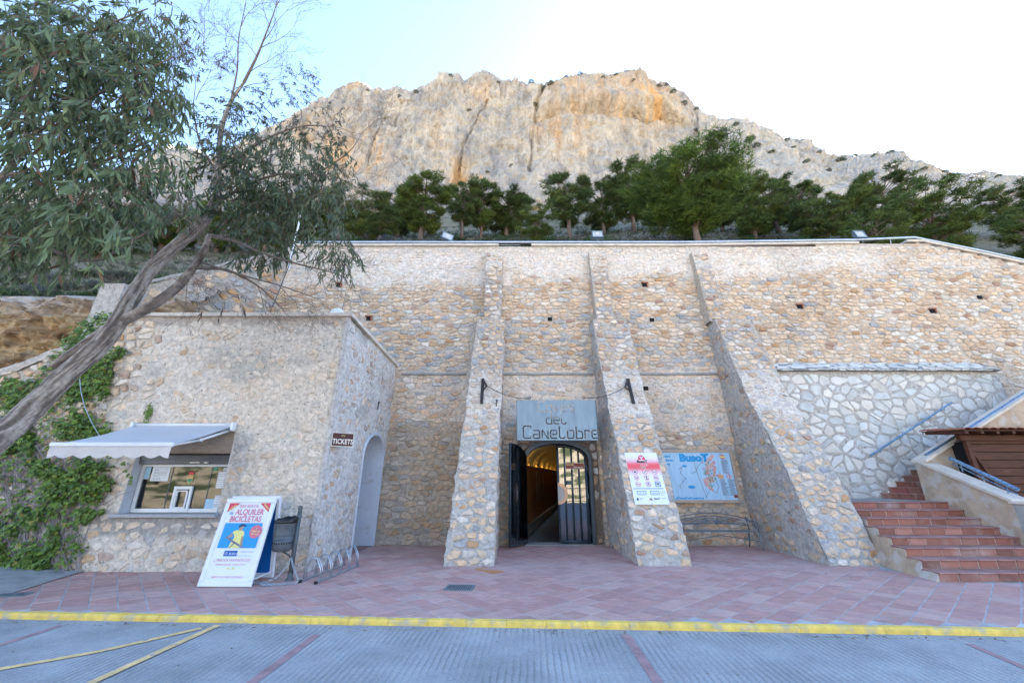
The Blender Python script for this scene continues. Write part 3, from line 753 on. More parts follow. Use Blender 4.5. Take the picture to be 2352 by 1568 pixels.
# steel arch frame
m = MB(); I = arch(0, w=AW-.06, rise=.46, z0=2.14); O = arch(0, w=AW+.03, rise=.54)
vs = []; fs = []
for (a, b_) in zip(I, O): vs += [(b_[0], 11.86, b_[1]), (a[0], 11.86, a[1]), (a[0], 12.28, a[1]), (b_[0], 12.28, b_[1])]
for i in range(len(I)-1):
    k = 4*i
    for j in range(4): fs.append((k+j, k+(j+1) % 4, k+4+(j+1) % 4, k+4+j))
m.add(vs, fs); m.build('frame', M['steel'], ent)
b = MB(); b.box(XC-AW, XC+AW, 11.80, 12.3, .0, .012); b.build('threshold', M['cement'], ent)
def archz(x, w=AW-.08, z0=2.13, rise=.45):
    c = max(-1, min(1, (x-XC)/w)); return z0+rise*math.sqrt(max(0, 1-c*c))**.9
def leaf_parts(par, x0, x1, Mx, closed, glassm):
    """a gate leaf in its closed position x0..x1, carried by Mx"""
    r = .022; m = MB(); y = 0
    def T(p): return tuple(Mx @ Vector(p))
    top = [(x0+(x1-x0)*i/10, y, archz(x0+(x1-x0)*i/10)-.03) for i in range(11)]
    m.tube([T((x0+.0, y, .05))]+[T((x0, y, top[0][2]))], r*1.5, 8); m.tube([T((x1, y, .05)), T((x1, y, top[-1][2]))], r*1.5, 8)
    m.tube([T(p) for p in top], r*1.3, 8); m.tube([T((x0, y, .07)), T((x1, y, .07))], r*1.6, 8)
    m.build('leaf_frame', M['steel'], par, smooth=True)
    for i in range(1, 5 if closed else 6):
        n = 4 if closed else 5
        if i > n-0 and closed: break
        xx = x0+(x1-x0)*i/(n if closed else 6)
        if abs(xx-x1) < .01: continue
        b = MB(); b.tube([T((xx, y, .07)), T((xx, y, archz(xx)-.04))], r*1.05, 7); b.build('bar', M['steel'], par, smooth=True)
    g = MB(); vs = [T((x0, .035, .08))]+[T((p[0], .035, p[2])) for p in top]+[T((x1, .035, .08))]; g.add(vs, [tuple(range(len(vs)))])
    g.build('glass_pane', glassm, par)
    for z in (.35, 1.2, 1.95):
        h = MB(); xe = x1 if closed else x0; h.tube([T((xe+(.03 if closed else -.03), -.01, z-.06)), T((xe+(.03 if closed else -.03), -.01, z+.06))], .022, 8); h.build('hinge', M['steel'], par)
gl = thing('gate_leaf', 'right gate leaf, closed, dark steel bars over reflecting glass', 'gate', (2.1, 12.0, 0))
leaf_parts(gl, 1.29, 2.08, Matrix.Translation((0, 12.0, 0)), True, M['doorglass'])
f = Fr((0, 12.0, 0), (1, 0, 0), (0, 0, 1))
m = MB(); f2 = Fr((1.29, 11.965, 1.33), (1, 0, 0), (0, 0, 1)); m2 = MB()
vs = []; fs = []; n = 18
for i in range(n+1):
    a = -math.pi/2+math.pi*i/n
    for (rr, yy) in ((.19, 0), (.27, 0), (.27, -.02), (.19, -.02)): vs.append((1.27+rr*math.cos(a), 11.955+yy, 1.27+rr*1.05*math.sin(a)))
for i in range(n):
    for j in range(4): k = 4*i; fs.append((k+j, k+(j+1) % 4, k+4+(j+1) % 4, k+4+j))
m.add(vs, fs); m.build('half_round_handle', M['chrome'], gl)
m = MB(); m.add([(1.27, 11.958, 1.27)]+[(1.27+.19*math.cos(-math.pi/2+math.pi*i/12), 11.958, 1.27+.2*math.sin(-math.pi/2+math.pi*i/12)) for i in range(13)], [tuple(range(14))])
m.build('handle_plate', M['plate'], gl)
lk = MB(); lk.box(1.52, 1.70, 11.95, 11.975, 1.50, 1.60, bev=.005); lk.build('lock_box', M['steel'], gl)
gs = thing('small_sign', 'small brown sign reading Entrada Entrance on the gate bars', 'sign', (1.75, 11.95, 1.95))
f3 = Fr((1.49, 11.955, 1.915), (1, 0, 0), (0, 0, 1))
m = MB(); f3.quad(m, 0, 0, .54, .165, .008, th=.008); m.build('panel', M['pcream'], gs)
m = MB(); f3.quad(m, .008, .008, .532, .157, .0095); m.build('face', M['tmaroon'], gs)
text('Entrada', f3, .03, .095, .068, M['pyellow'], gs, .011, sx=1.05, bold=.001); text('Entrance', f3, .235, .025, .068, M['pcream'], gs, .011, sx=1.05, bold=.001)
g2 = thing('gate_leaf', 'left gate leaf, swung open towards the camera, dark steel bars and glass', 'gate', (.42, 11.9, 0))
ang = math.radians(-124)
MX = Matrix.Translation((.40, 11.90, 0)) @ Matrix.Rotation(ang, 4, 'Z') @ Matrix.Translation((-.44, 0, 0))
leaf_parts(g2, .46, 1.25, MX, False, M['doorglass'])
# tunnel
tn = thing('tunnel', 'lit vaulted cave tunnel seen through the open gate, ochre walls', 'tunnel', (1.27, 12.4, 0))
def tc(y): return XC+.185*(y-12.3)
L = [12.26+i*.45 for i in range(60)]
def tsheet(name, m, prof, smooth=True):
    b = MB(); vs = []; fs = []; n = len(prof)
    for y in L:
        for (x, z) in prof: vs.append((tc(y)+x, y, z))
    for i in range(len(L)-1):
        for j in range(n-1): k = i*n+j; fs.append((k, k+1, k+n+1, k+n))
    b.add(vs, fs); return b.build(name, m, tn, smooth=smooth)
tsheet('floor', M['tunnelfloor'], [(-1.1, 0.004), (1.1, 0.004)])
for s in (-1, 1):
    tsheet('skirting', M['cement'], [(s*1.02, 0), (s*1.02, .32), (s*.99, .33)])
    tsheet('wall_panel', M['orange'], [(s*.98, .34), (s*.98, 2.05), (s*1.0, 2.05), (s*1.0, 2.0), (s*1.07, 2.0)], smooth=False)
tsheet('vault', M['vault'], [(1.08*math.cos(math.pi*i/16), 2.02+.68*math.sin(math.pi*i/16)) for i in range(17)])
for i in range(34):
    y = 12.7+i*.62; b = MB(); n = 14; vs = []; fs = []
    for j in range(n+1):
        a = math.pi*j/n
        for (rr, yy) in ((1.07, 0), (.99, .02), (.99, .16), (1.07, .18)): vs.append((tc(y)+rr*math.cos(a), y+yy, 2.03+rr*.63*math.sin(a)))
    for j in range(n):
        for q in range(4): k = 4*j; fs.append((k+q, k+(q+1) % 4, k+4+(q+1) % 4, k+4+q))
    b.add(vs, fs); b.build('vault_rib', M['vault'], tn)
for i in range(22):
    for s in (-1, 1):
        y = 13.0+i*.9; b = MB(); b.box(tc(y)+s*1.03-.012, tc(y)+s*1.03+.012, y, y+.2, 2.01, 2.03); b.build('cove_lamp', M['lamp'], tn)
b = MB(); b.add([(tc(L[-1])-1.3, L[-1], -.1), (tc(L[-1])+1.3, L[-1], -.1), (tc(L[-1])+1.3, L[-1], 3), (tc(L[-1])-1.3, L[-1], 3)], [(0, 1, 2, 3)]); b.build('end_wall', M['dark'], tn)
for k, y in enumerate((15.2, 16.0, 17.2)):
    b = MB(); x = tc(y)-.93; b.tube([(x, y, .9), (x, y, 1.9)], .012, 6); b.build('handrail', M['galv'], tn)
# jamb pieces that close the gap between portal frame and tunnel
b = MB()
for s in (-1, 1): b.box(*sorted((XC+s*.88, XC+s*1.3)), 12.24, 12.30, 0, 2.1)
b.add([(XC+1.3*math.cos(math.pi*i/14), 12.27, 2.1+1.1*math.sin(math.pi*i/14)) for i in range(15)]+[(XC+.87*math.cos(math.pi*i/14), 12.27, 2.12+.46*math.sin(math.pi*i/14)) for i in range(15)], [(i, i+1, i+16, i+15) for i in range(14)])
b.build('portal_lining', M['steel'], tn)
# ============================================================ TICKET OFFICE
HK = 5.28
def kY(z): return 8.68+.05*z
WX0, WX1, WZ0, WZ1 = -7.80, -5.86, .98, 2.62        # window opening incl. the shaded stucco above it
off = thing('ticket_office', 'low rendered rubble ticket office with stone coping left of the entrance', 'building', (-6.4, 10, 0))
KL = [(-16, 2.9), (-13.0, 3.35), (-11.1, 4.1), (-9.2, 5.0), (-8.95, HK), (-3.9, HK)]
def ktop(x): return interp(KL, x)
def kz(x, z):  # bare rubble towards the left and bottom
    return max(sstep(-7.9, -9.0, x+.5*n1(x, z, 2)), .25*sstep(1.1, .5, z))
def kmc(x, z):
    a = mix((.63, .55, .46), (.70, .62, .53), .5+.5*fb(x*.8, z*.8, 2)); a = mix(a, (.42, .39, .345), .6*sstep(.05, .5, fb(x*.6+3, z*1.3, 5))*(1 if z > 3.4 or z < 1.1 else .35))
    a = mix(a, (.44, .38, .32), .65*kz(x, z)); 
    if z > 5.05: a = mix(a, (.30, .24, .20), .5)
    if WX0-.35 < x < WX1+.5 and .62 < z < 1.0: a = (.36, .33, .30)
    if WX1 < x < WX1+.42 and .9 < z < 2.6: a = mix(a, (.44, .43, .41), .7)
    return a
def ksc(x, z):
    pg = .30 if z < 1.0 else .10
    c = pick(pg, .14, .22); q = 1-kz(x, z)
    return mix(c, (.68, .59, .49), q*(U(.25, .6) if R() < .4 else U(.7, .98))*(.7 if z < 1 else 1))
def kmap(s, t, d): return (s, kY(t)-d, t)
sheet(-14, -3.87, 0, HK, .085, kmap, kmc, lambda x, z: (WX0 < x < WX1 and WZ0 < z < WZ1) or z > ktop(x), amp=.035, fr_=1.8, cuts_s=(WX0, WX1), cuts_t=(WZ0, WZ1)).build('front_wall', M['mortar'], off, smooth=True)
win_hole = [(WX0-.06, WZ0-.12), (WX1+.06, WZ0-.12), (WX1+.06, WZ1+.03), (WX0-.06, WZ1+.03)]
ks = rubble([(-14, 0), (-3.95, 0), (-3.95, HK-.1), (-8.95, HK-.1), (-9.2, 4.9), (-11.1, 4.0), (-13, 3.25), (-14, 3)], .25, .175, kmap, ksc, gap=.018, prot=lambda x, z: .009+.025*kz(x, z), keep=lambda x, z: .78+.2*kz(x, z), holes=[win_hole], rough=.3, jit=.9)
put_stones(ks, off, M['stone'], limit=300)
# side wall with the arched niche
NY0, NY1 = 10.44, 11.74
def smap(s, t, d): return (KX(s)+d, s+.05*t, t)
def sidez(s): return HK-.0*s-(s-8.7)*.105
def niche(s, t): 
    c = (NY0+NY1)/2; h = (NY1-NY0)/2
    return abs(s-c) < h and t < 2.15+.62*math.sqrt(max(0, 1-((s-c)/h)**2))
def smc(s, t):
    a = mix((.54, .515, .49), (.64, .60, .56), .5+.5*fb(s, t, 8)); return mix(a, (.30, .29, .27), .6*sstep(.15, .5, fb(s*.8, t*.8, 13)))
b = MB(); vs = []; fs = []; cs = []; ns, nz_ = 44, 66
for j in range(nz_+1):
    for i in range(ns+1):
        s = 8.68+3.55*i/ns; t = sidez(s)*j/nz_; d = .03*(fb(s*2, t*2, 4)+.5*n1(s*8, t*8)) if i else 0
        # pull points near the niche onto its edge
        c = (NY0+NY1)/2; h = (NY1-NY0)/2; ss_, tt = s, t
        vs.append(smap(ss_, tt, d)); cs.append(smc(s, t))
for j in range(nz_):
    for i in range(ns):
        s = 8.68+3.55*(i+.5)/ns; t = sidez(s)*(j+.5)/nz_
        if niche(s, t): continue
        k = j*(ns+1)+i; fs.append((k, k+1, k+ns+2, k+ns+1))
b.add(vs, fs, cs); b.build('side_wall', M['mortar'], off, smooth=True)
na = [(NY0, 0)]+[((NY0+NY1)/2-.655*math.cos(math.pi*i/20), 2.15+.62*math.sin(math.pi*i/20)) for i in range(21)]+[(NY1, 0)]
so = rubble([(8.8, 0), (12.15, 0), (12.15, sidez(12.15)-.1), (8.8, sidez(8.8)-.1)], .24, .18, smap, lambda x, z: mix(pick(.28, .22, .12), (.50, .46, .43), U(.2, .9)), gap=.03, prot=.01, keep=lambda a, b: .75, holes=[[(p[0]+(.07 if p[0] > 11.09 else -.07), p[1]+.05) for p in na]], rough=.3, jit=.9)
put_stones(so, off, M['stone'], limit=120)
# niche lining: reveal ring overlapping the ragged edge, deep recess
b = MB(); vs = []; fs = []; 
for (s, t) in na: 
    e = .055; c = ((NY0+NY1)/2, 1.2); dx, dz = s-c[0], t-c[1]; Lq = math.hypot(dx, dz)
    so_ = s+dx/Lq*e*1.3; to = max(0, t+dz/Lq*e*1.3)
    vs += [smap(so_, to, .0), smap(so_-dx/Lq*.02, to, .028), smap(s, t, .03), smap(s, t, -.62)]
n = len(na)
for i in range(n-1):
    for j in range(3): k = 4*i+j; fs.append((k, k+1, k+5, k+4))
b.add(vs, fs); b.add([smap(s, t, -.62) for s, t in na], [tuple(range(n))]); b.build('niche', M['plaster'], off, smooth=False)
b = MB(); b.add([smap(NY0, .004, .0), smap(NY1, .004, 0), smap(NY1, .004, -.62), smap(NY0, .004, -.62)], [(0, 1, 2, 3)], (.27, .16, .15)); b.build('niche_floor', M['tile'], off)
# corner bead of render where the two faces meet
b = MB(); vs = []; fs = []
for j in range(54):
    z = HK*j/53; e = .03*n1(z*1.7, 3)
    for a in range(6):
        an = math.radians(-100+a*22); rr = .075+.02*n1(z*3, a)
        vs.append((-3.93+e*.9+.02*n1(z*7, 5)+rr*math.cos(an)+.02, kY(z)+.05+rr*math.sin(an), z))
for j in range(53):
    for a in range(5): k = j*6+a; fs.append((k, k+1, k+7, k+6))
b.add(vs, fs, (.50, .46, .43)); b.build('corner', M['mortar'], off, smooth=True)
# roof slab and coping
b = MB(); b.add([(-8.95, kY(HK)+.1, HK-.02), (-3.8, kY(HK)+.1, HK-.02), (-3.7, 12.3, HK-.45), (-8.95, 12.3, HK-.45)], [(0, 1, 2, 3)]); b.build('roof', M['cement'], off)
x = -9.0
while x < -3.9:
    x2 = min(x+U(.40, .62), -3.80); b = MB(); b.box(x, x2-.008, kY(HK)-.085+U(-.005, .005), kY(HK)+.26, HK+.0, HK+.085, bev=.008); b.build('coping_slab', M['coping'], off, origin=(x, kY(HK), HK))
    x = x2 if x2 > -3.82 else x2
    if x2 >= -3.81: break
s = kY(HK)+.28-.264
s = 8.70
while s < 12.2:
    s2 = min(s+U(.4, .6), 12.25); b = MB(); vs = []
    for q in (s, s2-.008):
        zz = sidez(q); y = q+.05*zz
        if s == 8.70 and q == s: y += .0
        for (dx, dz) in ((.085, .0), (.085, .085), (-.25, .085), (-.25, 0)): vs.append((KX(q)+dx, y+(.27 if q == 8.70 else 0), zz+dz+.003))
    b.add(vs, [(0, 1, 2, 3), (7, 6, 5, 4), (0, 4, 5, 1), (1, 5, 6, 2), (2, 6, 7, 3), (3, 7, 4, 0)]); b.build('coping_slab', M['coping'], off, origin=vs[0]); s = s2
# corner slab closing both runs
b = MB(); b.box(-3.82, -3.75, kY(HK)-.085, kY(HK)+.27, HK+.0015, HK+.084); b.build('coping_slab', M['coping'], off, origin=(-3.8, kY(HK), HK))
b = MB(); vs = []; fs = []; n = 60
for i in range(n+1):
    x = -14+(14-8.9)*i/n; z = ktop(x); y = kY(z)
    for (dy, dz) in ((-.05, -.16), (-.07, -.02), (-.03, .05), (.12, .07), (.5, .03)): vs.append((x, y+dy+.03*n1(x*3, dz*9), z+dz+.05*n1(x*2.3, 2)+.02*n1(x*8, dy*9)))
for i in range(n):
    for j in range(4): k = i*5+j; fs.append((k, k+5, k+6, k+1))
b.add(vs, fs, (.50, .43, .36)); b.build('sloping_coping', M['mortar'], off, smooth=True)
# window: reveals, frame, panes, shutter box, hatch, sill
wn = thing('window', None, None, (-6.8, 8.9, 1)); wn.parent = off; wn.location = Vector((-6.8, 8.9, 1))-Vector((-6.4, 10, 0)); wn['_w'] = [-6.8, 8.9, 1]
b = MB()
yf0, yb = kY(1)-.0, 9.03
for x in (WX0, WX1): b.add([(x, kY(WZ0)-.01, WZ0), (x, kY(WZ1)-.01, WZ1), (x, yb, WZ1), (x, yb, WZ0)], [(0, 1, 2, 3)])
b.add([(WX0, kY(WZ1)-.01, WZ1), (WX1, kY(WZ1)-.01, WZ1), (WX1, yb, WZ1), (WX0, yb, WZ1)], [(0, 1, 2, 3)])
b.build('reveal', M['plaster'], wn)
b = MB(); b.box(WX0+.003, WX1-.003, 8.86, 9.02, 2.17, WZ1-.003); b.build('shaded_stucco', M['board'], wn)  # stucco under the awning, its shade put into the brown colour
b = MB(); b.box(WX0+.003, WX1-.003, 8.82, 9.02, 2.135, 2.168); b.build('lintel_strip', M['rust'], wn)
b = MB(); b.box(WX0+.01, WX1-.01, 8.86, 9.0, 2.05, 2.133); b.box(WX0+.01, WX1-.01, 8.88, 8.97, 1.96, 2.048)
for q in range(3): b.box(WX0+.01, WX1-.01, 8.853-.004*q, 8.86-.001, 2.06+.023*q, 2.073+.023*q)
b.build('roller_shutter', M['shutter'], wn)
b = MB(); b.box(-6.72, -6.52, 8.85, 8.88, 1.975, 1.995); b.box(-6.42, -6.34, 8.845, 8.88, 1.97, 2.0); b.build('shutter_latch', M['galv'], wn)
b = MB(); z0, z1, y0, y1 = WZ0+.035, 1.955, 8.95, 9.0
b.box(WX0+.02, WX1-.02, y0, y1, z0, z0+.075, bev=.006); b.box(WX0+.02, WX1-.02, y0, y1, z1-.05, z1, bev=.006)
b.box(WX0+.02, WX0+.09, y0+.001, y1-.001, z0+.076, z1-.051); b.box(WX1-.07, WX1-.02, y0+.001, y1-.001, z0+.076, z1-.051)
b.build('window_frame', M['whiteframe'], wn)
b = MB(); b.add([(WX0+.05, 8.975, z0+.05), (WX1-.05, 8.975, z0+.05), (WX1-.05, 8.975, z1-.03), (WX0+.05, 8.975, z1-.03)], [(0, 1, 2, 3)]); b.build('glass_pane', M['glass'], wn)
hx0, hx1, hz1 = -6.98, -6.60, 1.52
b = MB(); b.box(hx0, hx0+.05, 8.93, 8.97, z0+.01, hz1, bev=.004); b.box(hx1-.05, hx1, 8.93, 8.97, z0+.01, hz1, bev=.004)
b.box(hx0+.051, hx1-.051, 8.931, 8.969, hz1-.06, hz1-.001); b.box(hx0+.051, hx1-.051, 8.931, 8.969, z0+.01, z0+.08)
b.box(hx0+.07, hx0+.095, 8.92, 8.96, z0+.1, hz1-.08); b.box(hx1-.095, hx1-.07, 8.92, 8.96, z0+.1, hz1-.08); b.box(hx0+.07, hx1-.07, 8.921, 8.959, hz1-.105, hz1-.08); b.box(hx0+.07, hx1-.07, 8.921, 8.959, z0+.08, z0+.105)
b.build('service_hatch', M['whiteframe'], wn)
b = MB()
for x in (-7.12, -6.30): b.box(x-.006, x+.006, 8.965, 8.985, z0+.07, z1-.05)
b.build('glazing_joint', M['shutter'], wn)
b = MB(); b.box(WX0-.1, WX1+.05, 8.62, 8.99, WZ0-.035, WZ0+.03, bev=.008); b.build('window_sill', M['granite'], wn)
# room behind the glass
b = MB()
b.add([(WX0-.3, 9.03, .5), (WX1+.3, 9.03, .5), (WX1+.3, 11, .5), (WX0-.3, 11, .5), (WX0-.3, 9.03, 2.6), (WX1+.3, 9.03, 2.6), (WX1+.3, 11, 2.6), (WX0-.3, 11, 2.6)], [(0, 1, 2, 3), (3, 2, 6, 7), (0, 3, 7, 4), (2, 1, 5, 6), (4, 7, 6, 5)])
b.build('room', M['shutter'], off)
# notices on the glass
fw = Fr((WX0, 8.970, WZ0), (1, 0, 0), (0, 0, 1))
def notice(x0, z0_, x1, z1_, lab, m=None, d=.0):
    t = thing('paper_notice', lab, 'notice', (x0, 8.96, z0_)); b = MB(); fw.quad(b, x0-WX0, z0_-WZ0, x1-WX0, z1_-WZ0, .004+d, th=.002); b.build('sheet', m or M['pwhite'], t); return t
def lines(t, x0, x1, z0_, z1_, n, m=None, h=.008, d=.0055, fr_=fw, ragged=.3):
    b = MB()
    for i in range(n):
        zz = z1_-(z1_-z0_)*(i+.5)/n; xx = x0
        while xx < x1-.01:
            L_ = min(U(.02, .06), x1-xx); fr_.quad(b, xx, zz-h/2, xx+L_, zz+h/2, d); xx += L_+.012
            if R() < ragged*.2: break
    b.build('printed_lines', m or M['pgrey'], t)
t = notice(-7.55, 1.62, -7.18, 1.93, 'large white tariff sheet behind the left pane'); lines(t, -7.5-WX0, -7.22-WX0, .66, .93, 9)
t = notice(-7.70, 1.66, -7.585, 1.90, 'blue and white leaflet in the top left corner of the ticket window', M['pwood'])
t = notice(-6.15, 1.48, -5.965, 1.80, 'white notice taped right of centre behind the ticket window'); lines(t, -6.14-WX0, -5.98-WX0, .52, .80, 7)
t = notice(-6.06, 1.79, -5.97, 1.885, 'little white sticker in the top right of the ticket window'); lines(t, -6.05-WX0, -5.98-WX0, .83, .87, 2, M['pblack'])
text('Busot', fw, 1.755, .875, .025, M['pblack'], t, .007)
t = notice(-6.30, 1.09, -6.12, 1.27, 'blank pale blue card leaning inside the ticket window', M['pwood'])
t = notice(-6.115, 1.075, -5.93, 1.34, 'blue card reading PROXIMA VISITA 11:00h. aprox. NEXT VISIT', M['pwhite'], .003)
text('PRÓXIMA VISITA', fw, 1.778, .325, .032, M['pnavy'], t, .009, 'CENTER', sx=.7); text('11:00h. aprox.', fw, 1.778, .275, .038, M['pnavy'], t, .009, 'CENTER', sx=.65)
text('NEXT VISIT', fw, 1.778, .225, .034, M['pnavy'], t, .009, 'CENTER', sx=.75); lines(t, 1.70, 1.86, .135, .205, 4, M['pnavy'], .006, .009)
t = notice(-6.28, 1.82, -6.185, 1.93, 'green sticker at the top of the ticket window', M['pgreen'])
# municipal crest: crowned striped shield printed on the glass
t = thing('window_crest', 'yellow and red striped crest with a crown on the ticket window glass', 'sticker', (-6.66, 8.96, 1.7))
cx, cz = -6.72-WX0, .70
b = MB(); fw.poly(b, [(cx-.06, cz+.07), (cx-.06, cz-.05), (cx-.03, cz-.09), (cx, cz-.10), (cx+.03, cz-.09), (cx+.06, cz-.05), (cx+.06, cz+.07)], .004); b.build('shield', M['pyellow'], t)
b = MB(); [fw.quad(b, cx-.055+.03*k, cz, cx-.042+.03*k, cz+.07, .0055) for k in range(4)]; b.build('stripes', M['pred'], t)
b = MB(); fw.poly(b, [(cx-.055, cz-.01), (cx-.055, cz-.05), (cx, cz-.095), (cx+.055, cz-.05), (cx+.055, cz-.01)], .0055); b.build('field', M['pgreen'], t)
b = MB(); fw.poly(b, [(cx-.05, cz+.08), (cx+.05, cz+.08), (cx+.06, cz+.12), (cx+.02, cz+.11), (cx, cz+.14), (cx-.02, cz+.11), (cx-.06, cz+.12)], .0055); b.build('crown', M['pred'], t)
text('DE BUSOT', fw, cx, cz-.155, .036, M['pblack'], t, .006, 'CENTER')

# awning
aw = thing('awning', 'white retractable awning with a scalloped valance over the ticket window', 'awning', (-6.9, 8.7, 2.7))
A0, A1, yb_, zb_, yf_, zf_ = -7.98, -5.86, 8.74, 2.74, 7.27, 2.24
b = MB(); n = 14; nx = 16; vs = []; fs = []
for i in range(n+1):
    f_ = i/n; y = yb_+(yf_-yb_)*f_; z = zb_+(zf_-zb_)*f_-.035*math.sin(math.pi*f_)
    for j in range(nx+1): vs.append((A0+.03+(A1-A0-.06)*j/nx, y, z+.02*math.sin(math.pi*j/nx)*math.sin(math.pi*f_)*-1+.004*n1(j*.7, i*.7)))
for i in range(n):
    for j in range(nx): k = i*(nx+1)+j; fs.append((k, k+1, k+nx+2, k+nx+1))
b.add(vs, fs); o = b.build('canopy_cloth', M['canvas'], aw, smooth=True)
b = MB(); b.box(A0, A1, yf_-.06, yf_+.02, zf_-.045, zf_+.03, bev=.015); b.build('front_bar', M['whiteframe'], aw)
b = MB(); vs = []; fs = []; nv = 80; sc_ = 7
for j in range(nv+1):
    f_ = j/nv; x = A0+.01+(A1-A0-.02)*f_; q = abs(math.sin(math.pi*(f_*sc_+.0)))
    zl = zf_-.20-.055*(1-(2*((f_*sc_) % 1)-1)**2)*-1-.05
    zl = zf_-.235+.05*(1-abs(math.cos(math.pi*f_*sc_)))
    for k in range(5): vs.append((x, yf_-.035-.012*k/4+.012*math.sin(f_*23+k*.5)*k/4, (zf_-.04)+(zl-(zf_-.04))*k/4))
for j in range(nv):
    for k in range(4): a = j*5+k; fs.append((a, a+1, a+6, a+5))
b.add(vs, fs); b.build('valance', M['valance'], aw, smooth=True)
b = MB(); b.tube([(A0+.02, yb_-.03, zb_-.0), (A1-.02, yb_-.03, zb_)], .035, 10); b.build('roller', M['whiteframe'], aw, smooth=True)
for x in (A0-.02, A1-.04):
    b = MB(); b.box(x, x+.06, yb_-.12, yb_+.03, zb_-.13, zb_+.06, bev=.02); b.build('end_bracket', M['whiteframe'], aw)
for x, s in ((A0+.1, 1), (A1-.08, -1)):
    b = MB(); e = Vector((x+s*.0, (yb_+yf_)/2-.05, 2.37)); b.tube([(x, yb_-.05, zb_-.12), e], .026, 8); b.build('folding_arm', M['whiteframe'], aw, smooth=True)
    b = MB(); b.tube([e, (x, yf_, zf_-.02)], .022, 8); b.tube([e+Vector((-.03, 0, 0)), e+Vector((.03, 0, 0))], .034, 8); b.build('folding_arm', M['whiteframe'], aw, smooth=True)
# tickets sign on the side wall corner
c = PY(779, 1007, 9.05); t = thing('tickets_sign', 'small dark sign reading TICKETS on the corner of the ticket office', 'sign', c)
fs_ = Fr(Vector((-3.86+.0, 8.93, 1.95)), (.62, .78, 0), (0, 0, 1)); P0 = PY(759, 1024, 8.86); fs_ = Fr(P0, (.55, .45, 0), (0, 0, 1))
b = MB(); fs_.quad(b, 0, 0, .46, .29, .02, th=.02); b.build('panel', M['pcream'], t)
b = MB(); fs_.quad(b, .012, .012, .448, .278, .0215); b.build('face', M['pmaroon'], t)
text('TICKETS', fs_, .235, .055, .145, M['pcream'], t, .023, 'CENTER', sx=.78, bold=.003)
b = MB(); [fs_.line(b, [(.23+.02*math.cos(a), .205+.02*math.sin(a)), (.23+.045*math.cos(a), .205+.04*math.sin(a))], .006, .023) for a in (.3, .9, 1.57, 2.2, 2.8)]; b.build('sun_emblem', M['pyellow'], t)
# white vent dome and rod on the office roof
p = PY(775, 722, 10.2)
t = thing('roof_vent', 'white half round vent with a thin rod on the ticket office roof', 'vent', (p.x, p.y, HK-.1))
b = MB(); b.lathe([(.20*math.cos(a), .24*math.sin(a)) for a in [math.pi/2*i/7 for i in range(8)]], (p.x, p.y, p.z-.06), 18); b.build('dome', M['whiteframe'], t, smooth=True)
b = MB(); b.tube([(p.x, p.y, HK-.3), (p.x, p.y, p.z-.06)], .19, 14); b.build('stack', M['whiteframe'], t, smooth=True)
b = MB(); b.tube([(p.x-.02, p.y+.2, HK-.2), (p.x+.03, p.y+.25, p.z+.72)], [.02, .006], 6); b.build('rod', M['lampgrey'], t)
# left wing wall behind the office, stepping down
wing = thing('wing_wall', 'sloping rubble wing wall with blue-grey stones left above the ticket office', 'wall', (-9, 11, 0))
WA, WB_ = Vector((-7.85, 12.55, 0)), Vector((-10.4, 9.75, 0)); dW = (WB_-WA); LW = dW.length; dW.normalize(); nW = Vector((dW.y, -dW.x, 0)); nW = -nW if nW.x < 0 else nW
def wtz(s): return interp([(0, 9.15), (.6, 8.85), (LW, 6.35)], s)
def wgm(s, t, d):
    p = WA+dW*s+nW*d; return (p.x, p.y+.04*t-.3, t)
sheet(0, LW, 2.5, 9.2, .12, wgm, lambda s, t: mix((.46, .40, .33), (.38, .32, .27), .5+.5*fb(s, t)), lambda s, t: t > wtz(s), amp=.025).build('mortar_face', M['mortar'], wing, smooth=True)
wsn = rubble([(0.05, 4.2), (LW-.45, 4.2), (LW-.45, wtz(LW-.45)-.14), (.6, 8.7), (.05, 9.0)], .30, .22, wgm, lambda x, z: pick(.34, .16, .1), gap=.03, prot=.03, keep=lambda a, b: .85, rough=.2, jit=.9)
put_stones(wsn, wing, M['stone'], limit=250)
b = MB(); n = 26; vs = []; fs = []
for i in range(n+1):
    s = LW*i/n; z = wtz(s)
    for (d, dz) in ((.05, -.05), (.05, .05), (-.35, .07), (-.35, -.6)): vs.append(tuple(Vector(wgm(s, z, d))+Vector((0, 0, dz+.015*n1(s*4, d*9)))))
for i in range(n):
    for j in range(3): k = i*4+j; fs.append((k, k+1, k+5, k+4))
b.add(vs, fs, (.42, .38, .34)); b.build('coping', M['mortar'], wing)
# end pillar of the wing wall
b = MB(); e = WB_
vs = []; fs = []
for j in range(17):
    z = 3+3.42*j/16
    for (dx, dy) in ((.45, -.6), (-.12, -.62), (-.22, -.2), (-.2, .4), (.4, .4)): vs.append((e.x+dx+.02*n1(z*3, dx), e.y+dy+.05*z-.02*(6.4-z), z))
for j in range(16):
    for i in range(5): k = j*5+i; fs.append((k, k+5, j*5+5+(i+1) % 5, j*5+(i+1) % 5))
fs.append(tuple(range(80, 85))); b.add(vs, fs, (.47, .42, .37)); b.build('end_pillar', M['mortar'], wing)
t = thing('spotlight', 'small black spotlight with cable on the end pillar of the wing wall', 'light', (e.x, e.y-.4, 6)); q = PY(225, 730, 9.35)
b = MB(); b.box(q.x-.06, q.x+.06, q.y-.06, q.y+.06, q.z-.04, q.z+.05, bev=.01); b.build('housing', M['blackplastic'], t)
b = MB(); b.tube([q, q+Vector((-.1, .0, -.25)), q+Vector((-.12, -.2, -.8)), q+Vector((-.3, -.4, -1.2))], .012, 5); b.build('cable', M['blackplastic'], t)
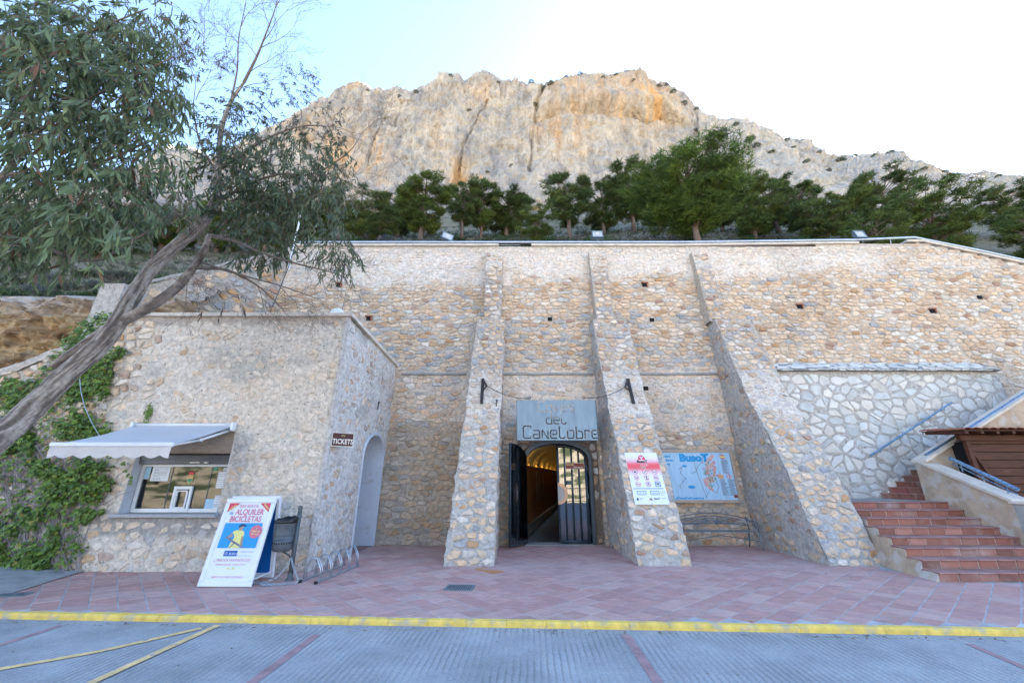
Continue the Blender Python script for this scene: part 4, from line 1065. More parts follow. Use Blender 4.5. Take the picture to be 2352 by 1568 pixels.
# ============================================================ STAIRCASE AND WHITE LIMESTONE WALL
RS = .145; TD = .31; SY0 = 7.9
stair = thing('staircase', 'red tiled staircase climbing beside the white stone wall on the right', 'stairs', (8.7, 9, 0))
lx = [7.33, 7.38, 7.42, 7.47, 7.52, 7.58, 7.62, 7.70]
RC = [(.30, .12, .085), (.34, .145, .105), (.27, .11, .08), (.37, .18, .14), (.24, .105, .08)]
NS = 8; LZ = RS*NS
b = MB()
for k in range(NS):
    y = SY0+TD*k; z1 = RS*(k+1); x1 = 13.2 if k < 4 else 10.1
    b.box(lx[k]+.03, x1, y+.03, (SY0+TD*(k+1)+.03) if k < 7 else 11.6, (0 if k < 1 else RS*k-.02), z1-.012, (.4, .3, .24))
b.build('stair_core', M['tanplaster'], stair)
for k in range(NS):
    y = SY0+TD*k; z0 = RS*k; x = lx[k]; x1 = 13.0 if k < 4 else 10.04; off_ = U(0, .0)
    while x < x1-.02:
        xe = min(x+.34, x1); g = .006; c = random.choice(RC); s_ = U(.85, 1.15); c = tuple(a*s_ for a in c)
        m = MB(); m.box(x+g, xe-g, y+U(0, .005), y+.035, z0+.004, z0+RS-.028, c, bev=.004); m.build('riser_tile', M['tile'], stair, origin=(x, y, z0))
        m = MB(); c2 = mix(random.choice(RC), (.33, .20, .19), .5); m.box(x+g, xe-g, y-.025+U(-.004, .004), y+TD+.03 if k < 7 else y+TD, z0+RS-.026, z0+RS+U(-.001, .002), c2, bev=.008); m.build('tread_tile', M['tile'], stair, origin=(x, y, z0+RS))
        x += .34
# landing
m = MB(); m.box(7.70, 10.1, SY0+TD*8+.003, 11.62, LZ-.03, LZ-.003, (.40, .36, .34)); m.build('landing', M['cement'], stair)
# grout stripes show between riser tiles
m = MB()
for k in range(NS): m.box(lx[k], (13.0 if k < 4 else 10.04), SY0+TD*k+.012, SY0+TD*k+.03, RS*k, RS*(k+1)-.03)
m.build('joint_mortar', M['coping'], stair)
# plastered stringer on the left, stepping with the treads
m = MB(); vs = []; fs = []; S = []
for k in range(NS): S += [(SY0+TD*k+.0, RS*k if k else 0, lx[k]), (SY0+TD*k+.0, RS*(k+1)-.03, lx[k])]
S.append((SY0+TD*8+.3, LZ-.03, 7.70))
for i, (y, z, x) in enumerate(S):
    vs += [(x-.012+.012*n1(y*5, z*5), y, z), (x-.05*(1)+.03*n1(y*4, 2)-.04, y, 0)]
for i in range(len(S)-1): k = 2*i; fs.append((k, k+1, k+3, k+2))
m.add(vs, fs); m.build('stringer', M['tanplaster'], stair)
# upper flight, climbing to the right along the white wall
for k in range(14):
    z0 = LZ+RS*k; pa = Vector((9.80+.245*k, 11.56, 0)); pb = Vector((10.28+.29*k, 10.5, 0)); d = (pb-pa); L_ = d.length; d.normalize(); nn = Vector((-d.y, d.x, 0)); nn = -nn if nn.x < 0 else nn
    n_ = 3
    for q in range(n_):
        a = pa+d*(L_*q/n_+.006); e = pa+d*(L_*(q+1)/n_-.006); c = tuple(v*U(.8, 1) for v in (.30, .12, .085))
        m = MB(); m.prism([a+Vector((0, 0, z0)), e+Vector((0, 0, z0)), e+Vector((0, 0, z0+RS-.03)), a+Vector((0, 0, z0+RS-.03))], nn*.4, c); m.build('riser_tile', M['tile'], stair, origin=(a.x, a.y, z0))
        m = MB(); h = z0+RS-.028; o = -nn*.025
        m.prism([a+o+Vector((0, 0, h)), e+o+Vector((0, 0, h)), e+nn*.42+Vector((0, 0, h)), a+nn*.42+Vector((0, 0, h))], Vector((0, 0, .028)), mix(c, (.33, .2, .18), .4)); m.build('tread_tile', M['tile'], stair, origin=(a.x, a.y, h))
# parapet: coping on a plastered wall, first down the lower flight, then up with the upper one
par = thing('stair_parapet', 'tan plastered stair parapet with pale stone coping and steel rail', 'parapet', (10.2, 9.8, 0))
def parap(path, name_top, th=.34):
    vs = []; fs = []; n = len(path)
    b = MB()
    for (x, y, zb, zt, ox) in path: vs += [(x, y, zb), (x, y, zt), (x+ox[0], y+ox[1], zt), (x+ox[0], y+ox[1], zb)]
    for i in range(n-1):
        for j in range(4): k = 4*i; fs.append((k+j, k+(j+1) % 4, k+4+(j+1) % 4, k+4+j))
    fs += [(0, 1, 2, 3), tuple(range(4*n-4, 4*n))[::-1]]
    b.add(vs, fs); return b
A_ = (10.06, 10.52); B_ = (9.98, 8.72)
n = 9; path = []
for i in range(n):
    f = i/(n-1); x = A_[0]+(B_[0]-A_[0])*f; y = A_[1]+(B_[1]-A_[1])*f; path.append((x, y, 0, 2.05-.84*f, (.27, 0)))
parap(path, '').build('plaster_wall', M['tanplaster'], par)
for i in range(5):
    f0, f1 = i/5, (i+1)/5-.004; vs = []
    for f in (f0, f1):
        x = A_[0]+(B_[0]-A_[0])*f; y = A_[1]+(B_[1]-A_[1])*f+(.04 if f == 0 else 0)-(.05 if f1 == f and i == 4 else 0); z = 2.05-.84*f
        for (dx, dz) in ((-.05, .002), (-.05, .065), (.32, .065), (.32, .002)): vs.append((x+dx, y, z+dz))
    m = MB(); m.add(vs, [(0, 1, 2, 3), (7, 6, 5, 4), (0, 4, 5, 1), (1, 5, 6, 2), (2, 6, 7, 3), (3, 7, 4, 0)]); m.build('coping_slab', M['coping'], par, origin=vs[0])
# end pier faced with pale stones
m = MB(); m.box(9.97, 10.9, 8.46, 8.71, 0, 1.19); m.build('pier', M['cement'], par)
ps = rubble([(9.99, .40), (10.88, .40), (10.88, 1.17), (9.99, 1.17)], .3, .26, lambda s, t, d: (s, 8.46-d, t), lambda x, z: mix((.50, .55, .56), (.58, .56, .52), R()), gap=.03, prot=.025, big=0)
put_stones(ps, par, M['white_stone'])
m = MB(); m.box(9.93, 10.95, 8.40, 8.76, 1.192, 1.25, bev=.01); m.build('pier_cap', M['coping'], par)
path = [(10.07+.4*i, 10.62, 0, 2.05+.205*i, (0, -.26)) for i in range(16)]
parap(path, '').build('plaster_wall', M['tanplaster'], par)
for i in range(8):
    x0 = 10.05+.78*i; x1 = x0+.775; m = MB(); z0, z1 = 2.05+.5125*(x0-10.07), 2.05+.5125*(x1-10.07)
    m.add([(x0, 10.68, z0), (x0, 10.68, z0+.065), (x0, 10.28, z0+.065), (x0, 10.28, z0), (x1, 10.68, z1), (x1, 10.68, z1+.065), (x1, 10.28, z1+.065), (x1, 10.28, z1)], [(3, 2, 1, 0), (4, 5, 6, 7), (1, 5, 4, 0), (2, 6, 5, 1), (3, 7, 6, 2), (0, 4, 7, 3)]); m.build('coping_slab', M['coping'], par, origin=(x0, 10.5, z0))
def rail(t, p, q, r, name='handrail', posts=0, drop=.12, m_='bluerail', sub=None):
    b = MB(); b.tube([p, q], r, 12); b.build(name, M[m_], t, smooth=False)
    for i in range(posts):
        a = Vector(p).lerp(Vector(q), (i+.5)/posts); b = MB(); b.tube([a, a+Vector((0, 0, -drop))], .012, 6); b.build('rail_post', M['bluerail'], t)
    if sub:
        b = MB(); o = Vector((0, 0, -sub)); b.tube([Vector(p).lerp(Vector(q), .02)+o, Vector(p).lerp(Vector(q), .97)+o], .014, 8); b.build('lower_rail', M['bluerail'], t)
# rails
rail(par, PX(2182, 1052, 10.2), PX(2338, 1124, 10.14), .04, posts=3, drop=.19, sub=.11)
rail(par, PY(2128, 1046, 10.45), (14.0, 10.45, PY(2128, 1046, 10.45).z+.505*(14-PY(2128, 1046, 10.45).x)), .05, posts=7, drop=.28, sub=.19)
# white limestone facing wall
wl = thing('white_stone_wall', 'facing wall of irregular white limestone slabs with a sloped coping behind the stairs', 'wall', (10.8, 11.6, 1.2))
def lY(z): return 11.56+.045*(z-1.15)
def lmap(s, t, d): return (s, lY(t)-d, t)
LX1 = 14.35; LT = 4.72
sheet(7.45, LX1, .9, LT, .13, lmap, lambda x, z: mix((.45, .43, .40), (.50, .45, .39), .5+.5*n1(x, z)), amp=.012).build('mortar_face', M['mortar'], wl, smooth=True)
m = MB(); m.add([(LX1, lY(.9), .9), (LX1, 12.4, .9), (LX1, 12.4, 5.1), (LX1, lY(LT), LT)], [(0, 1, 2, 3)], (.4, .38, .35)); m.build('mortar_end', M['mortar'], wl)
def wcol(x, z):
    s = U(.84, 1.06); c = random.choice([(.70, .68, .62), (.66, .65, .61), (.71, .66, .57), (.60, .61, .58)]); return tuple(a*s for a in c)
ls = rubble([(7.5, 1.15), (LX1-.02, 1.15), (LX1-.02, LT-.14), (7.5, LT-.14)], .31, .27, lmap, wcol, gap=.024, prot=.016, jit=1.25, rough=.09, big=.16)
put_stones(ls, wl, M['white_stone'], limit=300)
# sloped coping of white slabs with a small overhang
def ctop(s, t, d):   # t 0..1 up the slope
    return (s, lY(LT)-.13+t*.88-.0*d, LT+.0+t*.44+d)
sheet(7.55, LX1, 0, 1, .12, ctop, lambda x, z: (.30, .29, .28), amp=.006).build('coping_bed', M['mortar'], wl)
m = MB(); n = 60; vs = []; fs = []
for i in range(n+1):
    x = 7.55+(LX1-7.55)*i/n; e = .012*n1(x*5, 1)
    vs += [(x, lY(LT)-.13+e, LT+.005), (x, lY(LT)-.125+e, LT-.045), (x, lY(LT)+.02, LT-.07)]
for i in range(n):
    for j in range(2): k = 3*i+j; fs.append((k, k+1, k+4, k+3))
m.add(vs, fs, (.27, .26, .25)); m.build('coping_lip', M['mortar'], wl)
cs_ = rubble([(7.58, .02), (LX1-.02, .02), (LX1-.02, .98), (7.58, .98)], .40, .34, ctop, wcol, gap=.03, prot=.02, jit=1, rough=.1, big=0)
put_stones(cs_, wl, M['white_stone'], limit=120, name='coping_stone', rest='small_coping_stones')
ed = rubble([(7.6, LT-.07), (LX1-.02, LT-.07), (LX1-.02, LT+.0), (7.6, LT+.0)], .22, .07, lambda s, t, d: (s, lY(LT)-.135-d, t), wcol, gap=.012, prot=.012, keep=lambda a, b: .75, big=0)
put_stones(ed, wl, M['white_stone'], limit=0, name='edge_stone', rest='edge_stones')
t = thing('wall_handrail', 'straight worn blue steel handrail on brackets along the white stone wall', 'handrail', PY(2090, 985, 11.4))
p, q = PY(1999, 1046, 11.42), PY(2186, 924, 11.46); rail(t, p, q, .024)
for f in (.12, .38, .64, .9):
    a = p.lerp(q, f); b = MB(); b.tube([a+Vector((0, 0, -.02)), a+Vector((0, 0, -.07)), a+Vector((0, .17, -.07))], .009, 6); b.build('bracket', M['bluerail'], t)
# wooden kiosk with a tiled roof at the right edge
kk = thing('wooden_kiosk', 'dark brown timber kiosk with a tiled roof at the right edge behind the parapet', 'kiosk', (12, 9.4, 0))
KXa, KXb, KYf = 10.66, 14.4, 9.84
zt, zb2 = 2.70, .9
for i in range(13):
    z = .30+i*.178; m = MB(); m.box(KXa+.02, KXb, KYf+.03+U(0, .006), KYf+.055, z+.004, z+.172, bev=.006); m.build('plank', M['wood'], kk, origin=(KXa, KYf, z))
for x in (KXa, KXa+1.7, KXa+3.4):
    m = MB(); m.box(x, x+.1, KYf-.03, KYf+.06, 0, zt-.08, bev=.006); m.build('post', M['wood'], kk)
m = MB(); m.prism([Vector((KXa+.1, KYf-.02, 2.30)), Vector((KXa+.1, KYf-.02, 2.2)), Vector((KXa+.38, KYf-.02, 1.5)), Vector((KXa+.46, KYf-.02, 1.5))], Vector((0, .04, 0))); m.build('brace', M['wood'], kk)
m = MB(); m.box(KXa-.12, KXb, KYf-.04, KYf+.06, zt-.19, zt-.06, bev=.006); m.build('beam', M['wood'], kk)
for i in range(12):
    x = KXa-.28+i*.36; m = MB(); m.prism([Vector((x, KYf-.34, zt-.06)), Vector((x, KYf-.34, zt-.0)), Vector((x, KYf+.6, zt+.06)), Vector((x, KYf+.6, zt-.0))], Vector((.07, 0, 0))); m.build('rafter', M['wood'], kk)
m = MB(); m.prism([Vector((KXa-.32, KYf-.36, zt+.0)), Vector((KXb, KYf-.36, zt+.0)), Vector((KXb, KYf+.65, zt+.065)), Vector((KXa-.32, KYf+.65, zt+.065))], Vector((0, 0, .022))); m.build('roof_boards', M['wood'], kk)
for i in range(21):
    x = KXa-.34+i*.195
    for r in range(3):
        m = MB(); y0, y1 = KYf-.40+r*.35, KYf-.40+r*.35+.38; vs = []; fs = []
        for (yy, ll) in ((y0, .012), (y1, 0)):
            zz = zt+.03+(yy-KYf+.36)*.064+ll
            for a in range(5): an = math.pi*a/4; vs.append((x+.1-.1*math.cos(an), yy, zz+.045*math.sin(an)))
        for a in range(4): fs.append((a, a+1, a+6, a+5))
        vs += [(v[0], v[1], v[2]-.012) for v in vs[:5]]; fs += [(a, a+10, a+11, a+1) for a in range(4)]
        m.add(vs, fs); m.build('roof_tile', M['rooftile'], kk, origin=(x, y0, zt))
m = MB(); m.box(KXa+.2, KXb, KYf+.06, KYf+.6, .1, zt-.2); m.build('inner_box', M['dark'], kk)

# ============================================================ OBJECTS
# hanging sign with cut out letters
STR = {
 'C': ([[(.7, .84), (.7, 1), (.12, 1), (0, .88), (0, .12), (.12, 0), (.7, 0), (.7, .14)]], .9),
 'o': ([[(.06, .64), (.0, .56), (0, .08), (.08, 0), (.5, 0), (.58, .08), (.58, .56), (.5, .64), (.18, .64)]], .78),
 'v': ([[(0, .64), (.27, 0), (.33, 0), (.6, .64)]], .76),
 'e': ([[(.13, .32), (.58, .32), (.58, .56), (.5, .64), (.08, .64), (0, .56), (0, .08), (.08, 0), (.6, 0)]], .8),
 's': ([[(.6, .64), (.08, .64), (0, .56), (0, .40), (.08, .32), (.5, .32), (.58, .26), (.58, .08), (.5, 0), (0, 0)]], .78),
 'd': ([[(.58, 1.0), (.58, 0), (.08, 0), (0, .08), (0, .48), (.08, .56), (.46, .56)]], .78),
 'L': ([[(0, 1.0), (0, .1), (.1, 0), (.42, 0), (.5, .16)]], .72),
 'a': ([[(0, .64), (.5, .64), (.58, .56), (.58, 0), (.08, 0), (0, .08), (0, .3), (.45, .32)]], .78),
 'N': ([[(0, 0), (0, .64), (.06, .64), (.5, 0), (.56, 0), (.56, .64)]], .76),
 'b': ([[(0, 1.0), (0, .0), (.5, 0), (.58, .08), (.58, .48), (.5, .56), (.14, .56)]], .78),
 'r': ([[(0, 0), (0, .64), (.36, .64), (.42, .5)]], .62)}
def outline_of(pts, w_):
    n = len(pts); Lf = []; Rt = []
    for i in range(n):
        p = Vector(pts[i]); a = Vector(pts[max(i-1, 0)]); c = Vector(pts[min(i+1, n-1)])
        d0 = (p-a).normalized() if i else (c-p).normalized(); d1 = (c-p).normalized() if i < n-1 else d0
        n0 = Vector((-d0.y, d0.x)); n1_ = Vector((-d1.y, d1.x)); m = (n0+n1_); m = m.normalized() if m.length > 1e-4 else n0
        k = min(1.6, 1/max(.3, m.dot(n0))); Lf.append(p+m*w_/2*k); Rt.append(p-m*w_/2*k)
    return Lf+Rt[::-1]
SW, SH = 2.09, 1.05
def sign_panel():
    cu = bpy.data.curves.new('sign_panel', 'CURVE'); cu.dimensions = '2D'; cu.fill_mode = 'BOTH'; cu.extrude = .006
    def sp(pts):
        s = cu.splines.new('POLY'); s.points.add(len(pts)-1); s.use_cyclic_u = True
        for q, p in zip(s.points, pts): q.co = (p[0], p[1], 0, 1)
    sp([(0, 0), (SW, 0), (SW+.0, SH), (0, SH)])
    for word, x, y, h in (('Coves', .56, .74, .27), ('deL', .77, .425, .27), ('CaNeLobre', .165, .055, .31)):
        for ch in word:
            sts, adv = STR[ch]
            for s in sts:
                wst = .030; sp([(q[0], q[1]) for q in outline_of([(x+px*h*.88, y+py*h) for px, py in s], wst)])
            x += adv*h*.93
    ob = bpy.data.objects.new('t', cu); COL.objects.link(ob); dg = bpy.context.evaluated_depsgraph_get(); dg.update()
    me = bpy.data.meshes.new_from_object(ob.evaluated_get(dg)); bpy.data.objects.remove(ob); return me
sg = thing('hanging_sign', 'grey steel sign with cut out letters Coves del Canelobre hanging on chains above the gate', 'sign', (1.17, 10.75, 2.6))
me = sign_panel(); pA = PY(1187.5, 1011, 10.72); pB = PY(1187, 917.5, 10.78)
fsg = Fr(pA, (1, -.005, 0), pB-pA); me.transform(fsg.mat(0, 0, 0)); me.materials.clear(); me.materials.append(M['signsteel']); link('panel', me, sg)
b = MB(); fsg.quad(b, 0, -.008, SW, -.0005, .03, th=.06); fsg.quad(b, -.008, 0, -.0005, SH, .03, th=.06); fsg.quad(b, SW+.0005, 0, SW+.008, SH, .03, th=.06); b.build('edge_frame', M['steel'], sg)
def chain(name, t, pts, r=.004, ll=.035, m_='rust', w_=.011):
    b = MB(); k = 0; P = [Vector(p) for p in pts]; acc = []
    for a, c in zip(P, P[1:]):
        L_ = (c-a).length; n = max(1, int(L_/(ll*.78)))
        for i in range(n): acc.append((a.lerp(c, (i+.5)/n), (c-a).normalized()))
    for i, (c, d) in enumerate(acc):
        s = d.cross(Vector((0, 0, 1)) if abs(d.z) < .95 else Vector((1, 0, 0))).normalized()
        if i % 2: s = d.cross(s).normalized()
        ring = []
        for j in range(8):
            a = 2*math.pi*j/8; ring.append(c+d*(ll/2*math.cos(a))+s*(w_*math.sin(a)))
        b.tube(ring+[ring[0]], r, 4, cap=False)
    return b.build(name, M[m_], t)
for sx, (cu_, cv), px_, lab in ((0, (1112, 890), (1216, 915), 'left'), (1, (1440, 888), (1340, 913), 'right')):
    yb = 11.02
    br = thing('sign_bracket', ('black steel bracket on the left buttress holding the sign chain', 'black steel bracket on the right buttress holding the sign chain')[sx], 'bracket', PY(cu_, cv, 11))
    u0 = 1107 if sx == 0 else 1447
    top = PY(1106 if sx == 0 else 1457, 866 if sx == 0 else 866, 10.95); bot = PY(1109 if sx == 0 else 1443, 927, 10.78)
    x_ = (top.x+bot.x)/2; dv = Vector((0, bfY(bot.z)-bfY(top.z), bot.z-top.z))
    yt, ybm = bfY(top.z), bfY(bot.z)
    b = MB(); b.prism([Vector((x_-.04, yt, top.z)), Vector((x_+.04, yt, top.z)), Vector((x_+.04, ybm, bot.z)), Vector((x_-.04, ybm, bot.z))], Vector((0, -.05, 0))); b.build('back_plate', M['rust'], br)
    e = Vector((x_, yt-.62, top.z-.13)); a0 = Vector((x_, yt-.02, top.z-.05)); tip = PY(1118 if sx == 0 else 1436, 886 if sx == 0 else 889, yt-.32)
    b = MB(); b.tube([a0+Vector((0, 0, .03)), tip], .03, 4); b.build('arm', M['rust'], br)
    b = MB(); b.tube([Vector((x_, (yt+ybm)/2, (top.z+bot.z)/2)), tip], .022, 4); b.build('strut', M['rust'], br)
    at = PY(px_[0], px_[1], 10.79); pts = []
    for i in range(9):
        f = i/8; p = tip.lerp(at, f); p.z -= .10*math.sin(math.pi*f); pts.append(p)
    ct = thing('sign_chain', ('black chain from the left bracket to the hanging sign', 'black chain from the right bracket to the hanging sign')[sx], 'chain', tip, group=None)
    chain('links', ct, pts, .005, .05, 'rust', .013)
    b = MB(); rr = [at+Vector((.035*math.cos(q*.63), 0, .035*math.sin(q*.63))) for q in range(11)]; b.tube(rr, .006, 5, cap=False); b.build('ring', M['rust'], ct)
# rusty hooks on the walls
for (u, v, Y, lab) in ((1140, 925, 10.8, 'short rusty iron bar sticking out of the left buttress under its bracket'), (869, 930, 11.2, 'small rusty hook on the side wall of the ticket office above the niche')):
    p = PY(u, v, Y)
    if u == 1140: p = PY(u, v, bfY(p.z)-.03)
    else: p = PX(u, v, KX(11.3)+.03)
    t = thing('iron_hook', lab, 'hook', p); b = MB(); b.tube([p+Vector((.0, 0, .10)), p+Vector((0, -.01, -.12))], .014, 6); b.tube([p+Vector((0, 0, .02)), p+Vector((.05, -.05, .08))], .009, 5); b.build('bar', M['rust'], t)

# rules panel on the right buttress
q0 = PY(1459, 1158, 9.6); q0 = PY(1459, 1158, bfY(q0.z)-.045); q1 = PY(1434, 1039, 10.2); q1 = PY(1434, 1039, bfY(q1.z)-.045); q2 = PY(1538.7, 1158, q0.y)
PW, PH = (q2-q0).length, (q1-q0).length
rp = thing('rules_panel', 'white and red information panel with prohibition pictograms on the right buttress', 'sign', q0)
fr = Fr(q0, (1, 0, 0), q1-q0); 
b = MB(); fr.quad(b, 0, 0, PW, PH, 0, th=.006); b.build('panel', M['pwhite'], rp)
b = MB(); n = 24; vs = []; fs = []; cc = []
for i in range(n+1):
    f = .40+.60*i/n; y = f*PH; g = math.exp(-((f-.72)/.11)**2); c = mix((.76, .76, .82), (.80, .10, .11), min(1, g*1.1)); vs += [tuple(fr.p(.003, y-.002*(i == n), .002)), tuple(fr.p(PW-.003, y-.002*(i == n), .002))]; cc += [c, c]
for i in range(n): k = 2*i; fs.append((k, k+1, k+3, k+2))
b.add(vs, fs, cc); b.build('gradient_print', M['print'], rp)
u_ = PW/.77
b = MB(); cx = PW*.49; cy = PH*.88
fr.poly(b, [(cx-.085, cy-.035), (cx+.085, cy-.035), (cx+.08, cy+.02), (cx+.045, cy+.07), (cx, cy+.085), (cx-.045, cy+.07), (cx-.08, cy+.02)], .004); b.build('emblem', M['pred'], rp)
b = MB(); fr.line(b, [(cx, cy-.035), (cx, cy+.05)], .02, .005); fr.line(b, [(cx, cy), (cx-.04, cy+.03), (cx-.04, cy+.05)], .014, .005); fr.line(b, [(cx, cy), (cx+.04, cy+.03), (cx+.04, cy+.05)], .014, .005); b.build('emblem_candelabrum', M['pwhite'], rp)
text('BusoT', fr, cx, PH*.79, .095, M['pblack'], rp, .005, 'CENTER', bold=.004)
text('Coves del', fr, cx+.03, PH*.755, .042, M['pwhite'], rp, .005, 'CENTER'); text('Canelobre', fr, cx+.03, PH*.722, .046, M['pwhite'], rp, .005, 'CENTER')
red = MB(); wht = MB(); blk = MB()
cols = (.20, .50, .79); rows = (.605, .49, .37); rr = .058
for ri, ry in enumerate(rows):
    for ci, rx in enumerate(cols):
        x, y = PW*rx+.006*(ri), PH*ry
        if ri == 2 and ci == 2: continue
        fr.disc(wht, x, y, rr*.95, .004); fr.ring(red, x, y, rr, .009, .007); fr.line(red, [(x-.038, y+.038), (x+.038, y-.038)], .009, .0075)
        k = ri*3+ci
        if k == 0: fr.quad(blk, x-.026, y-.018, x+.026, y+.018, .0055); fr.quad(blk, x-.012, y+.018, x+.01, y+.026, .0055)
        if k == 1: fr.line(blk, [(x-.03, y-.02), (x, y-.01), (x+.012, y+.025), (x+.03, y+.02)], .012, .0055)
        if k == 2: fr.line(blk, [(x-.035, y-.008), (x+.03, y+.004)], .010, .0055); fr.line(blk, [(x+.03, y+.012), (x+.02, y+.03)], .005, .0055)
        if k == 3: fr.line(blk, [(x-.02, y), (x+.02, y)], .018, .0055); fr.line(blk, [(x-.018, y), (x-.022, y-.03)], .007, .0055); fr.line(blk, [(x+.016, y), (x+.02, y-.03)], .007, .0055); fr.line(blk, [(x+.02, y), (x+.032, y+.022)], .012, .0055)
        if k == 4: fr.disc(blk, x, y+.033, .009, .0055, 8); fr.line(blk, [(x, y+.025), (x, y-.005)], .014, .0055); fr.line(blk, [(x, y-.005), (x-.014, y-.038)], .007, .0055); fr.line(blk, [(x, y-.005), (x+.016, y-.036)], .007, .0055); fr.line(blk, [(x-.02, y+.0), (x, y+.02), (x+.022, y+.005)], .006, .0055)
        if k == 5: fr.poly(blk, [(x-.035, y-.005), (x-.02, y+.018), (x+.02, y+.014), (x+.036, y-.004), (x+.0, y-.012)], .0055)
        if k == 6: fr.line(blk, [(x-.038, y), (x+.038, y-.004)], .008, .0055); fr.line(blk, [(x-.02, y-.014), (x+.03, y-.016)], .005, .0055)
        if k == 7: fr.line(blk, [(x+.012, y+.03), (x+.012, y-.01)], .012, .0055); fr.line(blk, [(x-.012, y+.01), (x-.012, y-.03)], .009, .0055)
blu = MB(); x, y = PW*.80, PH*.37
for (x0, y0, x1, y1) in ((x-.062, y-.06, x+.058, y-.046), (x-.062, y+.05, x+.058, y+.064), (x-.062, y-.0461, x-.048, y+.0499), (x+.044, y-.0461, x+.058, y+.0499)): fr.quad(blu, x0, y0, x1, y1, .005)
fr.quad(blk, x-.028, y-.02, x-.008, y+.03, .005); fr.quad(blk, x+.006, y-.02, x+.026, y+.03, .005)
fr.quad(blu, .08, PH*.287-.005, PW*.94, PH*.287+.008, .004)
for (x0, x1) in ((.10, .30), (.40, .60)):
    y0, y1 = PH*.172, PH*.245
    fr.quad(blu, x0*u_, y0, x1*u_, y0+.010, .005); fr.quad(blu, x0*u_, y1-.010, x1*u_, y1, .005); fr.quad(blu, x0*u_, y0+.0101, x0*u_+.010, y1-.0101, .005); fr.quad(blu, x1*u_-.010, y0+.0101, x1*u_, y1-.0101, .005)
wht.build('pictogram_discs', M['pwhite'], rp); red.build('prohibition_rings', M['pred'], rp); blk.build('pictograms', M['pblack'], rp); blu.build('blue_boxes', M['pdeep'], rp)
text('info', fr, .02, PH*.275, .045, M['pdeep'], rp, .005)
text('17º C', fr, .20*u_, PH*.192, .052, M['pdeep'], rp, .005, 'CENTER'); text('±40 min', fr, .50*u_, PH*.192, .046, M['pdeep'], rp, .005, 'CENTER', sx=.85)
for i, s in enumerate(('- Visita Guiada', '- Guided Tour', '- Führung')): text(s, fr, .615*u_, PH*(.228-.033*i), .030, M['pdeep'], rp, .005, sx=.72)
text('Ajuntament', fr, .12, PH*.105, .026, M['pdeep'], rp, .005, sx=.8); text('de Busot', fr, .12, PH*.08, .026, M['pdeep'], rp, .005, sx=.8)
text('BusoT', fr, .45*u_, PH*.09, .05, M['pblack'], rp, .005, bold=.002); text('TURISME', fr, .60*u_, PH*.10, .034, M['pgrey'], rp, .005)
b = MB(); fr.poly(b, [(.06, PH*.115), (.06, PH*.08), (.08, PH*.06), (.10, PH*.08), (.10, PH*.115)], .005); b.build('crest', M['pnavy'], rp)
b = MB(); fr.disc(b, .38*u_, PH*.095, .028, .005, 12); b.build('leaf_mark', M['pgreen'], rp); b = MB(); fr.disc(b, .355*u_, PH*.09, .016, .006, 10); fr.disc(b, .40*u_, PH*.078, .012, .006, 10); b.build('dot_marks', M['pred'], rp)
for (x, y) in ((PW*.5, PH*.975), (PW*.5, PH*.025), (.02, PH*.56), (PW-.02, PH*.56)):
    b = MB(); b.lathe([(0, .006), (.010, .004), (.012, 0)], (0, 0, 0), 8); b.v = [tuple(fr.p(x+a, y+c, d)) for a, c, d in b.v]; b.build('screw', M['galv'], rp)

# map board between the buttresses
mb_ = thing('map_board', 'framed pale blue tourist map board headed Busot above the iron bench', 'notice board', (5.1, 11.8, 1.1))
p1 = PY(1703, 1154.5, 11.78); p2 = PY(1682.5, 1032, 11.86); BX0 = 3.98; BW = p1.x-BX0; BH = (p2-p1).length
fm_ = Fr((BX0, 11.78, p1.z), (1, 0, 0), (0, p2.y-p1.y+.03, p2.z-p1.z))
b = MB(); fm_.quad(b, .05, .05, BW-.05, BH-.05, .02, th=.05); b.build('panel', M['pwood'], mb_)
for (x0, y0, x1, y1) in ((0, 0, BW, .075), (0, BH-.075, BW, BH), (0, .0755, .075, BH-.0755), (BW-.075, .0755, BW, BH-.0755)):
    b = MB(); fm_.quad(b, x0, y0, x1, y1, .05, th=.09); b.build('frame_board', M['board'], mb_)
def X_(u): return (u-1519)/(1692-1519)          # across the visible part
def bp(zx, zy):   # coordinates measured on the photographed board, 0..1
    return (.55+zx*(BW-.65), .1+zy*(BH-.18))
text('BusoT', fm_, bp(.10, .81)[0], bp(0, .81)[1], .27, M['pblue'], mb_, .024, bold=.018, sx=1.15)
for i, s in enumerate(('Descubre', 'Descobreix', 'Discover')): text(s, fm_, .12, BH*(.85-.075*i), .085, M['pblue'], mb_, .024, bold=.004)
text('#CovesDelCanelobre', fm_, .45, .095, .085, M['pblue'], mb_, .024, bold=.003); text('#Busot', fm_, .12, .095, .085, M['pblue'], mb_, .024, bold=.003)
b = MB()
for (zx, zy, rx) in ((.17, .70, .07), (.24, .25, .10)):
    x, y = bp(zx, zy); fm_.disc(b, x, y, rx, .024, 18, ry=rx*.42)
for (dx, dy, a) in ((-.10, .10, 2.2), (-.04, .16, 1.5), (-.13, -.01, 3.0)):
    x, y = bp(.18, .26); fm_.poly(b, [(x+dx, y+dy), (x+dx+.05*math.cos(a)-.02, y+dy+.06*math.sin(a)), (x+dx+.05*math.cos(a)+.02, y+dy+.06*math.sin(a))], .025)
b.build('blue_blots', M['pblue'], mb_)
b = MB()
for pl in ([(.05, .62), (.12, .68), (.08, .55), (.14, .45), (.10, .35), (.03, .28), (.05, .22)], [(.28, .54), (.36, .58), (.40, .68), (.50, .80), (.54, .98)], [(.45, .02), (.50, .10), (.56, .22), (.66, .12), (.72, .25), (.68, .40)], [(.34, .98), (.37, .60), (.47, .02)]):
    fm_.line(b, [bp(*p) for p in pl], .012, .024)
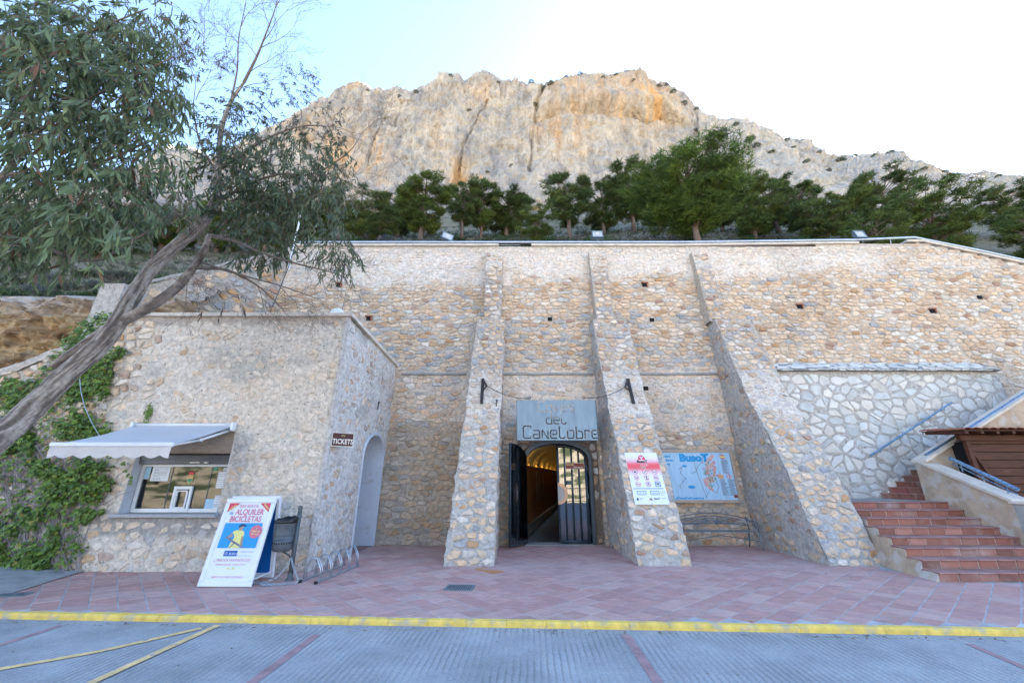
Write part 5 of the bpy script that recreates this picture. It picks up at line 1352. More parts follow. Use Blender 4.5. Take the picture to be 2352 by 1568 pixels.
b.build('map_roads', M['pgrey'], mb_)
b = MB(); random.seed(3)
for pl in ([(.52, .50), (.57, .80), (.62, .84), (.60, .52)], [(.58, .84), (.70, .96), (.74, .92), (.66, .82)], [(.46, .42), (.64, .50), (.66, .36), (.50, .30)], [(.64, .50), (.70, .72), (.74, .68), (.68, .44)], [(.47, .30), (.50, .36), (.62, .20), (.60, .14)], [(.60, .70), (.72, .84), (.73, .78), (.62, .62)]):
    fm_.poly(b, [bp(*p) for p in pl][::-1], .0235+.0004*R())
b.build('map_built_area', M['psalmon'], mb_)
b = MB()
for i in range(70):
    a = U(0, 6.3); x, y = bp(.60+.11*math.cos(a)*U(.1, 1), .55+.34*math.sin(a)*U(.1, 1)); fm_.disc(b, x, y, U(.008, .02), .026+.0001*i, 6)
b.build('map_trees', M['pgreen'], mb_)
b = MB()
for i in range(9): x, y = bp(U(.48, .74), U(.25, .9)); fm_.ring(b, x, y, .032, .008, .034+.0003*i, 12)
b.build('map_pins', M['pred'], mb_)
b = MB()
for (x0, y0, y1, n) in ((.84, .55, .84, 14), (.76, .08, .42, 15), (.90, .08, .42, 15)):
    for i in range(n):
        y = y0+(y1-y0)*i/n; xx, yy = bp(x0, y); fm_.quad(b, xx, yy, xx+U(.11, .2), yy+.013, .024)
b.build('map_legend', M['pgrey'], mb_)
def flag(zx, zy, kind):
    x, y = bp(zx, zy); r = MB(); yl = MB(); bl = MB(); w = MB()
    fm_.disc(r if kind < 2 else bl, x, y, .075, .024, 18, ry=.058)
    if kind == 0: fm_.quad(yl, x-.07, y-.025, x+.07, y+.025, .0255)
    if kind == 1: [fm_.quad(yl, x-.065, y-.045+.026*k, x+.065, y-.032+.026*k, .0255) for k in range(4)]
    if kind == 2:
        fm_.line(w, [(x-.055, y-.04), (x+.055, y+.04)], .02, .0255); fm_.line(w, [(x-.055, y+.04), (x+.055, y-.04)], .02, .026); fm_.quad(w, x-.07, y-.016, x+.07, y+.016, .0265); fm_.quad(w, x-.017, y-.055, x+.017, y+.055, .027)
        fm_.quad(r, x-.07, y-.009, x+.07, y+.009, .0275); fm_.quad(r, x-.010, y-.055, x+.010, y+.055, .028)
    for a in (2.2, 2.8, 1.7): fm_.line(r, [(x+.085*math.cos(a), y+.075*math.sin(a)), (x+.11*math.cos(a), y+.11*math.sin(a))], .013, .024)
    for m_, mm in ((r, 'pred'), (yl, 'pyellow'), (bl, 'pdeep'), (w, 'pwhite')):
        if m_.v: m_.build('flag_print', M[mm], mb_)
flag(.88, .90, 0); flag(.79, .47, 1); flag(.94, .47, 2)
b = MB(); x, y = bp(.955, .04); fm_.quad(b, x-.0, y-.02, x+.14, y+.05, .024); b.build('maroon_mark', M['tmaroon'], mb_)

# A-frame advertising board
random.seed(11)
ab = thing('sandwich_board', 'white framed sandwich board advertising bike rental, ALQUILER DE BICICLETAS', 'sandwich board', (-4.7, 7.9, 0))
g0 = PZ(451, 1347, .01); g1 = PZ(575.5, 1347.5, .01); tt = PY(519.5, 1144, 7.86)
BW2 = (g1-g0).length; ft = Fr(g0, g1-g0, Vector((g0.x, tt.y, tt.z))-g0); BH2 = (Vector((g0.x, tt.y, tt.z))-g0).length
def aframe(f, W, H, poster):
    e = .075
    for (x0, y0, x1, y1) in ((0, 0, W, e), (0, H-e, W, H), (0, e+.0005, e, H-e-.0005), (W-e, e+.0005, W, H-e-.0005)):
        b = MB(); vs = [tuple(f.p(x, y, d)) for d in (-.03, 0) for x, y in ((x0, y0), (x1, y0), (x1, y1), (x0, y1))]
        q = .012; vs += [tuple(f.p(x, y, .012)) for x, y in ((x0+q, y0+q), (x1-q, y0+q), (x1-q, y1-q), (x0+q, y1-q))]
        b.add(vs, [(3, 2, 1, 0), (0, 1, 5, 4), (1, 2, 6, 5), (2, 3, 7, 6), (3, 0, 4, 7), (4, 5, 9, 8), (5, 6, 10, 9), (6, 7, 11, 10), (7, 4, 8, 11), (8, 9, 10, 11)]); b.build('frame', M['whiteframe'], ab)
    b = MB(); f.quad(b, e*.8, e*.8, W-e*.8, H-e*.8, -.008, th=.01); b.build('poster' if poster else 'back_panel', M['pwhite'] if poster else M['pdeep'], ab)
aframe(ft, BW2, BH2, True)
gb = PZ(633, 1327, .01); fbk = Fr(Vector((g0.x+.02, gb.y, .02)), (1, 0, 0), Vector((0, tt.y+.09-gb.y, tt.z-.02))); 
aframe(fbk, BW2, BH2-.01, False)
b = MB()  # inner blue face of the rear leaf seen from the front
b.build
b = MB(); b.box(g0.x+.05, g0.x+BW2-.03, tt.y-.0, tt.y+.10, tt.z-.02, tt.z+.0, bev=.006); b.build('hinge_strip', M['whiteframe'], ab)
b = MB(); b.tube([Vector((g1.x-.03, g1.y+.04, .10)), Vector((g1.x-.01, gb.y-.05, .12))], .014, 6); b.build('spreader', M['whiteframe'], ab)
def tx(s, x, y, size, m, **k): text(s, ft, BW2*x, BH2*y, size, M[m], ab, .003, **k)
tx('BIKE RENTAL', .5, .885, .075, 'ppink', align='CENTER', sx=.8, shear=.1)
tx('ALQUILER', .54, .80, .135, 'ppink', align='CENTER', sx=.82, bold=.002); tx('de', .14, .80, .085, 'pdeep', sx=.8, shear=.2)
tx('BICICLETAS', .5, .715, .135, 'ppink', align='CENTER', sx=.80, bold=.002)
tx('¡¡ PRECIOS FANTÁSTICOS!!', .5, .268, .054, 'ppink', align='CENTER', sx=.95, shear=.15)
tx('RESERVA AHORA: +34 965 69 94 41', .5, .224, .036, 'ppink', align='CENTER', sx=.92, shear=.15)
tx('ABIERTO DE LUNES A DOMINGO', .5, .092, .038, 'ppink', align='CENTER', sx=.92, shear=.15)
tx('OFICINA DE TURISMO', .60, .365, .026, 'pgrey', sx=.9); tx('C/ Sant Vicent, 14 BUSOT (Alacant)', .56, .325, .020, 'pgrey', sx=.9)
tx('BUSOT', .40, .338, .05, 'pwhite', sx=.9)
b = MB(); ft.quad(b, BW2*.13, BH2*.415, BW2*.87, BH2*.70, .0035); b.build('sky_picture', M['pblue'], ab)
b = MB(); ft.quad(b, BW2*.30, BH2*.325, BW2*.55, BH2*.385, .0025); b.build('tourist_office_box', M['pdeep'], ab)
b = MB(); ft.ring(b, BW2*.345, BH2*.355, .022, .004, .0035, 14); ft.quad(b, BW2*.345-.003, BH2*.355-.012, BW2*.345+.003, BH2*.355+.012, .0035); b.build('information_mark', M['pwhite'], ab)
for s in (0, 1):
    b = MB(); e = BW2*.085 if s == 0 else BW2*.915; k = 1 if s == 0 else -1
    ft.poly(b, [(e, BH2*.94), (e, BH2*.83), (e+k*.19, BH2*.94)] if s else [(e, BH2*.94), (e, BH2*.83), (e+k*.19, BH2*.94)], .0035); b.build('corner_flash', M['pred'], ab)
    text('NUEVO', ft, e+k*.035 if s == 0 else e-.125, BH2*(.84 if s == 0 else .925), .05, M['pyellow'], ab, .005, rot=.72 if s == 0 else -.75, sx=.8, bold=.001)
b = MB(); ft.disc(b, BW2*.78, BH2*.60, .105, .005, 24); b.build('round_badge', M['ppink'], ab)
for i, s in enumerate(('A', '5 MINUTOS', 'DE AQUÍ')): text(s, ft, BW2*.78, BH2*(.627-.032*i), .038, M['pyellow'], ab, .007, align='CENTER', sx=.8, rot=-.06, bold=.001)
# cyclist on the poster: yellow shirt, helmet, handlebar
def fp(pts, d, mm, nm):
    b = MB(); ft.poly(b, [(BW2*x, BH2*y) for x, y in pts], d); b.build(nm, M[mm], ab)
fp([(.34, .415), (.36, .47), (.40, .53), (.37, .575), (.33, .585), (.35, .605), (.42, .62), (.50, .615), (.56, .60), (.58, .55), (.54, .545), (.54, .50), (.56, .45), (.56, .415)], .005, 'pyellow', 'cyclist_shirt')
fp([(.44, .615), (.44, .645), (.46, .665), (.51, .665), (.525, .645), (.51, .625), (.49, .61)], .006, 'pskin', 'cyclist_face')
fp([(.42, .645), (.43, .675), (.48, .690), (.54, .682), (.57, .668), (.56, .658), (.50, .664), (.455, .650)], .007, 'pnavy', 'cyclist_helmet')
fp([(.33, .585), (.27, .545), (.29, .525), (.37, .545)], .0075, 'pskin', 'cyclist_arm'); fp([(.54, .545), (.545, .48), (.575, .43), (.60, .44), (.575, .55)], .0075, 'pskin', 'cyclist_arm')
b = MB(); ft.line(b, [(BW2*x, BH2*y) for x, y in ((.24, .535), (.33, .51), (.42, .48), (.52, .45), (.62, .425))], .03, .0085); ft.line(b, [(BW2*x, BH2*y) for x, y in ((.44, .475), (.40, .44), (.37, .418))], .018, .0085); b.build('handlebar_print', M['pgrey'], ab)
b = MB(); ft.poly(b, [(BW2*.42, BH2*.185), (BW2*.47, BH2*.205), (BW2*.52, BH2*.185)], .003); ft.disc(b, BW2*.56, BH2*.193, .02, .003, 10); b.build('sun_logo', M['pyellow'], ab)

# litter bin on its post
t = thing('litter_bin', 'dark grey perforated litter bin with a black bag on a post', 'litter bin', (-3.95, 8.2, 0))
pp = PZ(665, 1332, 0); px, py = pp.x, pp.y
b = MB(); b.tube([(px, py, 0), (px, py, 1.08)], .038, 12); b.lathe([(.075, 0), (.07, .02), (.045, .05), (.04, .12)], (px, py, 0), 14); b.lathe([(.045, 1.0), (.05, 1.02), (.036, 1.04), (.036, 1.1), (.04, 1.105), (.028, 1.12), (.038, 1.15), (.04, 1.175), (.03, 1.2), (.0, 1.21)], (px, py, 0), 12); b.build('post', M['binmetal'], t, smooth=True)
bx, by = px-.17, py-.10
b = MB(); n = 26; prof = [(0, .47), (.12, .475), (.148, .50), (.152, .56)]+[(.155+.02*(z-.6), z) for z in (.60, .64)]; Z = [.47, .475, .50, .545, .60, .62, .66, .66, .73, .74, .75, .90, .91, .92, .97]; Rr = [.0, .13, .155, .16, .163, .163, .164, .164, .166, .170, .166, .172, .177, .172, .176]
b.lathe(list(zip(Rr, Z)), (bx, by, 0), n); b.build('bin_body', M['binmetal'], t, smooth=True)
b = MB()
for i in range(n):
    a = 2*math.pi*i/n*1.0; cx_, cy_ = bx+.166*math.cos(a), by+.166*math.sin(a); T_ = Vector((-math.sin(a), math.cos(a), 0)); N_ = Vector((math.cos(a), math.sin(a), 0)); P_ = Vector((cx_, cy_, .61))
    b.add([tuple(P_+T_*(.008*math.cos(q*math.pi/3))+Vector((0, 0, .022*math.sin(q*math.pi/3)))+N_*.001) for q in range(6)], [tuple(range(6))])
b.build('drain_slots', M['dark'], t)
b = MB(); vs = []; fs = []
for i in range(30):
    a = 2*math.pi*i/30; w1 = .006*math.sin(a*7)+.004*math.sin(a*11)
    for (r, z) in ((.181, .925), (.186, .95), (.186, .985+.03*math.sin(a*1.0+.5)*1+w1), (.165, 1.0+.03*math.sin(a+.5)+w1), (.155, .93), (.10, .80), (.0, .78)): vs.append((bx+(r+w1*.5)*math.cos(a), by+(r+w1*.5)*math.sin(a), z))
for i in range(30):
    for j in range(6): k = i*7+j; l = ((i+1) % 30)*7+j; fs.append((k, l, l+1, k+1))
b.add(vs, fs); b.build('bin_bag', M['blackplastic'], t, smooth=True)
b = MB(); b.tube([(px, py, .30), (px-.06, py-.04, .40), (bx, by, .475)], .016, 6); b.tube([(px, py, .95), (bx+.1, by+.06, .95)], .014, 6); b.build('bin_bracket', M['binmetal'], t)
# bicycle rack
t = thing('bicycle_rack', 'galvanised floor rack for bicycles with five double hoops', 'bicycle rack', (-3.5, 8.6, 0))
fa, fb_, ba, bb = PZ(726, 1336, .03), PZ(823, 1296, .03), PZ(690, 1333, .03), PZ(793, 1293.5, .03)
for (p, q) in ((fa, fb_), (ba, bb)):
    d = (q-p).normalized(); s = Vector((-d.y, d.x, 0)); b = MB(); b.prism([p+s*.018+Vector((0, 0, -.025)), p-s*.018+Vector((0, 0, -.025)), p-s*.018+Vector((0, 0, .012)), p+s*.018+Vector((0, 0, .012))], (q-p)); b.build('rail', M['galv'], t)
    b = MB(); b.prism([p-d*.03+s*.021+Vector((0, 0, -.028)), p-d*.03-s*.021+Vector((0, 0, -.028)), p-d*.03-s*.021+Vector((0, 0, .015)), p-d*.03+s*.021+Vector((0, 0, .015))], d*.045); b.build('end_cap', M['blackplastic'], t)
for i in range(5):
    f = .06+.21*i*1.05
    for e in (0, .055):
        ff = f+e/ (fb_-fa).length*1.0; A = fa.lerp(fb_, ff); B = ba.lerp(bb, ff); h = .34; up = Vector((0, 0, 1))
        pts = [A, A+up*.17, A.lerp(B, .10)+up*.23, A.lerp(B, .30)+up*h*.97, A.lerp(B, .45)+up*h, A.lerp(B, .55)+up*h, A.lerp(B, .70)+up*h*.97, A.lerp(B, .90)+up*.23, B+up*.17, B]
        b = MB(); b.tube(pts, .010, 8); b.build('hoop', M['galv'], t, smooth=True)
# chain between board, bin and rack
t = thing('security_chain', 'blue-grey steel chain looped on the tiles from the bin post to the rack', 'chain', (-3.9, 8.0, 0))
pts = [(px-.02, py-.05, .34), (px-.05, py-.08, .22), (px-.14, py-.16, .08), (px-.28, py-.22, .02), (px-.5, py-.25, .016), (px-.62, py-.27, .016), (px-.4, py-.30, .016), (px-.1, py-.33, .016), (px-.28, py-.38, .02), (px-.2, py-.42, .016), (px+.05, py-.36, .018), (px+.25, py-.30, .02), (ba.x-.02, ba.y+.02, .05)]
chain('links', t, pts, .0055, .045, 'galv', .014)
t2 = thing('security_chain', 'short chain hanging from the bin bracket down to the rack end', 'chain', (-3.8, 8.0, 0))
chain('links', t2, [(px-.01, py-.04, .36), (px+.06, py-.09, .25), (px+.16, py-.14, .12), (px+.24, py-.2, .06), (ba.x-.0, ba.y+.04, .05)], .0055, .045, 'galv', .014)

# wrought iron bench
t = thing('iron_bench', 'grey-blue wrought iron bench with a sunburst back under the map board', 'bench', (5.3, 11.4, 0))
bx0, bx1 = 4.25, 6.12; by_ = 11.50; cxm = (bx0+bx1)/2; hw = (bx1-bx0)/2
def arc(x): return .80-.13*((x-cxm)/hw)**2
def barc(x): return .56-.05*((x-cxm)/hw)**2
N_ = 20; xs = [bx0+(bx1-bx0)*i/N_ for i in range(N_+1)]
yk = lambda z: by_+.0+(z-.4)*.25
b = MB(); b.tube([(x, yk(arc(x)), arc(x)) for x in xs], .012, 7); b.tube([(x, yk(barc(x)), barc(x)) for x in xs], .012, 7); b.tube([(x, yk(arc(x)-.07), arc(x)-.07) for x in xs[1:-1]], .007, 6); b.build('back_rails', M['bench'], t, smooth=True)
b = MB()
for k in range(3):
    for s in (-1, 1):
        f0 = .28+.26*k; pts = []
        for i in range(9): a = math.pi*i/8; x = cxm+s*hw*f0*math.cos(a*.5); z = barc(x)+(arc(x)-.07-barc(x))*math.sin(a*.5)*(.45+.27*k); pts.append((x, yk(z), z))
        b.tube(pts, .005, 5)
b.build('back_arcs', M['bench'], t)
for i in range(-9, 10):
    a = i/10*math.pi/2*1.02; x0 = cxm+.12*math.sin(a); x1 = cxm+hw*.93*math.sin(a)*(1 if abs(i) < 9 else .98); z0_ = barc(x0)+.05*math.cos(a); z1_ = max(barc(x1)+.02, arc(x1)-.07-(.0 if abs(i) < 8 else .06))
    b = MB(); b.tube([(x0, yk(z0_), z0_), (x1, yk(z1_), z1_)], .0045, 5)
    b.build('back_ray', M['bench'], t)
b = MB()
for s in (-1, 1):
    for (cx_, r0) in ((.06, .045), (.16, .03)):
        pts = [(cxm+s*(cx_+r0*(1-q/22)*math.cos(q*.6)), yk(.66), .645+r0*(1-q/22)*math.sin(q*.6)*1.3) for q in range(18)]; b.tube(pts, .005, 5)
b.build('scrolls', M['bench'], t)
for k in range(7):
    y = by_-.42+.065*k; b = MB(); b.box(bx0, bx1, y, y+.022, .405-.012*math.sin(math.pi*k/6), .413-.012*math.sin(math.pi*k/6)); b.build('seat_slat', M['bench'], t)
b = MB(); b.tube([(x, by_-.40, .20+.13*(1-abs(x-cxm)/hw)) for x in xs], .011, 6); b.build('stretcher', M['bench'], t, smooth=True)
for x in (bx0, bx1):
    for (y0, y1) in ((by_-.42, by_-.52), (by_-.0, by_+.12)):
        b = MB(); b.tube([(x, y0, .42), (x, y0*.6+y1*.4, .30), (x, y0*.55+y1*.45, .14), (x, y1, 0)], [.016, .02, .014, .018], 7); b.build('leg', M['bench'], t, smooth=True)
    b = MB(); b.tube([(x, by_-.42, .42), (x, by_-.46, .52), (x, by_-.40, .62), (x, by_-.25, .64), (x, by_-.1, .60), (x, yk(.72), .70)], .014, 7); b.build('armrest', M['bench'], t, smooth=True)
    b = MB(); b.tube([(x, by_-.33+.07*(1-q/24)*math.cos(q*.6), .52+.07*(1-q/24)*math.sin(q*.6)) for q in range(20)], .008, 5); b.tube([(x, yk(.72), .72), (x, by_, .42)], .014, 6); b.build('side_scroll', M['bench'], t, smooth=True)

# tube rail along the top of the retaining wall
t = thing('wall_top_rail', 'long galvanised tube rail along the top of the retaining wall', 'railing', (3, 12.6, 9.6))
pts = [(x, wallY(wtop(x))-.03, wtop(x)+.175) for x in (-7.6, -4, -.5, 2, 5.2, 6.2, 6.9, 10, 12.3, 14.5, 16.5, 19)]
b = MB(); b.tube(pts, .045, 10); b.build('tube', M['galv'], t, smooth=True)
for i in range(16):
    x = -7.2+i*1.6; b = MB(); z = wtop(x); b.tube([(x, wallY(z)-.0, z+.0), (x, wallY(z)-.03, z+.17)], .012, 6); b.build('stub', M['galv'], t)
b = MB(); b.tube([(-.95, wallY(9.5), 9.58), (.3, wallY(9.5), 9.58)], .012, 6); b.build('lower_rod', M['galv'], t)
# floodlights
def flood(u, v, s, yaw, roll, lab):
    p = PY(u, v, 12.75); t = thing('floodlight', lab, 'floodlight', p, group='floodlights on top of the retaining wall')
    Mx = Matrix.Translation(p) @ Matrix.Rotation(yaw, 4, 'Z') @ Matrix.Rotation(roll, 4, 'Y') @ Matrix.Rotation(-.25, 4, 'X') @ Matrix.Scale(s, 4)
    b = MB(); w_, h, d = .23, .19, .2
    vs = [(-w_, 0, -h), (w_, 0, -h), (w_, 0, h), (-w_, 0, h), (-w_*.8, d*.6, -h*.9), (w_*.8, d*.6, -h*.9), (w_*.8, d*.6, h*.9), (-w_*.8, d*.6, h*.9), (-w_*.5, d, -h*.5), (w_*.5, d, -h*.5), (w_*.5, d, h*.5), (-w_*.5, d, h*.5)]
    b.add([tuple(Mx @ Vector(q)) for q in vs], [(0, 1, 5, 4), (1, 2, 6, 5), (2, 3, 7, 6), (3, 0, 4, 7), (4, 5, 9, 8), (5, 6, 10, 9), (6, 7, 11, 10), (7, 4, 8, 11), (8, 9, 10, 11)]); b.build('housing', M['lampgrey'], t)
    for (x0, x1, z0, z1) in ((-w_, w_, -h, -h+.04), (-w_, w_, h-.04, h), (-w_, -w_+.04, -h+.0401, h-.0401), (w_-.04, w_, -h+.0401, h-.0401)):
        b = MB(); b.box(x0, x1, -.03, .0, z0, z1, M=Mx); b.build('bezel', M['lampgrey'], t)
    b = MB(); b.add([tuple(Mx @ Vector(q)) for q in ((-w_+.04, -.012, -h+.04), (w_-.04, -.012, -h+.04), (w_-.04, -.012, h-.04), (-w_+.04, -.012, h-.04))], [(0, 1, 2, 3)]); b.build('glass', M['lampglass'], t)
    b = MB(); b.box(-.05, .05, -.018, -.014, -.02, .09, M=Mx); b.build('bulb', M['coping'], t)
    b = MB(); b.tube([tuple(Mx @ Vector((-w_-.03, .05, 0))), tuple(Mx @ Vector((-w_-.03, .05, -h-.06))), tuple(Mx @ Vector((w_+.03, .05, -h-.06))), tuple(Mx @ Vector((w_+.03, .05, 0)))], .012, 5); q = Mx @ Vector((0, .05, -h-.06)); b.tube([q, (q.x, q.y, p.z-.36)], .018, 6); b.build('yoke', M['lampgrey'], t)
flood(1028, 543, .9, .35, .25, 'tilted grey floodlight above the left buttress'); flood(1372, 538, .86, 0, 0, 'level grey floodlight in the middle of the wall top')
flood(1975, 538, .92, .1, -.05, 'grey floodlight on the right stretch of the wall top, turned slightly')
# thin white mast behind the leaning tree
t = thing('street_lamp', 'thin white mast with a small white lamp behind the leaning tree', 'mast', PY(684, 600, 13.2)); a, c = PY(662, 620, 12.2), PY(692, 490, 12.6)
b = MB(); b.tube([a, c], .03, 6); b.build('pole', M['whiteframe'], t); b = MB(); b.box(c.x-.09, c.x+.07, c.y-.05, c.y+.05, c.z-.22, c.z-.02, bev=.02); b.build('lamp_head', M['whiteframe'], t)
t = thing('hanging_cable', 'black cable hanging down the inner corner of the wing wall', 'cable', PY(640, 650, 12.2))
b = MB(); b.tube([PY(676, 570, 12.3), PY(664, 610, 12.1), PY(646, 655, 12.0), PY(632, 690, 12.0), PY(617, 722, 11.9)], .012, 5); b.build('cable', M['blackplastic'], t)
# ============================================================ HILLSIDE AND MOUNTAIN
random.seed(21)
def tz(x, y):
    base = interp([(9, 4.2), (11, 6.6), (13.0, 9.0), (18, 12.6), (30, 21.5), (48, 37), (75, 56), (95, 62)], y)
    if x < -9.5:
        k = sstep(-9.5, -12, x); base = base*(1-k)+k*interp([(9, 4.2), (10.6, 6.1), (11.2, 6.6), (13, 7.6), (18, 11.2), (30, 20.5), (48, 36), (75, 56), (95, 62)], y)
    if x > 13.5: base -= sstep(13.5, 22, x)*max(0, 3.2*(1-(y-13)/14))
    return base+.35*fb(x*.16, y*.16, 1)*min(1, max(.2, (y-12)/6))+1.2*fb(x*.05, y*.05, 4)*sstep(24, 45, y)
def build_terrain():
    b = MB(); vs = []; cs = []; fs = []; ys = [13.05+.5*.94*i for i in range(16)]+[20.6+1.3*i for i in range(58)]; xs = [-70+1.6*i for i in range(100)]
    for y in ys:
        for x in xs:
            z = tz(x, y)
            if y < 13.8 and -9.5 < x < 20: z = min(z, wtop(x)-.1)
            vs.append((x, y, z)); n = fb(x*.3, y*.3, 2); cs.append(mix(mix((.11, .11, .06), (.19, .16, .11), .5+n), (.34, .30, .25), max(sstep(.15, .5, fb(x*.15, y*.15, 8))*.25, sstep(38, 55, y)*.9)))
    n = len(xs)
    for j in range(len(ys)-1):
        for i in range(n-1): k = j*n+i; fs.append((k, k+1, k+n+1, k+n))
    b.add(vs, fs, cs); b.build('hillside', M['soil'], smooth=True, kind='structure')
build_terrain()
# cut earth bank on the left, above it the shrubs
def bank():
    b = MB(); vs = []; cs = []; fs = []; nx, nz_ = 230, 80
    for j in range(nz_+1):
        f = j/nz_
        for i in range(nx+1):
            x = -28+19.2*i/nx; zt_ = 6.5+.12*n1(x*.8, 2); z = 1.0+(zt_-1.0)*f
            r = noise.ridged_multi_fractal(Vector((x*.7, z*1.3, 3)), .9, 2.1, 5, 1, 2)
            y = 10.4+.8*f-.42*r+.35*fb(x*1.6, z*1.9, 6)+.12*fb(x*6, z*7, 9)+.25*sstep(.75, .9, f)*-1
            if f > .97: y += .25
            vs.append((x, y, z)); n = fb(x*.9, z*2.2, 3); c = mix((.52, .38, .22), (.34, .22, .12), sstep(-.2, .4, n)); c = mix(c, (.16, .10, .06), .7*sstep(.1, .4, fb(x*2.5, z*4, 14))); c = mix(c, (.42, .34, .27), sstep(.86, .95, f)); cs.append(c)
    for i in range(nx+1):   # top joins the hillside
        x = -28+19.2*i/nx; vs.append((x, 12.9, tz(x, 12.9)+.02)); cs.append((.24, .20, .14))
    for j in range(nz_+1):
        for i in range(nx): k = j*(nx+1)+i; fs.append((k, k+1, k+nx+2, k+nx+1))
    b.add(vs, fs, cs); b.build('earth_bank', M['earth'], smooth=False, kind='structure')
bank()
# rubble along the edge of the bank
b = MB()
for i in range(520):
    x = U(-19, -9.4); y = U(11.0, 12.6); s = U(.025, .09); z = 6.55+(y-11.1)*.28; v = [Vector((U(-1, 1), U(-1, 1), U(-.7, .7))).normalized()*s*U(.7, 1.2) for _ in range(6)]
    v = [Vector((s, 0, 0)), Vector((-s*.9, s*.2, 0)), Vector((0, s, .2*s)), Vector((s*.1, -s, 0)), Vector((0, 0, s*.7)), Vector((0, 0, -s*.7))]; v = [(x+q.x*U(.7, 1.2), y+q.y*U(.7, 1.2), z+q.z*U(.7, 1.2)) for q in v]
    g = U(.35, .55); b.add(v, [(0, 2, 4), (2, 1, 4), (1, 3, 4), (3, 0, 4), (2, 0, 5), (1, 2, 5), (3, 1, 5), (0, 3, 5)], (g, g*.88, g*.76))
b.build('loose_rubble', M['stone'], kind='stuff')
SKY = [(-700, 470), (-300, 450), (0, 440), (200, 430), (300, 408), (330, 372), (370, 350), (405, 342), (430, 350), (462, 352), (500, 372), (560, 330), (610, 300), (640, 290), (680, 262), (715, 240), (760, 222), (785, 203), (800, 197), (840, 194), (857, 207), (880, 208), (905, 203), (925, 203), (942, 213), (960, 205), (985, 196), (1002, 182), (1008, 168), (1040, 168), (1055, 170), (1068, 184), (1085, 170), (1110, 163), (1128, 170), (1145, 184), (1175, 190), (1185, 183), (1195, 192), (1240, 194), (1285, 186), (1300, 178), (1330, 172), (1380, 172), (1395, 176), (1430, 171), (1448, 172), (1460, 164), (1472, 172), (1500, 188), (1530, 192), (1555, 205), (1580, 226), (1600, 248), (1625, 268), (1660, 278), (1680, 274), (1705, 284), (1722, 298), (1750, 306), (1790, 320), (1840, 324), (1868, 340), (1900, 358), (1960, 358), (2010, 350), (2060, 350), (2080, 368), (2120, 380), (2160, 392), (2200, 400), (2250, 392), (2300, 398), (2352, 405), (2500, 418), (2800, 450), (3300, 540)]
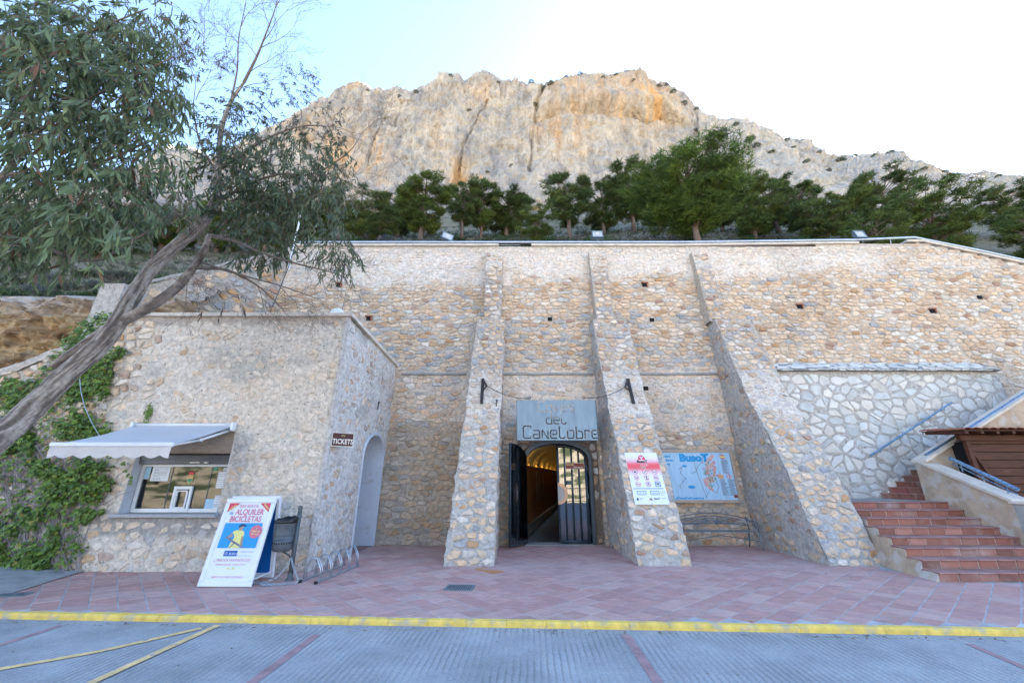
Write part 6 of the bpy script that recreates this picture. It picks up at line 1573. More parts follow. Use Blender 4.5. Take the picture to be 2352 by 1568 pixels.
def mount():
    us = []; u = -700
    while u < 3300: us.append(u); u += 2.8 if 250 < u < 2400 else 25
    nv = 170; b = MB(); vs = []; cs = []; fs = []; n = len(us)
    for j in range(nv+1):
        f = j/nv
        for u in us:
            vt = interp(SKY, u)+5*n1(u*.06, 1)+5*n1(u*.15, 3)+4*n1(u*.4, 7)
            Yt = 118-(10*sstep(1700, 2352, u))+6*n1(u*.004, 2)
            Yb = interp([(200, 70), (700, 90), (1000, 94), (1500, 90), (1700, 74), (2352, 62)], u)
            if u > 1500 or u < 700: prof = interp([(0, 0), (.45, .35), (1, 1)], 1-f)
            else: prof = interp([(0, 0), (.35, .10), (.8, .75), (1, 1)], 1-f)
            vb = interp([(200, 545), (700, 500), (1200, 500), (1700, 520), (2352, 560), (3300, 600)], u)
            v = vt+(vb-vt)*(1-f) if True else 0
            # depth runs from the skyline (far) to the foot (near)
            g = 1-f; Y = Yt+(Yb-Yt)*(interp([(0, 0), (.06, .06), (.6, .45), (1, 1)], g) if 700 < u < 1600 else g**.85)
            p = PY(u, v, Y)
            x, z = p.x, p.z
            a = sstep(0, .05, g)
            rid = noise.ridged_multi_fractal(Vector((x*.035, z*.016, 2)), .9, 2.1, 6, 1, 2)
            rid2 = noise.ridged_multi_fractal(Vector((x*.12+z*.05, z*.07, 9)), .8, 2.1, 5, 1, 2)
            bl = noise.turbulence(Vector((x*.10, z*.13, 5)), 5, False)
            D = (-1.3*rid-.7*rid2+.9*bl+.9*fb(x*.25, z*.25, 6)+.4*fb(x*.7, z*.6, 8)+1.0*fb(x*.45, z*.05, 18)+.25*noise.ridged_multi_fractal(Vector((x*.35, z*.2, 19)), .8, 2.1, 3, 1, 2)+3.2*fb(x*.03, z*.012, 15))*(.35+.65*a)
            # the overhang with the orange recess, and smaller caves
            cvx = interp([(1300, 262), (1400, 272), (1480, 282), (1520, 268), (1600, 300)], u)
            if 1220 < u < 1600:
                w_ = sstep(1220, 1300, u)*(1-sstep(1540, 1600, u)); dv = (v-cvx)
                D += w_*(-3.5*math.exp(-((dv+24)/22)**2)+4.5*math.exp(-((dv-2)/7)**2)*(.4+.6*sstep(1380, 1470, u)))
            for (cu_, cv, ru, rv, dp) in ((1050, 392, 16, 26, 6), (1055, 405, 40, 9, 3), (1256, 270, 34, 6, 3), (1500, 262, 30, 14, 5), (1232, 240, 6, 12, 3)):
                D += dp*math.exp(-((u-cu_)/ru)**2-((v-cv)/rv)**2)
            # long cracks
            for pl in (((1120, 225), (1095, 270), (1062, 340), (1045, 400)), ((885, 270), (860, 330), (842, 400)), ((1262, 170), (1235, 230), (1225, 300), (1218, 400)), ((925, 240), (905, 300))):
                for (ua, va), (ub, vb2) in zip(pl, pl[1:]):
                    if va <= v <= vb2:
                        uc = ua+(ub-ua)*(v-va)/(vb2-va)+5*n1(v*.03, ua); D += (1.6+1.2*n1(v*.05, ua))*math.exp(-((u-uc)/3)**2)+.8*math.exp(-((u-uc-14)/14)**2)
            p.y += D; vs.append(tuple(p))
            # paint: grey limestone, cream scars, ochre streaks
            s1 = fb(x*.055, z*.045, 12); s2 = fb(x*.3, z*.045, 14); s3 = fb(x*.16, z*.13, 17); s4 = fb(x*.5, z*.35, 19)
            c = mix((.35, .30, .255), (.44, .37, .30), sstep(-.3, .4, s1))
            c = mix(c, (.24, .22, .215), .75*sstep(.08, .42, s2)*(u < 1600)); c = mix(c, (.27, .25, .24), .6*sstep(.2, .35, fb(x*.12, z*.12, 31)))
            c = mix(c, (.54, .45, .36), .4*sstep(.28, .42, s4)*sstep(-.1, .3, s3))
            c = mix(c, (.50, .42, .34), sstep(.1, .4, s3)*.4)
            oz = 0
            for (cu_, cv, ru, rv, am) in ((1470, 262, 70, 34, 1.0), (1500, 235, 40, 40, .7), (1380, 215, 90, 30, .45), (1290, 310, 60, 70, .55), (850, 375, 40, 60, .9), (780, 370, 45, 60, .6), (1050, 398, 22, 30, 1.3), (1085, 415, 40, 12, .9), (1110, 215, 50, 28, .4), (1000, 300, 25, 60, .3), (830, 210, 40, 14, .5), (1300, 200, 30, 40, .3), (700, 300, 40, 60, .5)):
                oz += am*math.exp(-((u-cu_)/ru)**2-((v-cv)/rv)**2)
            c = mix(c, (.60, .36, .17), max(0, min(.9, oz*(sstep(-.35, .3, s2)*.9+.15))))
            if u > 1620: c = mix(c, (.43, .39, .345), .4); c = mix(c, (.22, .20, .15), .5*sstep(.25, .5, fb(x*.2, z*.3, 23)))
            cs.append(c)
    for j in range(nv):
        for i in range(n-1): k = j*n+i; fs.append((k, k+1, k+n+1, k+n))
    # far side of the ridge, so that the mountain is a solid mass
    base = len(vs); 
    for i, u in enumerate(us): t_ = vs[nv*n+i]; vs.append((t_[0]*1.25, t_[1]+60, t_[2]-50)); cs.append((.38, .35, .3))
    for i in range(n-1): fs.append((nv*n+i, nv*n+i+1, base+i+1, base+i))
    b.add(vs, fs, cs); b.build('mountain', M['rockface'], smooth=False, kind='structure')
    return None
mount()

# ============================================================ PLANTS
def tuft(b, c, L_, w_, n, colr, up=.3):
    for _ in range(n):
        d = Vector((U(-1, 1), U(-1, 1), U(-.6, 1)+up)).normalized(); s = d.cross(Vector((U(-1, 1), U(-1, 1), U(-1, 1)))).normalized()*w_; l = L_*U(.6, 1.2)
        p = c+d*l*.1; k = U(.7, 1.25); cc = tuple(q*k for q in colr)
        b.add([tuple(p-s*.5), tuple(p+s*.5), tuple(p+d*l+s*.15), tuple(p+d*l-s*.15)], [(0, 1, 2, 3)], cc)
DIM = {}
def make_pine(name, H, W, seed, clumps, dens, bare=.35, col=(.055, .095, .022), lean=0, shape='dome'):
    random.seed(seed); t = thing(name, '', 'tree'); tr = MB(); pts = []
    for i in range(9): f = i/8; pts.append(Vector((lean*f*f*H+.12*n1(f*3, seed)*H*.25, .1*n1(f*2, seed+5)*H*.2, H*.93*f)))
    tr.tube(pts, [H*.026*(1-.85*i/8)+.01 for i in range(9)], 7); cr = MB()
    def tp(z): f = min(1, z/(H*.93)); i = min(7, int(f*8)); return pts[i].lerp(pts[i+1], f*8-i)
    for c in range(clumps):
        f = bare+(1-bare)*(c+.5)/clumps; a = U(0, 6.28)
        rad = W/2*(math.sin(math.pi*min(1, .18+.82*(1-(f-bare)/(1-bare))**.7*.95))**.6 if shape == 'dome' else (1.05-(f-bare)/(1-bare))**.8)
        r = rad*U(.15, 1.0)**.6; base = tp(H*f*.9); z = H*f
        e = Vector((base.x+r*math.cos(a), base.y+r*math.sin(a), z+U(-.03, .05)*H))
        if r > .15*W: m_ = base.lerp(e, .55)+Vector((0, 0, -.02*H)); tr.tube([base+Vector((0, 0, -.06*H)), m_, e], [H*.006, H*.004, .006], 5, cap=False)
        rx = W*U(.07, .135); rz = rx*U(.45, .65); k = U(.75, 1.3); cl = tuple(q*k for q in col)
        if R() < .3: cl = (cl[0]*1.35, cl[1]*1.2, cl[2])
        for q in range(dens):
            d = Vector((random.gauss(0, 1), random.gauss(0, 1), random.gauss(0, 1))).normalized(); rr = U(.35, 1)**.5
            p = e+Vector((d.x*rx*rr, d.y*rx*rr, d.z*rz*rr)); tuft(cr, p, .17+.010*H, .024+.002*H, 5, cl)
    tr.build('trunk', M['pinebark'], t, smooth=True); cr.build('crown', M['needle'], t)
    zs = sorted(v[2] for v in cr.v); rr = sorted(abs(v[0]) for v in cr.v); DIM[t.name] = (zs[int(len(zs)*.997)], 2*rr[int(len(rr)*.97)])
    return t
protos = [make_pine('pine_tree', 5.2, 3.2, 5, 84, 50, .24, (.09, .135, .034)), make_pine('pine_tree', 5.0, 2.9, 8, 76, 48, .18, (.08, .12, .038), .03), make_pine('pine_tree', 4.6, 3.6, 13, 92, 48, .10, (.09, .135, .036)), make_pine('pine_tree', 5.2, 2.7, 17, 68, 42, .30, (.08, .12, .04), -.04)]
random.seed(31)
# (u, top v, width px, base v, Y, proto, label)
PN = [(838, 415, 120, 560, 22, 2, 'broad dark pine nearest to the leaning eucalyptus crown'), (925, 432, 90, 555, 25, 1, 'short pine between the broad left pine and a taller layered one'), (980, 388, 118, 560, 21, 0, 'layered pine with a flat top above the left floodlight'), (1066, 400, 78, 560, 23, 3, 'thin pine just right of the layered pine, cliff cave above it'), (1108, 404, 84, 555, 24, 0, 'pine with a rounded top right of the thin pine'), (1165, 432, 95, 555, 25, 1, 'pine with thin grey foliage in front of the cliff centre'), (1230, 468, 90, 560, 19, 2, 'low bright green young pine behind the wall top centre'), (1300, 375, 108, 560, 23, 3, 'tall open pine with bare trunk in front of the pale cliff'), (1378, 410, 90, 555, 26, 1, 'pine behind the middle floodlight'), (1438, 362, 112, 555, 27, 0, 'tall pine rising directly left of the biggest pine'), (1700, 382, 120, 560, 25, 2, 'dense pine directly right of the biggest pine'), (1758, 402, 90, 560, 27, 1, 'smaller pine right of the dense one'), (1812, 412, 84, 560, 24, 3, 'round topped pine standing apart half way to the right'), (1862, 440, 90, 560, 22, 1, 'low dark pine left of the right floodlight'), (1925, 418, 100, 560, 24, 0, 'pine just behind the right floodlight'), (2012, 378, 120, 560, 26, 3, 'tall pine with two tops right of the right floodlight'), (2095, 410, 180, 560, 21, 2, 'wide pine spreading right of the wall peak'), (2290, 415, 105, 580, 25, 3, 'thin pine with grey twigs near the right edge'), (2345, 455, 120, 590, 20, 2, 'dense pine cut off by the right edge'), (735, 425, 110, 560, 24, 0, 'pine half hidden behind the leaning eucalyptus crown'), (640, 440, 110, 565, 23, 1, 'pine behind the trunk fork of the leaning eucalyptus'), (530, 455, 120, 580, 24, 2, 'pine behind the lower leaves of the leaning eucalyptus'), (400, 470, 120, 590, 24, 0, 'pine on the slope left of the leaning trunk'), (270, 480, 130, 590, 22, 2, 'pine on the left slope under the hanging leaves'), (120, 470, 130, 590, 22, 1, 'pine at the left behind the hanging leaves'), (1505, 440, 90, 560, 29, 3, 'pine dimly seen behind the left flank of the biggest pine'), (1640, 430, 90, 560, 29, 1, 'pine dimly seen behind the right flank of the biggest pine'), (880, 470, 80, 560, 19, 3, 'thin bare young pine behind the coping on the left'), (1990, 470, 110, 560, 19, 2, 'low bushy pine behind the wall near its right peak'), (2180, 470, 70, 565, 27, 3, 'young pine at the end of the wide right pine')]
used = [0]*4; GP = 'pines growing above the retaining wall'
def place_tree(proto, H, W, u, vt, wpx, vb, Y, lab, k, group):
    wr = wpx/F*Y*1.12; top = PY(u, vt, Y); top.z = PY(u, vt, Y-.34*wr).z; zb_ = tz(top.x, Y)-.1; h = top.z-zb_; H, W = DIM[proto.name]; depth = Y/ray(u, (vt+vb)/2).y; w_ = wpx/F*depth
    t = proto if k == 0 else copy_tree(proto); t.location = (top.x, Y, zb_); t.scale = (w_/W*1.0, w_/W*1.0, h/H); t.rotation_euler = (0, 0, U(0, 6.28))
    t['label'] = lab; t['group'] = group; return t
for (u, vt, wpx, vb, Y, pi, lab) in PN:
    H, W = ((5.2, 3.2), (5.0, 2.9), (4.6, 3.6), (5.2, 2.7))[pi]; place_tree(protos[pi], H*1.0, W, u, vt, wpx*1.0, vb, Y, lab, used[pi], GP); used[pi] += 1
bigp = make_pine('pine_tree', 6.4, 5.6, 23, 190, 62, .27, (.095, .155, .036)); place_tree(bigp, 6.4, 5.6, 1562, 313, 222, 555, 19, 'biggest and brightest pine, bare reddish trunk above the third buttress', 0, GP)
# bushes, shared shapes
def make_bush(name, r, seed, n, col, kind='leaf', lab='', cat='bush', spiky=0):
    random.seed(seed); t = thing(name, lab, cat); b = MB(); s = MB()
    for q in range(n):
        d = Vector((random.gauss(0, 1), random.gauss(0, 1), abs(random.gauss(0, .8)))).normalized(); rr = r*(U(.3, 1)**.5)*(1+.35*n1(d.x*2+seed, d.y*2, d.z*2)); p = Vector((d.x*rr, d.y*rr, d.z*rr*.75))
        tuft(b, p, r*.18, r*.045, 3, tuple(c*U(.75, 1.3) for c in col), up=spiky)
    for q in range(9):
        d = Vector((random.gauss(0, 1), random.gauss(0, 1), abs(random.gauss(0, .8))+.4)).normalized(); s.tube([Vector((0, 0, -.1*r)), d*r*.45, d*r*.8+Vector((U(-.1, .1)*r, 0, 0))], [.03*r, .02*r, .008*r], 4, cap=False)
    s.build('stems', M['twig'], t); b.build('foliage', M['needle'], t); return t
bushes = [make_bush('shrub', 1, 41, 420, (.05, .07, .03)), make_bush('shrub', 1, 42, 420, (.085, .10, .065)), make_bush('shrub', 1, 43, 360, (.11, .12, .12)), make_bush('shrub', 1, 44, 380, (.045, .085, .03))]
ub = [0]*4
LM = [(760, 'left end of the coping'), (870, 'broad dark pine'), (980, 'layered pine'), (1070, 'left floodlight'), (1180, 'left buttress'), (1290, 'tall open pine'), (1390, 'middle floodlight'), (1480, 'tall pine'), (1590, 'biggest bare trunk'), (1700, 'third buttress'), (1800, 'round topped pine'), (1900, 'low dark pine'), (1990, 'right floodlight'), (2080, 'wall peak'), (2200, 'wide pine'), (9999, 'descending end')]
def near(u): return [t for a, t in LM if u < a][0]
def place_bush(k, loc, s, lab, group, sz=1):
    o = bushes[k] if ub[k] == 0 else copy_tree(bushes[k]); ub[k] += 1; o.location = loc; o.scale = (s, s, s*sz); o.rotation_euler = (0, 0, U(0, 6.28)); o['label'] = lab; o['category'] = 'bush'; o['group'] = group
random.seed(50)
# shrubs of the left slope, above the earth bank
LB = [(45, 672, 80, 12.6, 3), (150, 668, 70, 12.4, 0), (215, 655, 60, 12.8, 3), (280, 640, 70, 13.2, 0), (20, 640, 60, 13.8, 1), (105, 632, 70, 13.6, 2), (180, 620, 60, 14.2, 1), (250, 615, 60, 14.6, 2), (330, 612, 60, 14.6, 1), (390, 618, 50, 13.8, 2), (440, 606, 50, 14.6, 1), (60, 605, 70, 15.2, 0), (140, 596, 60, 15.6, 2), (300, 590, 70, 16, 1), (360, 585, 60, 16, 3), (500, 596, 60, 15.5, 0), (560, 588, 60, 15.5, 2), (620, 580, 50, 15.2, 1), (220, 588, 60, 16.5, 0), (20, 580, 70, 17, 2), (100, 570, 80, 17.5, 3)]
for i, (u, v, wpx, Y, k) in enumerate(LB):
    p = PY(u, v, Y); z = tz(p.x, Y); s = wpx/F*Y*1.02/1.7
    place_bush(k, (p.x, Y, z-.05), s, ('dark green', 'olive', 'grey twiggy', 'fresh green')[k]+' shrub on the left slope, '+('in the front row' if i < 4 else 'half way up' if i < 12 else 'far up')+', '+('by the left picture edge' if u < 90 else 'left of the wall pillar' if u < 240 else 'behind the pillar' if u < 380 else 'behind the leaning trunk' if u < 480 else 'behind the wing wall'), 'shrubs on the left slope', .8)
# shrubs along the wall top and between the pines
for i in range(48):
    u = 690+i*34+U(-10, 10); Y = U(14.5, 21); p = PY(u, 556, Y); z = tz(p.x, Y); s = U(.5, .95)
    k = (0, 3, 1, 2)[(i+i//4) % 4]; place_bush(k, (p.x, Y, z-.05), s, 'low '+('small ' if s < .66 else 'broad ' if s > .8 else '')+('dark', 'olive', 'grey', 'green')[k]+' shrub behind the wall top at the '+near(u), 'undergrowth behind the wall top', .9)
for (u, v, Y, s, k) in ((2215, 560, 15.5, .8, 1), (2260, 566, 15, .7, 2), (2310, 572, 14.6, .8, 1), (2345, 590, 14.3, .7, 2), (2170, 552, 17, .8, 0), (2240, 552, 18, .9, 3), (2320, 560, 18, 1.0, 0)):
    p = PY(u, v, Y); place_bush(k, (p.x, Y, tz(p.x, Y)-.1), s, ('dark', 'olive', 'grey', 'green')[k]+' shrub behind the descending coping, '+('nearest the wall peak' if u < 2190 else 'left of the thin edge pine' if u < 2250 else 'beside the dry grass' if u < 2315 else 'at the right picture edge'), 'shrubs behind the right coping')
# shrubs on the rock
MS = [(918, 222, 9), (957, 213, 12), (1078, 255, 10), (1228, 240, 9), (1220, 190, 14), (1265, 180, 15), (1300, 178, 9), (1332, 172, 12), (1250, 190, 12), (1512, 200, 12), (1545, 212, 13), (1570, 238, 14), (1595, 300, 10), (1688, 288, 15), (1720, 322, 22), (1735, 335, 16), (1805, 322, 12), (1880, 350, 9), (1925, 357, 20), (1960, 360, 14), (2005, 345, 11), (2040, 352, 16), (2120, 388, 12), (2165, 396, 14), (1640, 352, 12), (1850, 372, 14), (1900, 392, 12), (1990, 402, 13), (2060, 410, 14), (1120, 395, 8), (1175, 380, 8), (1035, 175, 10), (1145, 190, 8), (845, 208, 7), (1385, 178, 9), (1415, 172, 9), (1455, 185, 8), (1600, 250, 11), (1530, 196, 10), (1770, 350, 12), (1820, 340, 10), (2230, 410, 10), (2290, 405, 10)]
bpy.context.view_layer.update()
mo = bpy.data.objects['mountain']
for i, (u, v, r) in enumerate(MS):
    d = ray(u, v).normalized(); ok, loc, nr, ix = mo.ray_cast(Vector((0, 0, CH)), d)
    if not ok:
        ok, loc, nr, ix = mo.ray_cast(Vector((0, 0, CH)), ray(u, v+14).normalized())
        if not ok: continue
    s = r/F*loc.y*.8; rg = 'on the skyline of the mountain' if v < interp(SKY, u)+16 else 'growing out of the rock face'
    side = 'left part' if u < 1150 else 'middle' if u < 1500 else 'right shoulder' if u < 1800 else 'right ridge'
    bk = (0, 3, 1)[i % 3]; place_bush(bk, (loc.x, loc.y-.3*s, loc.z-.4*s), s, ('small dark', '', 'small tall grey' )[0 if bk == 0 else 0]*(bk == 0)+'small olive'*(bk == 1)+'small green'*(bk == 3)+(' round' if r > 12 else ' tiny' if r < 9 else '')+' bush '+rg+', above the '+near(u), 'bushes on the mountain')
# dry grass along the coping on the right and around the slope
b = MB(); random.seed(61)
for i in range(9000):
    if i < 3500: x = U(12, 24); y = U(13.3, 16.5)
    elif i < 6500: x = U(-24, -8.5); y = U(12.7, 19)
    else: x = U(-8, 14); y = U(13.4, 17)
    z = tz(x, y)-.02; h = U(.12, .42); a = U(0, 6.28); l = U(0, .35)*h; w_ = .008; g = random.choice(((.20, .19, .11), (.27, .25, .16), (.14, .16, .08), (.22, .23, .20)))
    b.add([(x-w_, y, z), (x+w_, y, z), (x+l*math.cos(a), y+l*math.sin(a), z+h)], [(0, 1, 2)], g)
b.build('dry_grass', M['needle'], kind='stuff')
# scrub that covers the slope between the shrubs
b = MB(); random.seed(62)
for i in range(5200):
    y = U(13, 34) if i < 4200 else U(34, 62); x = U(-1, 1)*y*1.3
    if -8.5 < x < 15 and y < 14: continue
    z = tz(x, y); r = U(.1, .3); c = random.choice(((.06, .075, .035), (.09, .095, .06), (.12, .12, .10), (.05, .08, .03)))
    for q in range(7): tuft(b, Vector((x+U(-r, r), y+U(-r, r), z+U(0, r*.6))), .14, .03, 3, c, up=.6)
b.build('scrub_cover', M['needle'], kind='stuff')

# ------------------------------------------------------------ ivy on the office wall
random.seed(71)
iv = thing('ivy', 'green ivy climbing over the left end of the ticket office wall', 'ivy', (-9.2, 8.4, 0))
IVP = [(-40, 1350), (-40, 960), (20, 865), (60, 880), (95, 870), (130, 805), (165, 775), (220, 730), (265, 720), (272, 770), (262, 790), (285, 800), (305, 810), (270, 830), (262, 880), (250, 930), (262, 985), (300, 1010), (270, 1060), (265, 1110), (245, 1180), (190, 1210), (205, 1260), (170, 1308), (90, 1325), (0, 1345)]
IV2 = [(325, 985), (330, 960), (333, 935), (345, 928), (350, 940), (342, 965), (336, 985)]
def leafpoly(b, p, n, s, roll, col):
    n = n.normalized(); x = n.cross(Vector((0, 0, 1))).normalized() if abs(n.z) < .95 else Vector((1, 0, 0)); y = n.cross(x)
    c, q = math.cos(roll), math.sin(roll); ex = x*c+y*q; ey = y*c-x*q
    P = [(0, -.1), (.42, -.32), (.5, .1), (.28, .25), (0, .62), (-.28, .25), (-.5, .1), (-.42, -.32)]
    vs = [tuple(p+ex*a*s+ey*d*s+n*(.12*s*(abs(a)))) for a, d in P]; vs.append(tuple(p-n*.02*s))
    b.add(vs, [(8, 0, 1, 2), (8, 2, 3, 4), (8, 4, 5, 6), (8, 6, 7, 0)], col)
leaves = []; st_ = MB(); cnt = 0
while cnt < 7000:
    u, v = U(-60, 310), U(715, 1350); main = inpoly(u, v, IVP)
    if not main: continue
    dn = fb(u*.012, v*.012, 3)+.5*n1(u*.04, v*.04, 1)
    thr = -.15 if v < 1000 else .02
    if dn < thr and R() < .86: continue
    cnt += 1; z = PY(u, v, 8.6).z; off_ = abs(random.gauss(0, .09))+.03; p = PY(u, v, kY(z)); p.y = kY(z)-off_
    if p.z < .03: p.z = U(.03, .25)
    g = R(); col = mix((.08, .15, .028), (.22, .33, .05), g*g*(.6+.4*(off_ > .08))); col = col if R() > .04 else (.30, .28, .06)
    leaves.append((p, Vector((U(-.6, .6), -1, U(-.1, .9))), U(.055, .10), U(2.4, 3.9), col))
for i in range(150):
    u, v = U(320, 352), U(925, 990)
    if inpoly(u, v, IV2): z = PY(u, v, 8.7).z; p = PY(u, v, kY(z)-.05); leaves.append((p, Vector((U(-.5, .5), -1, U(0, .8))), U(.045, .075), U(2.4, 3.9), (.16, .24, .04)))
for (u0, v0) in ((283, 1060), (290, 1085), (295, 1100), (300, 1112)):
    for q in range(3): p = PY(u0+U(-8, 8), v0+U(-8, 8), 8.66); leaves.append((p, Vector((U(-.5, .5), -1, .4)), .08, 3.1, (.16, .23, .04)))
leaves.sort(key=lambda l: -l[2]*(1+.5*(l[1].z > .2)))
for l in leaves[:300]: b = MB(); leafpoly(b, *l); b.build('leaf', M['ivyleaf'], iv, origin=l[0])
b = MB()
for l in leaves[300:]: leafpoly(b, *l)
b.build('leaves', M['ivyleaf'], iv, kind='stuff')
b = MB()
for i in range(190):
    u, v = U(-30, 215), U(1080, 1320)
    if R() < .3: u, v = U(0, 260), U(850, 1100)
    pts = []; a = U(-.5, .5)-math.pi/2
    for q in range(9):
        z = PY(u, v, 8.6).z; z = max(z, .03); pts.append(Vector((PY(u, v, kY(z)).x, kY(z)-.03-abs(.06*n1(q*.5, i))-.02, z))); u += 16*math.cos(a); v += 16*math.sin(a); a += U(-.45, .45)
        if not inpoly(u, v, IVP): break
    if len(pts) > 2: b.tube(pts, [.008-.0006*q for q in range(len(pts))], 4, cap=False)
for i in range(26):
    u, v = U(10, 190), 1322; pts = []; a = -math.pi/2+U(-.35, .35)
    for q in range(16): z = max(.0, PY(u, v, 8.6).z); pts.append(Vector((PY(u, v, kY(z)).x, kY(z)-.03-.02*R(), z))); u += 20*math.cos(a); v += 20*math.sin(a); a += U(-.25, .25)
    b.tube(pts, [.014-.0007*q for q in range(16)], 5, cap=False)
b.build('stems', M['deadtwig'], iv)
t = thing('ivy_cable', 'pale cable hanging down through the ivy beside the leaning trunk', 'cable', PY(190, 900, 8.5))
b = MB(); b.tube([PY(u, v, 8.45) for u, v in ((183, 870), (186, 900), (195, 935), (208, 965), (222, 990), (232, 1008))], .008, 5); b.build('cable', M['galv'], t)
# dry leaves on road and pavement
b = MB(); random.seed(77)
for i in range(420):
    k = R()
    if k < .55: x = U(-7, 6); y = kerbY(x)-.08-abs(random.gauss(0, .05)); z = -.060
    elif k < .8: x = U(-8.4, -5.5); y = U(8.1, 8.55); z = .012
    else: x = U(-7, 7); y = U(3, 10); z = -.060 if y < kerbY(x)-.1 else .008; 
    s = U(.008, .028); a = U(0, 6.28); c = random.choice(((.16, .08, .04), (.22, .14, .07), (.10, .06, .04), (.28, .2, .12)))
    b.add([(x, y, z), (x+s*math.cos(a), y+s*math.sin(a), z+.004), (x+2.2*s*math.cos(a+.3), y+2.2*s*math.sin(a+.3), z+.002), (x+s*math.cos(a+.8), y+s*math.sin(a+.8), z+.001)], [(0, 1, 2, 3)], c)
b.build('leaf_litter', M['stone'], kind='stuff')

# ------------------------------------------------------------ eucalyptus trees
def sickle(b, p, d, L_, w_, col, side):
    """a long drooping leaf: bent along its length"""
    d = d.normalized(); s = d.cross(side).normalized() if d.cross(side).length > .05 else d.orthogonal().normalized(); n = s.cross(d)
    vs = []; bend = U(-.25, .25)
    for f, w0 in ((0, .05), (.28, .42), (.6, .5), (1, 0)):
        c = p+d*(L_*f)+s*(bend*L_*f*f)+n*(-.08*L_*f*f); k = w_*w0
        if w0: vs += [tuple(c-s*k), tuple(c+s*k)]
        else: vs.append(tuple(c))
    b.add(vs, [(0, 1, 3, 2), (2, 3, 5, 4), (4, 5, 6)], col)
def eucalyptus(t, limbs, blobs, hero=300, ks=1.0):
    tr = MB()
    for k, (pts, rs) in enumerate(limbs):
        P = []; Q = []
        for i in range(len(pts)-1):
            for f in ((0, .25, .5, .75) if rs[0] < .09 else [q/12 for q in range(12)]):
                a, c = Vector(pts[i]), Vector(pts[i+1]); p_ = Vector(pts[i-1]) if i else a*2-c; n_ = Vector(pts[i+2]) if i+2 < len(pts) else c*2-a
                P.append(.5*((2*a)+(c-p_)*f+(2*p_-5*a+4*c-n_)*f*f+(3*a-p_-3*c+n_)*f**3)); r = rs[i]+(rs[i+1]-rs[i])*f; Q.append(r*(1+.10*n1(i*4+f*4, k)))
        P.append(Vector(pts[-1])); Q.append(rs[-1]); m = MB(); nn = 44 if rs[0] > .09 else 9 if rs[0] > .03 else 5
        m.tube(P, Q, nn)
        if rs[0] > .04:
            vs = []; cl = []
            for i, v in enumerate(m.v):
                c = P[min(i//nn, len(P)-1)]; v = Vector(v); dd = (v-c); a = 2*math.pi*(i % nn)/nn+.5*n1(i//nn*.12, k); g = i//nn*(.10 if nn > 20 else .4)
                rg = 1-2*abs(n1(math.cos(a)*2.6, math.sin(a)*2.6, g+k*7)); r2 = 1-2*abs(n1(math.cos(a)*6, math.sin(a)*6, g*1.8+3)); q_ = .6*rg+.4*r2
                vs.append(tuple(c+dd*(.90+.12*q_+.08*n1(math.cos(a), math.sin(a), g*.5)))); h = sstep(.25, .9, q_); cl.append(mix((.14, .11, .09), mix((.37, .31, .26), (.47, .41, .36), .5+n1(a, g*.8, 9)), h))
            m.v = vs; m.c = cl; m.hasc = True
        if rs[0] > .04: m.build('trunk' if k == 0 else 'limb', M['bark'], t, smooth=True)
        else: tr.v, tr.f, base = tr.v+m.v, tr.f+[tuple(len(tr.v)+q for q in f) for f in m.f], 0; tr.c += m.c
    L = []; tw = MB()
    for (u, v, ru, rv, Y, ry, n, ln, wd, col, dr) in blobs:
        for i in range(n):
            while True:
                a, c, e = U(-1, 1), U(-1, 1), U(-1, 1)
                if a*a+c*c+e*e < 1: break
            d0 = Vector((a, e, -c*.8))
            p = PY(u+a*ru, v+c*rv, Y+e*ry); d = (Vector((a*.8+U(-.6, .6), U(-.7, .7), -c*.6+U(-.5, .4)))).normalized(); pts = [p]; q_ = p.copy(); kk = U(.75, 1.2)
            sl = ln*U(1.8, 3.0)
            for s in range(6):
                q_ = q_+d*sl/6; d = (d+Vector((U(-.2, .2), U(-.2, .2), -.22*dr))).normalized(); pts.append(q_.copy())
                for w_ in range(2 if s else 1):
                    ld = (Vector((U(-.75, .75), U(-.75, .75), -dr*U(.2, 1.5)))+d*.4).normalized(); g = U(.7, 1.35)*kk; cc = tuple(min(.5, z*g) for z in col)
                    if R() < .05: cc = (.15*g, .085*g, .05*g)
                    elif R() < .2: cc = (cc[0]*1.3, cc[1]*1.25, cc[2]*1.1)
                    L.append((q_.copy(), ld, ks*ln*U(.65, 1.2), wd*U(.8, 1.4)*(.95 if ks > 1 else .9), cc, Vector((U(-1, 1), U(-1, 1), U(-1, 1)))))
            tw.tube(pts, [.0045, .004, .0035, .003, .003, .0025, .002], 3, cap=False)
    base = len(tr.v); tw.v, tw.f = tr.v+tw.v, tr.f+[tuple(base+q for q in f) for f in tw.f]; tw.c = tr.c+tw.c
    tw.build('twigs', M['twig'], t)
    L.sort(key=lambda l: -l[2]/(l[0]-Vector((0, 0, CH))).length)
    for l in L[:hero]: b = MB(); sickle(b, *l); b.build('leaf', M['leaf'], t, origin=l[0])
    b = MB()
    for l in L[hero:]: sickle(b, *l)
    b.build('foliage', M['leaf'], t, kind='stuff')
random.seed(81)
GC = (.09, .125, .07); GD = (.07, .10, .045)
def W(lst): return [PY(u, v, Y) for u, v, Y in lst]
e1 = thing('eucalyptus_tree', 'leaning eucalyptus with a thick grey trunk crossing in front of the ticket office', 'tree', PY(-60, 1060, 6.0))
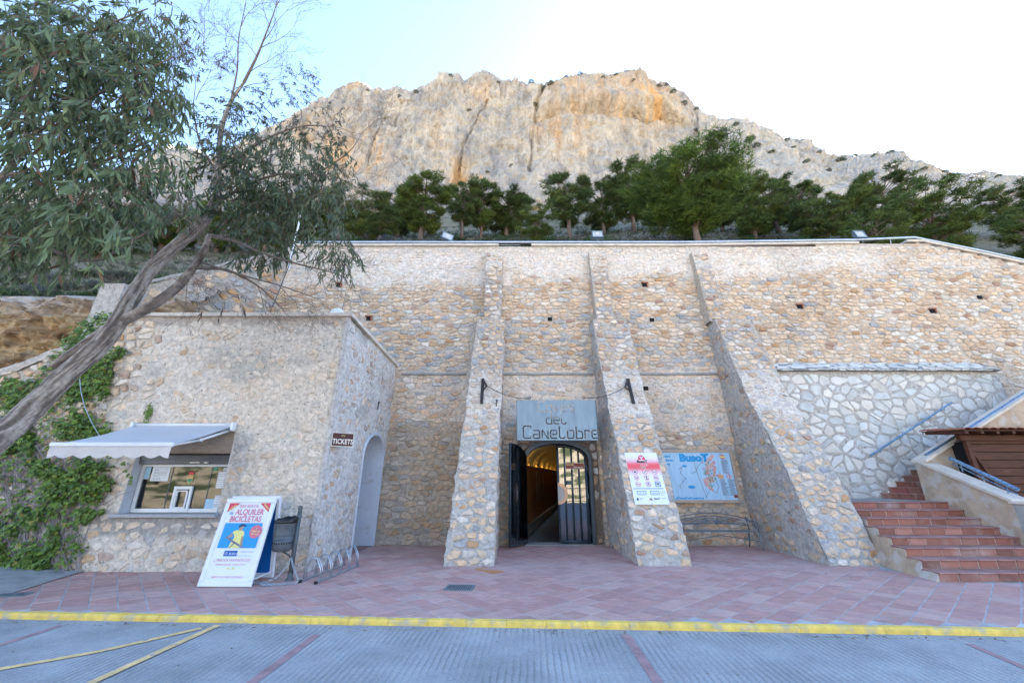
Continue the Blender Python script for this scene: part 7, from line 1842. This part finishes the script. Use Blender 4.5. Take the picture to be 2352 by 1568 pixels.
limbs = [
 (W([(-190, 1230, 5.6), (-60, 1060, 5.9), (40, 968, 6.2), (150, 862, 6.5), (240, 782, 6.75), (300, 690, 6.95), (345, 620, 7.1), (410, 560, 7.25), (470, 505, 7.35), (497, 450, 7.4), (502, 380, 7.4), (508, 300, 7.4), (530, 235, 7.4), (560, 190, 7.4)]), [.185, .18, .17, .158, .148, .13, .12, .112, .10, .085, .065, .052, .04, .028]),
 (W([(120, 845, 6.6), (250, 755, 6.85), (330, 712, 6.8), (400, 665, 6.7), (440, 620, 6.6), (468, 575, 6.5), (480, 540, 6.45)]), [.08, .10, .10, .085, .072, .06, .045]),
 (W([(560, 190, 7.4), (590, 130, 7.3), (610, 80, 7.2), (632, 20, 7.1), (645, -40, 7.0)]), [.034, .026, .018, .012, .006]),
 (W([(530, 235, 7.4), (545, 160, 7.5), (548, 90, 7.5), (562, 20, 7.4), (570, -30, 7.4)]), [.026, .018, .013, .009, .005]),
 (W([(500, 390, 7.4), (560, 350, 7.2), (620, 315, 7.0), (690, 290, 6.9), (760, 290, 6.8)]), [.05, .034, .026, .02, .01]),
 (W([(490, 470, 7.4), (560, 430, 7.2), (640, 400, 7.0), (720, 400, 6.9), (800, 350, 6.8), (835, 300, 6.8)]), [.04, .03, .022, .016, .01, .005]),
 (W([(480, 540, 6.5), (540, 555, 6.4), (600, 580, 6.3), (680, 605, 6.2), (760, 625, 6.2), (800, 640, 6.2)]), [.034, .028, .02, .015, .01, .006]),
 (W([(445, 615, 6.6), (520, 620, 6.5), (590, 655, 6.4), (640, 700, 6.4), (655, 720, 6.4)]), [.032, .024, .016, .009, .005]),
 (W([(455, 600, 6.6), (540, 628, 6.4), (640, 655, 6.3), (740, 690, 6.2)]), [.024, .018, .012, .005]),
 (W([(495, 460, 7.35), (520, 470, 7.2), (560, 450, 7.1), (640, 470, 6.9), (690, 500, 6.8)]), [.03, .022, .016, .01, .006]),
 (W([(345, 622, 7.1), (350, 570, 7.0), (335, 530, 6.9), (300, 510, 6.9), (310, 480, 6.8)]), [.03, .02, .014, .01, .006]),
 (W([(500, 400, 7.4), (460, 330, 7.4), (445, 250, 7.4), (450, 190, 7.4)]), [.03, .02, .013, .006]),
]
# bare upper twigs
random.seed(83)
def bare(u, v, Y, a, L_, r, dep):
    pts = [PY(u, v, Y)]; n = 5; uu, vv = u, v
    for i in range(n):
        uu += math.cos(a)*L_/n; vv -= math.sin(a)*L_/n; a += U(-.22, .22); Y += U(-.04, .04); pts.append(PY(uu, vv, Y))
        if dep and R() < .85: bare(uu, vv, Y, a+U(.4, .8)*random.choice((-1, 1)), L_*U(.4, .62), r*.55, dep-1)
    limbs.append((pts, [max(.002, r*(1-.15*i)) for i in range(n+1)]))
for (u, v, a, L_) in ((590, 130, 2.2, 90), (605, 95, .9, 110), (620, 60, 2.0, 90), (632, 20, 1.1, 70), (548, 100, 2.3, 100), (555, 60, 1.2, 80), (545, 160, 2.0, 90), (575, 165, .6, 110), (600, 110, .5, 90), (450, 190, 1.9, 110), (450, 230, 1.2, 90), (500, 300, 2.2, 90), (560, 200, .3, 110), (640, -10, .8, 60), (470, 120, 1.7, 100), (455, 150, 2.4, 60)):
    bare(u, v, 7.3, a, L_, .010, 3)
for (u, v, a, L_) in ((835, 300, .6, 60), (760, 290, -.2, 110), (700, 330, .4, 130), (720, 400, -.1, 120), (680, 605, -.3, 120), (740, 620, .1, 80), (640, 655, -.8, 90), (600, 660, -.4, 120), (590, 655, -1.1, 80), (345, 560, 1.8, 60), (335, 600, 3.4, 80), (300, 510, 2.6, 60), (420, 600, -1.0, 80), (430, 640, -1.6, 90), (400, 640, -.4, 60)):
    bare(u, v, 6.6, a, L_, .007, 3)
TH_ = (.075, .085, .075)
blobs = [ # u, v, ru, rv, Y, ry, sprays, leaf length, width, colour, droop
 (560, 250, 70, 55, 7.4, .5, 60, .12, .022, TH_, .5), (480, 150, 50, 30, 7.4, .3, 26, .09, .018, TH_, .3), (660, 200, 75, 50, 7.1, .5, 90, .09, .014, TH_, .5), (720, 260, 60, 60, 6.9, .5, 70, .10, .016, TH_, .8), (440, 125, 30, 18, 7.4, .2, 14, .10, .02, TH_, .3), (540, 300, 70, 70, 7.3, .5, 90, .15, .030, GC, .8),
 (500, 400, 60, 60, 7.4, .5, 100, .15, .032, GD, .9), (630, 390, 120, 80, 7.0, .7, 260, .155, .028, GC, 1.0), (700, 350, 90, 50, 6.9, .6, 120, .14, .026, GC, 1.0), (580, 470, 90, 60, 6.9, .6, 200, .155, .028, GD, 1.0), (690, 470, 90, 60, 6.7, .6, 180, .15, .026, GC, 1.1), (600, 560, 80, 45, 6.5, .4, 110, .14, .024, GC, 1.1), (760, 570, 50, 50, 6.4, .4, 80, .13, .02, GC, 1.2), (770, 440, 50, 60, 6.7, .4, 70, .13, .02, GC, 1.2), (530, 690, 40, 25, 6.5, .3, 6, .11, .018, (.12, .09, .08), 1.2), (480, 700, 20, 20, 6.5, .2, 4, .11, .018, (.12, .09, .08), 1.2), (420, 470, 40, 40, 7.1, .3, 40, .15, .026, GC, 1.0), (780, 600, 40, 20, 6.2, .3, 24, .12, .02, GC, 1.2)]
eucalyptus(e1, limbs, [q[:6]+(int(q[6]*.7),)+q[7:] for q in blobs])
random.seed(91)
e2 = thing('eucalyptus_tree', 'foreground eucalyptus crown with long hanging leaves filling the upper left corner', 'tree', PY(-250, 1100, 5.0))
limbs = [
 (W([(-520, 1500, 4.8), (-480, 1250, 4.8), (-420, 1000, 4.7), (-330, 800, 4.6), (-220, 620, 4.6), (-110, 500, 4.6), (-30, 440, 4.6), (20, 390, 4.6), (57, 333, 4.5), (66, 250, 4.5), (85, 150, 4.4), (120, 0, 4.4), (140, -100, 4.4)]), [.13, .12, .10, .09, .07, .06, .05, .042, .036, .03, .025, .02, .014][:13]),
 (W([(-110, 500, 4.6), (80, 560, 4.4), (210, 600, 4.3), (290, 560, 4.2), (360, 520, 4.2)]), [.03, .022, .018, .012, .007]),
 (W([(10, 400, 4.6), (140, 400, 4.4), (240, 370, 4.2), (330, 330, 4.2), (390, 310, 4.1)]), [.034, .026, .02, .014, .007]),
 (W([(60, 320, 4.5), (200, 230, 4.3), (300, 180, 4.2), (400, 130, 4.1)]), [.026, .02, .014, .007]),
 (W([(85, 150, 4.4), (60, 80, 4.3), (0, 20, 4.2)]), [.02, .014, .008]),
 (W([(95, 120, 4.4), (240, 60, 4.3), (340, 20, 4.2)]), [.02, .014, .008]),
]
for (u, v, a, L_) in ((395, 140, .5, 90), (380, 180, .9, 80), (400, 300, 0, 90), (360, 520, .2, 80), (420, 500, -.5, 80)): bare(u, v, 4.3, a, L_, .004, 3)
G2 = (.12, .165, .085)
blobs = [(60, 110, 130, 110, 3.9, .6, 170, .155, .032, G2, 1.0), (210, 90, 130, 90, 4.2, .6, 165, .15, .030, G2, 1.0), (340, 60, 90, 70, 4.5, .5, 80, .14, .022, G2, .9), (100, 290, 150, 90, 4.0, .7, 130, .155, .03, G2, 1.1), (270, 230, 120, 90, 4.2, .6, 150, .15, .028, G2, 1.0), (370, 210, 60, 80, 4.5, .4, 60, .14, .022, G2, 1.0), (320, 350, 90, 60, 4.3, .5, 75, .14, .026, G2, 1.0), (180, 420, 120, 70, 4.2, .6, 95, .155, .028, G2, 1.1), (60, 480, 110, 60, 4.2, .5, 60, .155, .028, G2, 1.1), (250, 500, 90, 60, 4.2, .5, 65, .15, .026, G2, 1.1), (380, 470, 50, 50, 4.6, .4, 36, .14, .022, G2, 1.1), (170, 400, 200, 110, 4.9, .5, 110, .14, .024, GD, 1.0), (170, 160, 220, 150, 5.1, .6, 200, .14, .026, GD, 1.0), (-20, 600, 60, 60, 4.3, .4, 26, .155, .028, G2, 1.1), (110, 560, 100, 35, 4.2, .4, 30, .15, .026, G2, 1.2)]
eucalyptus(e2, limbs, [q[:6]+(int(q[6]*.88),)+q[7:] for q in blobs], ks=1.16)
# hidden behind the camera: the railing of the terrace and the slope across the valley, seen mirrored in the glass
t = thing('terrace_railing', 'iron bar railing of the terrace behind the camera, mirrored in the gate glass', 'railing', (0, -7.3, 0))
b = MB(); b.tube([(-14, -7.3, .92), (14, -7.3, .92)], .03, 6); b.tube([(-14, -7.3, .05), (14, -7.3, .05)], .02, 6); b.build('rails', M['steel'], t)
b = MB()
for i in range(187): x = -14+i*.15; b.box(x-.009, x+.009, -7.31, -7.29, -.1, .9)
b.build('balusters', M['steel'], t, kind='stuff')

flush_texts()
# tidy: helper props off, unnamed labels off
for o in bpy.data.objects:
    if '_w' in o: del o['_w']
    if o.get('label') == '': del o['label']
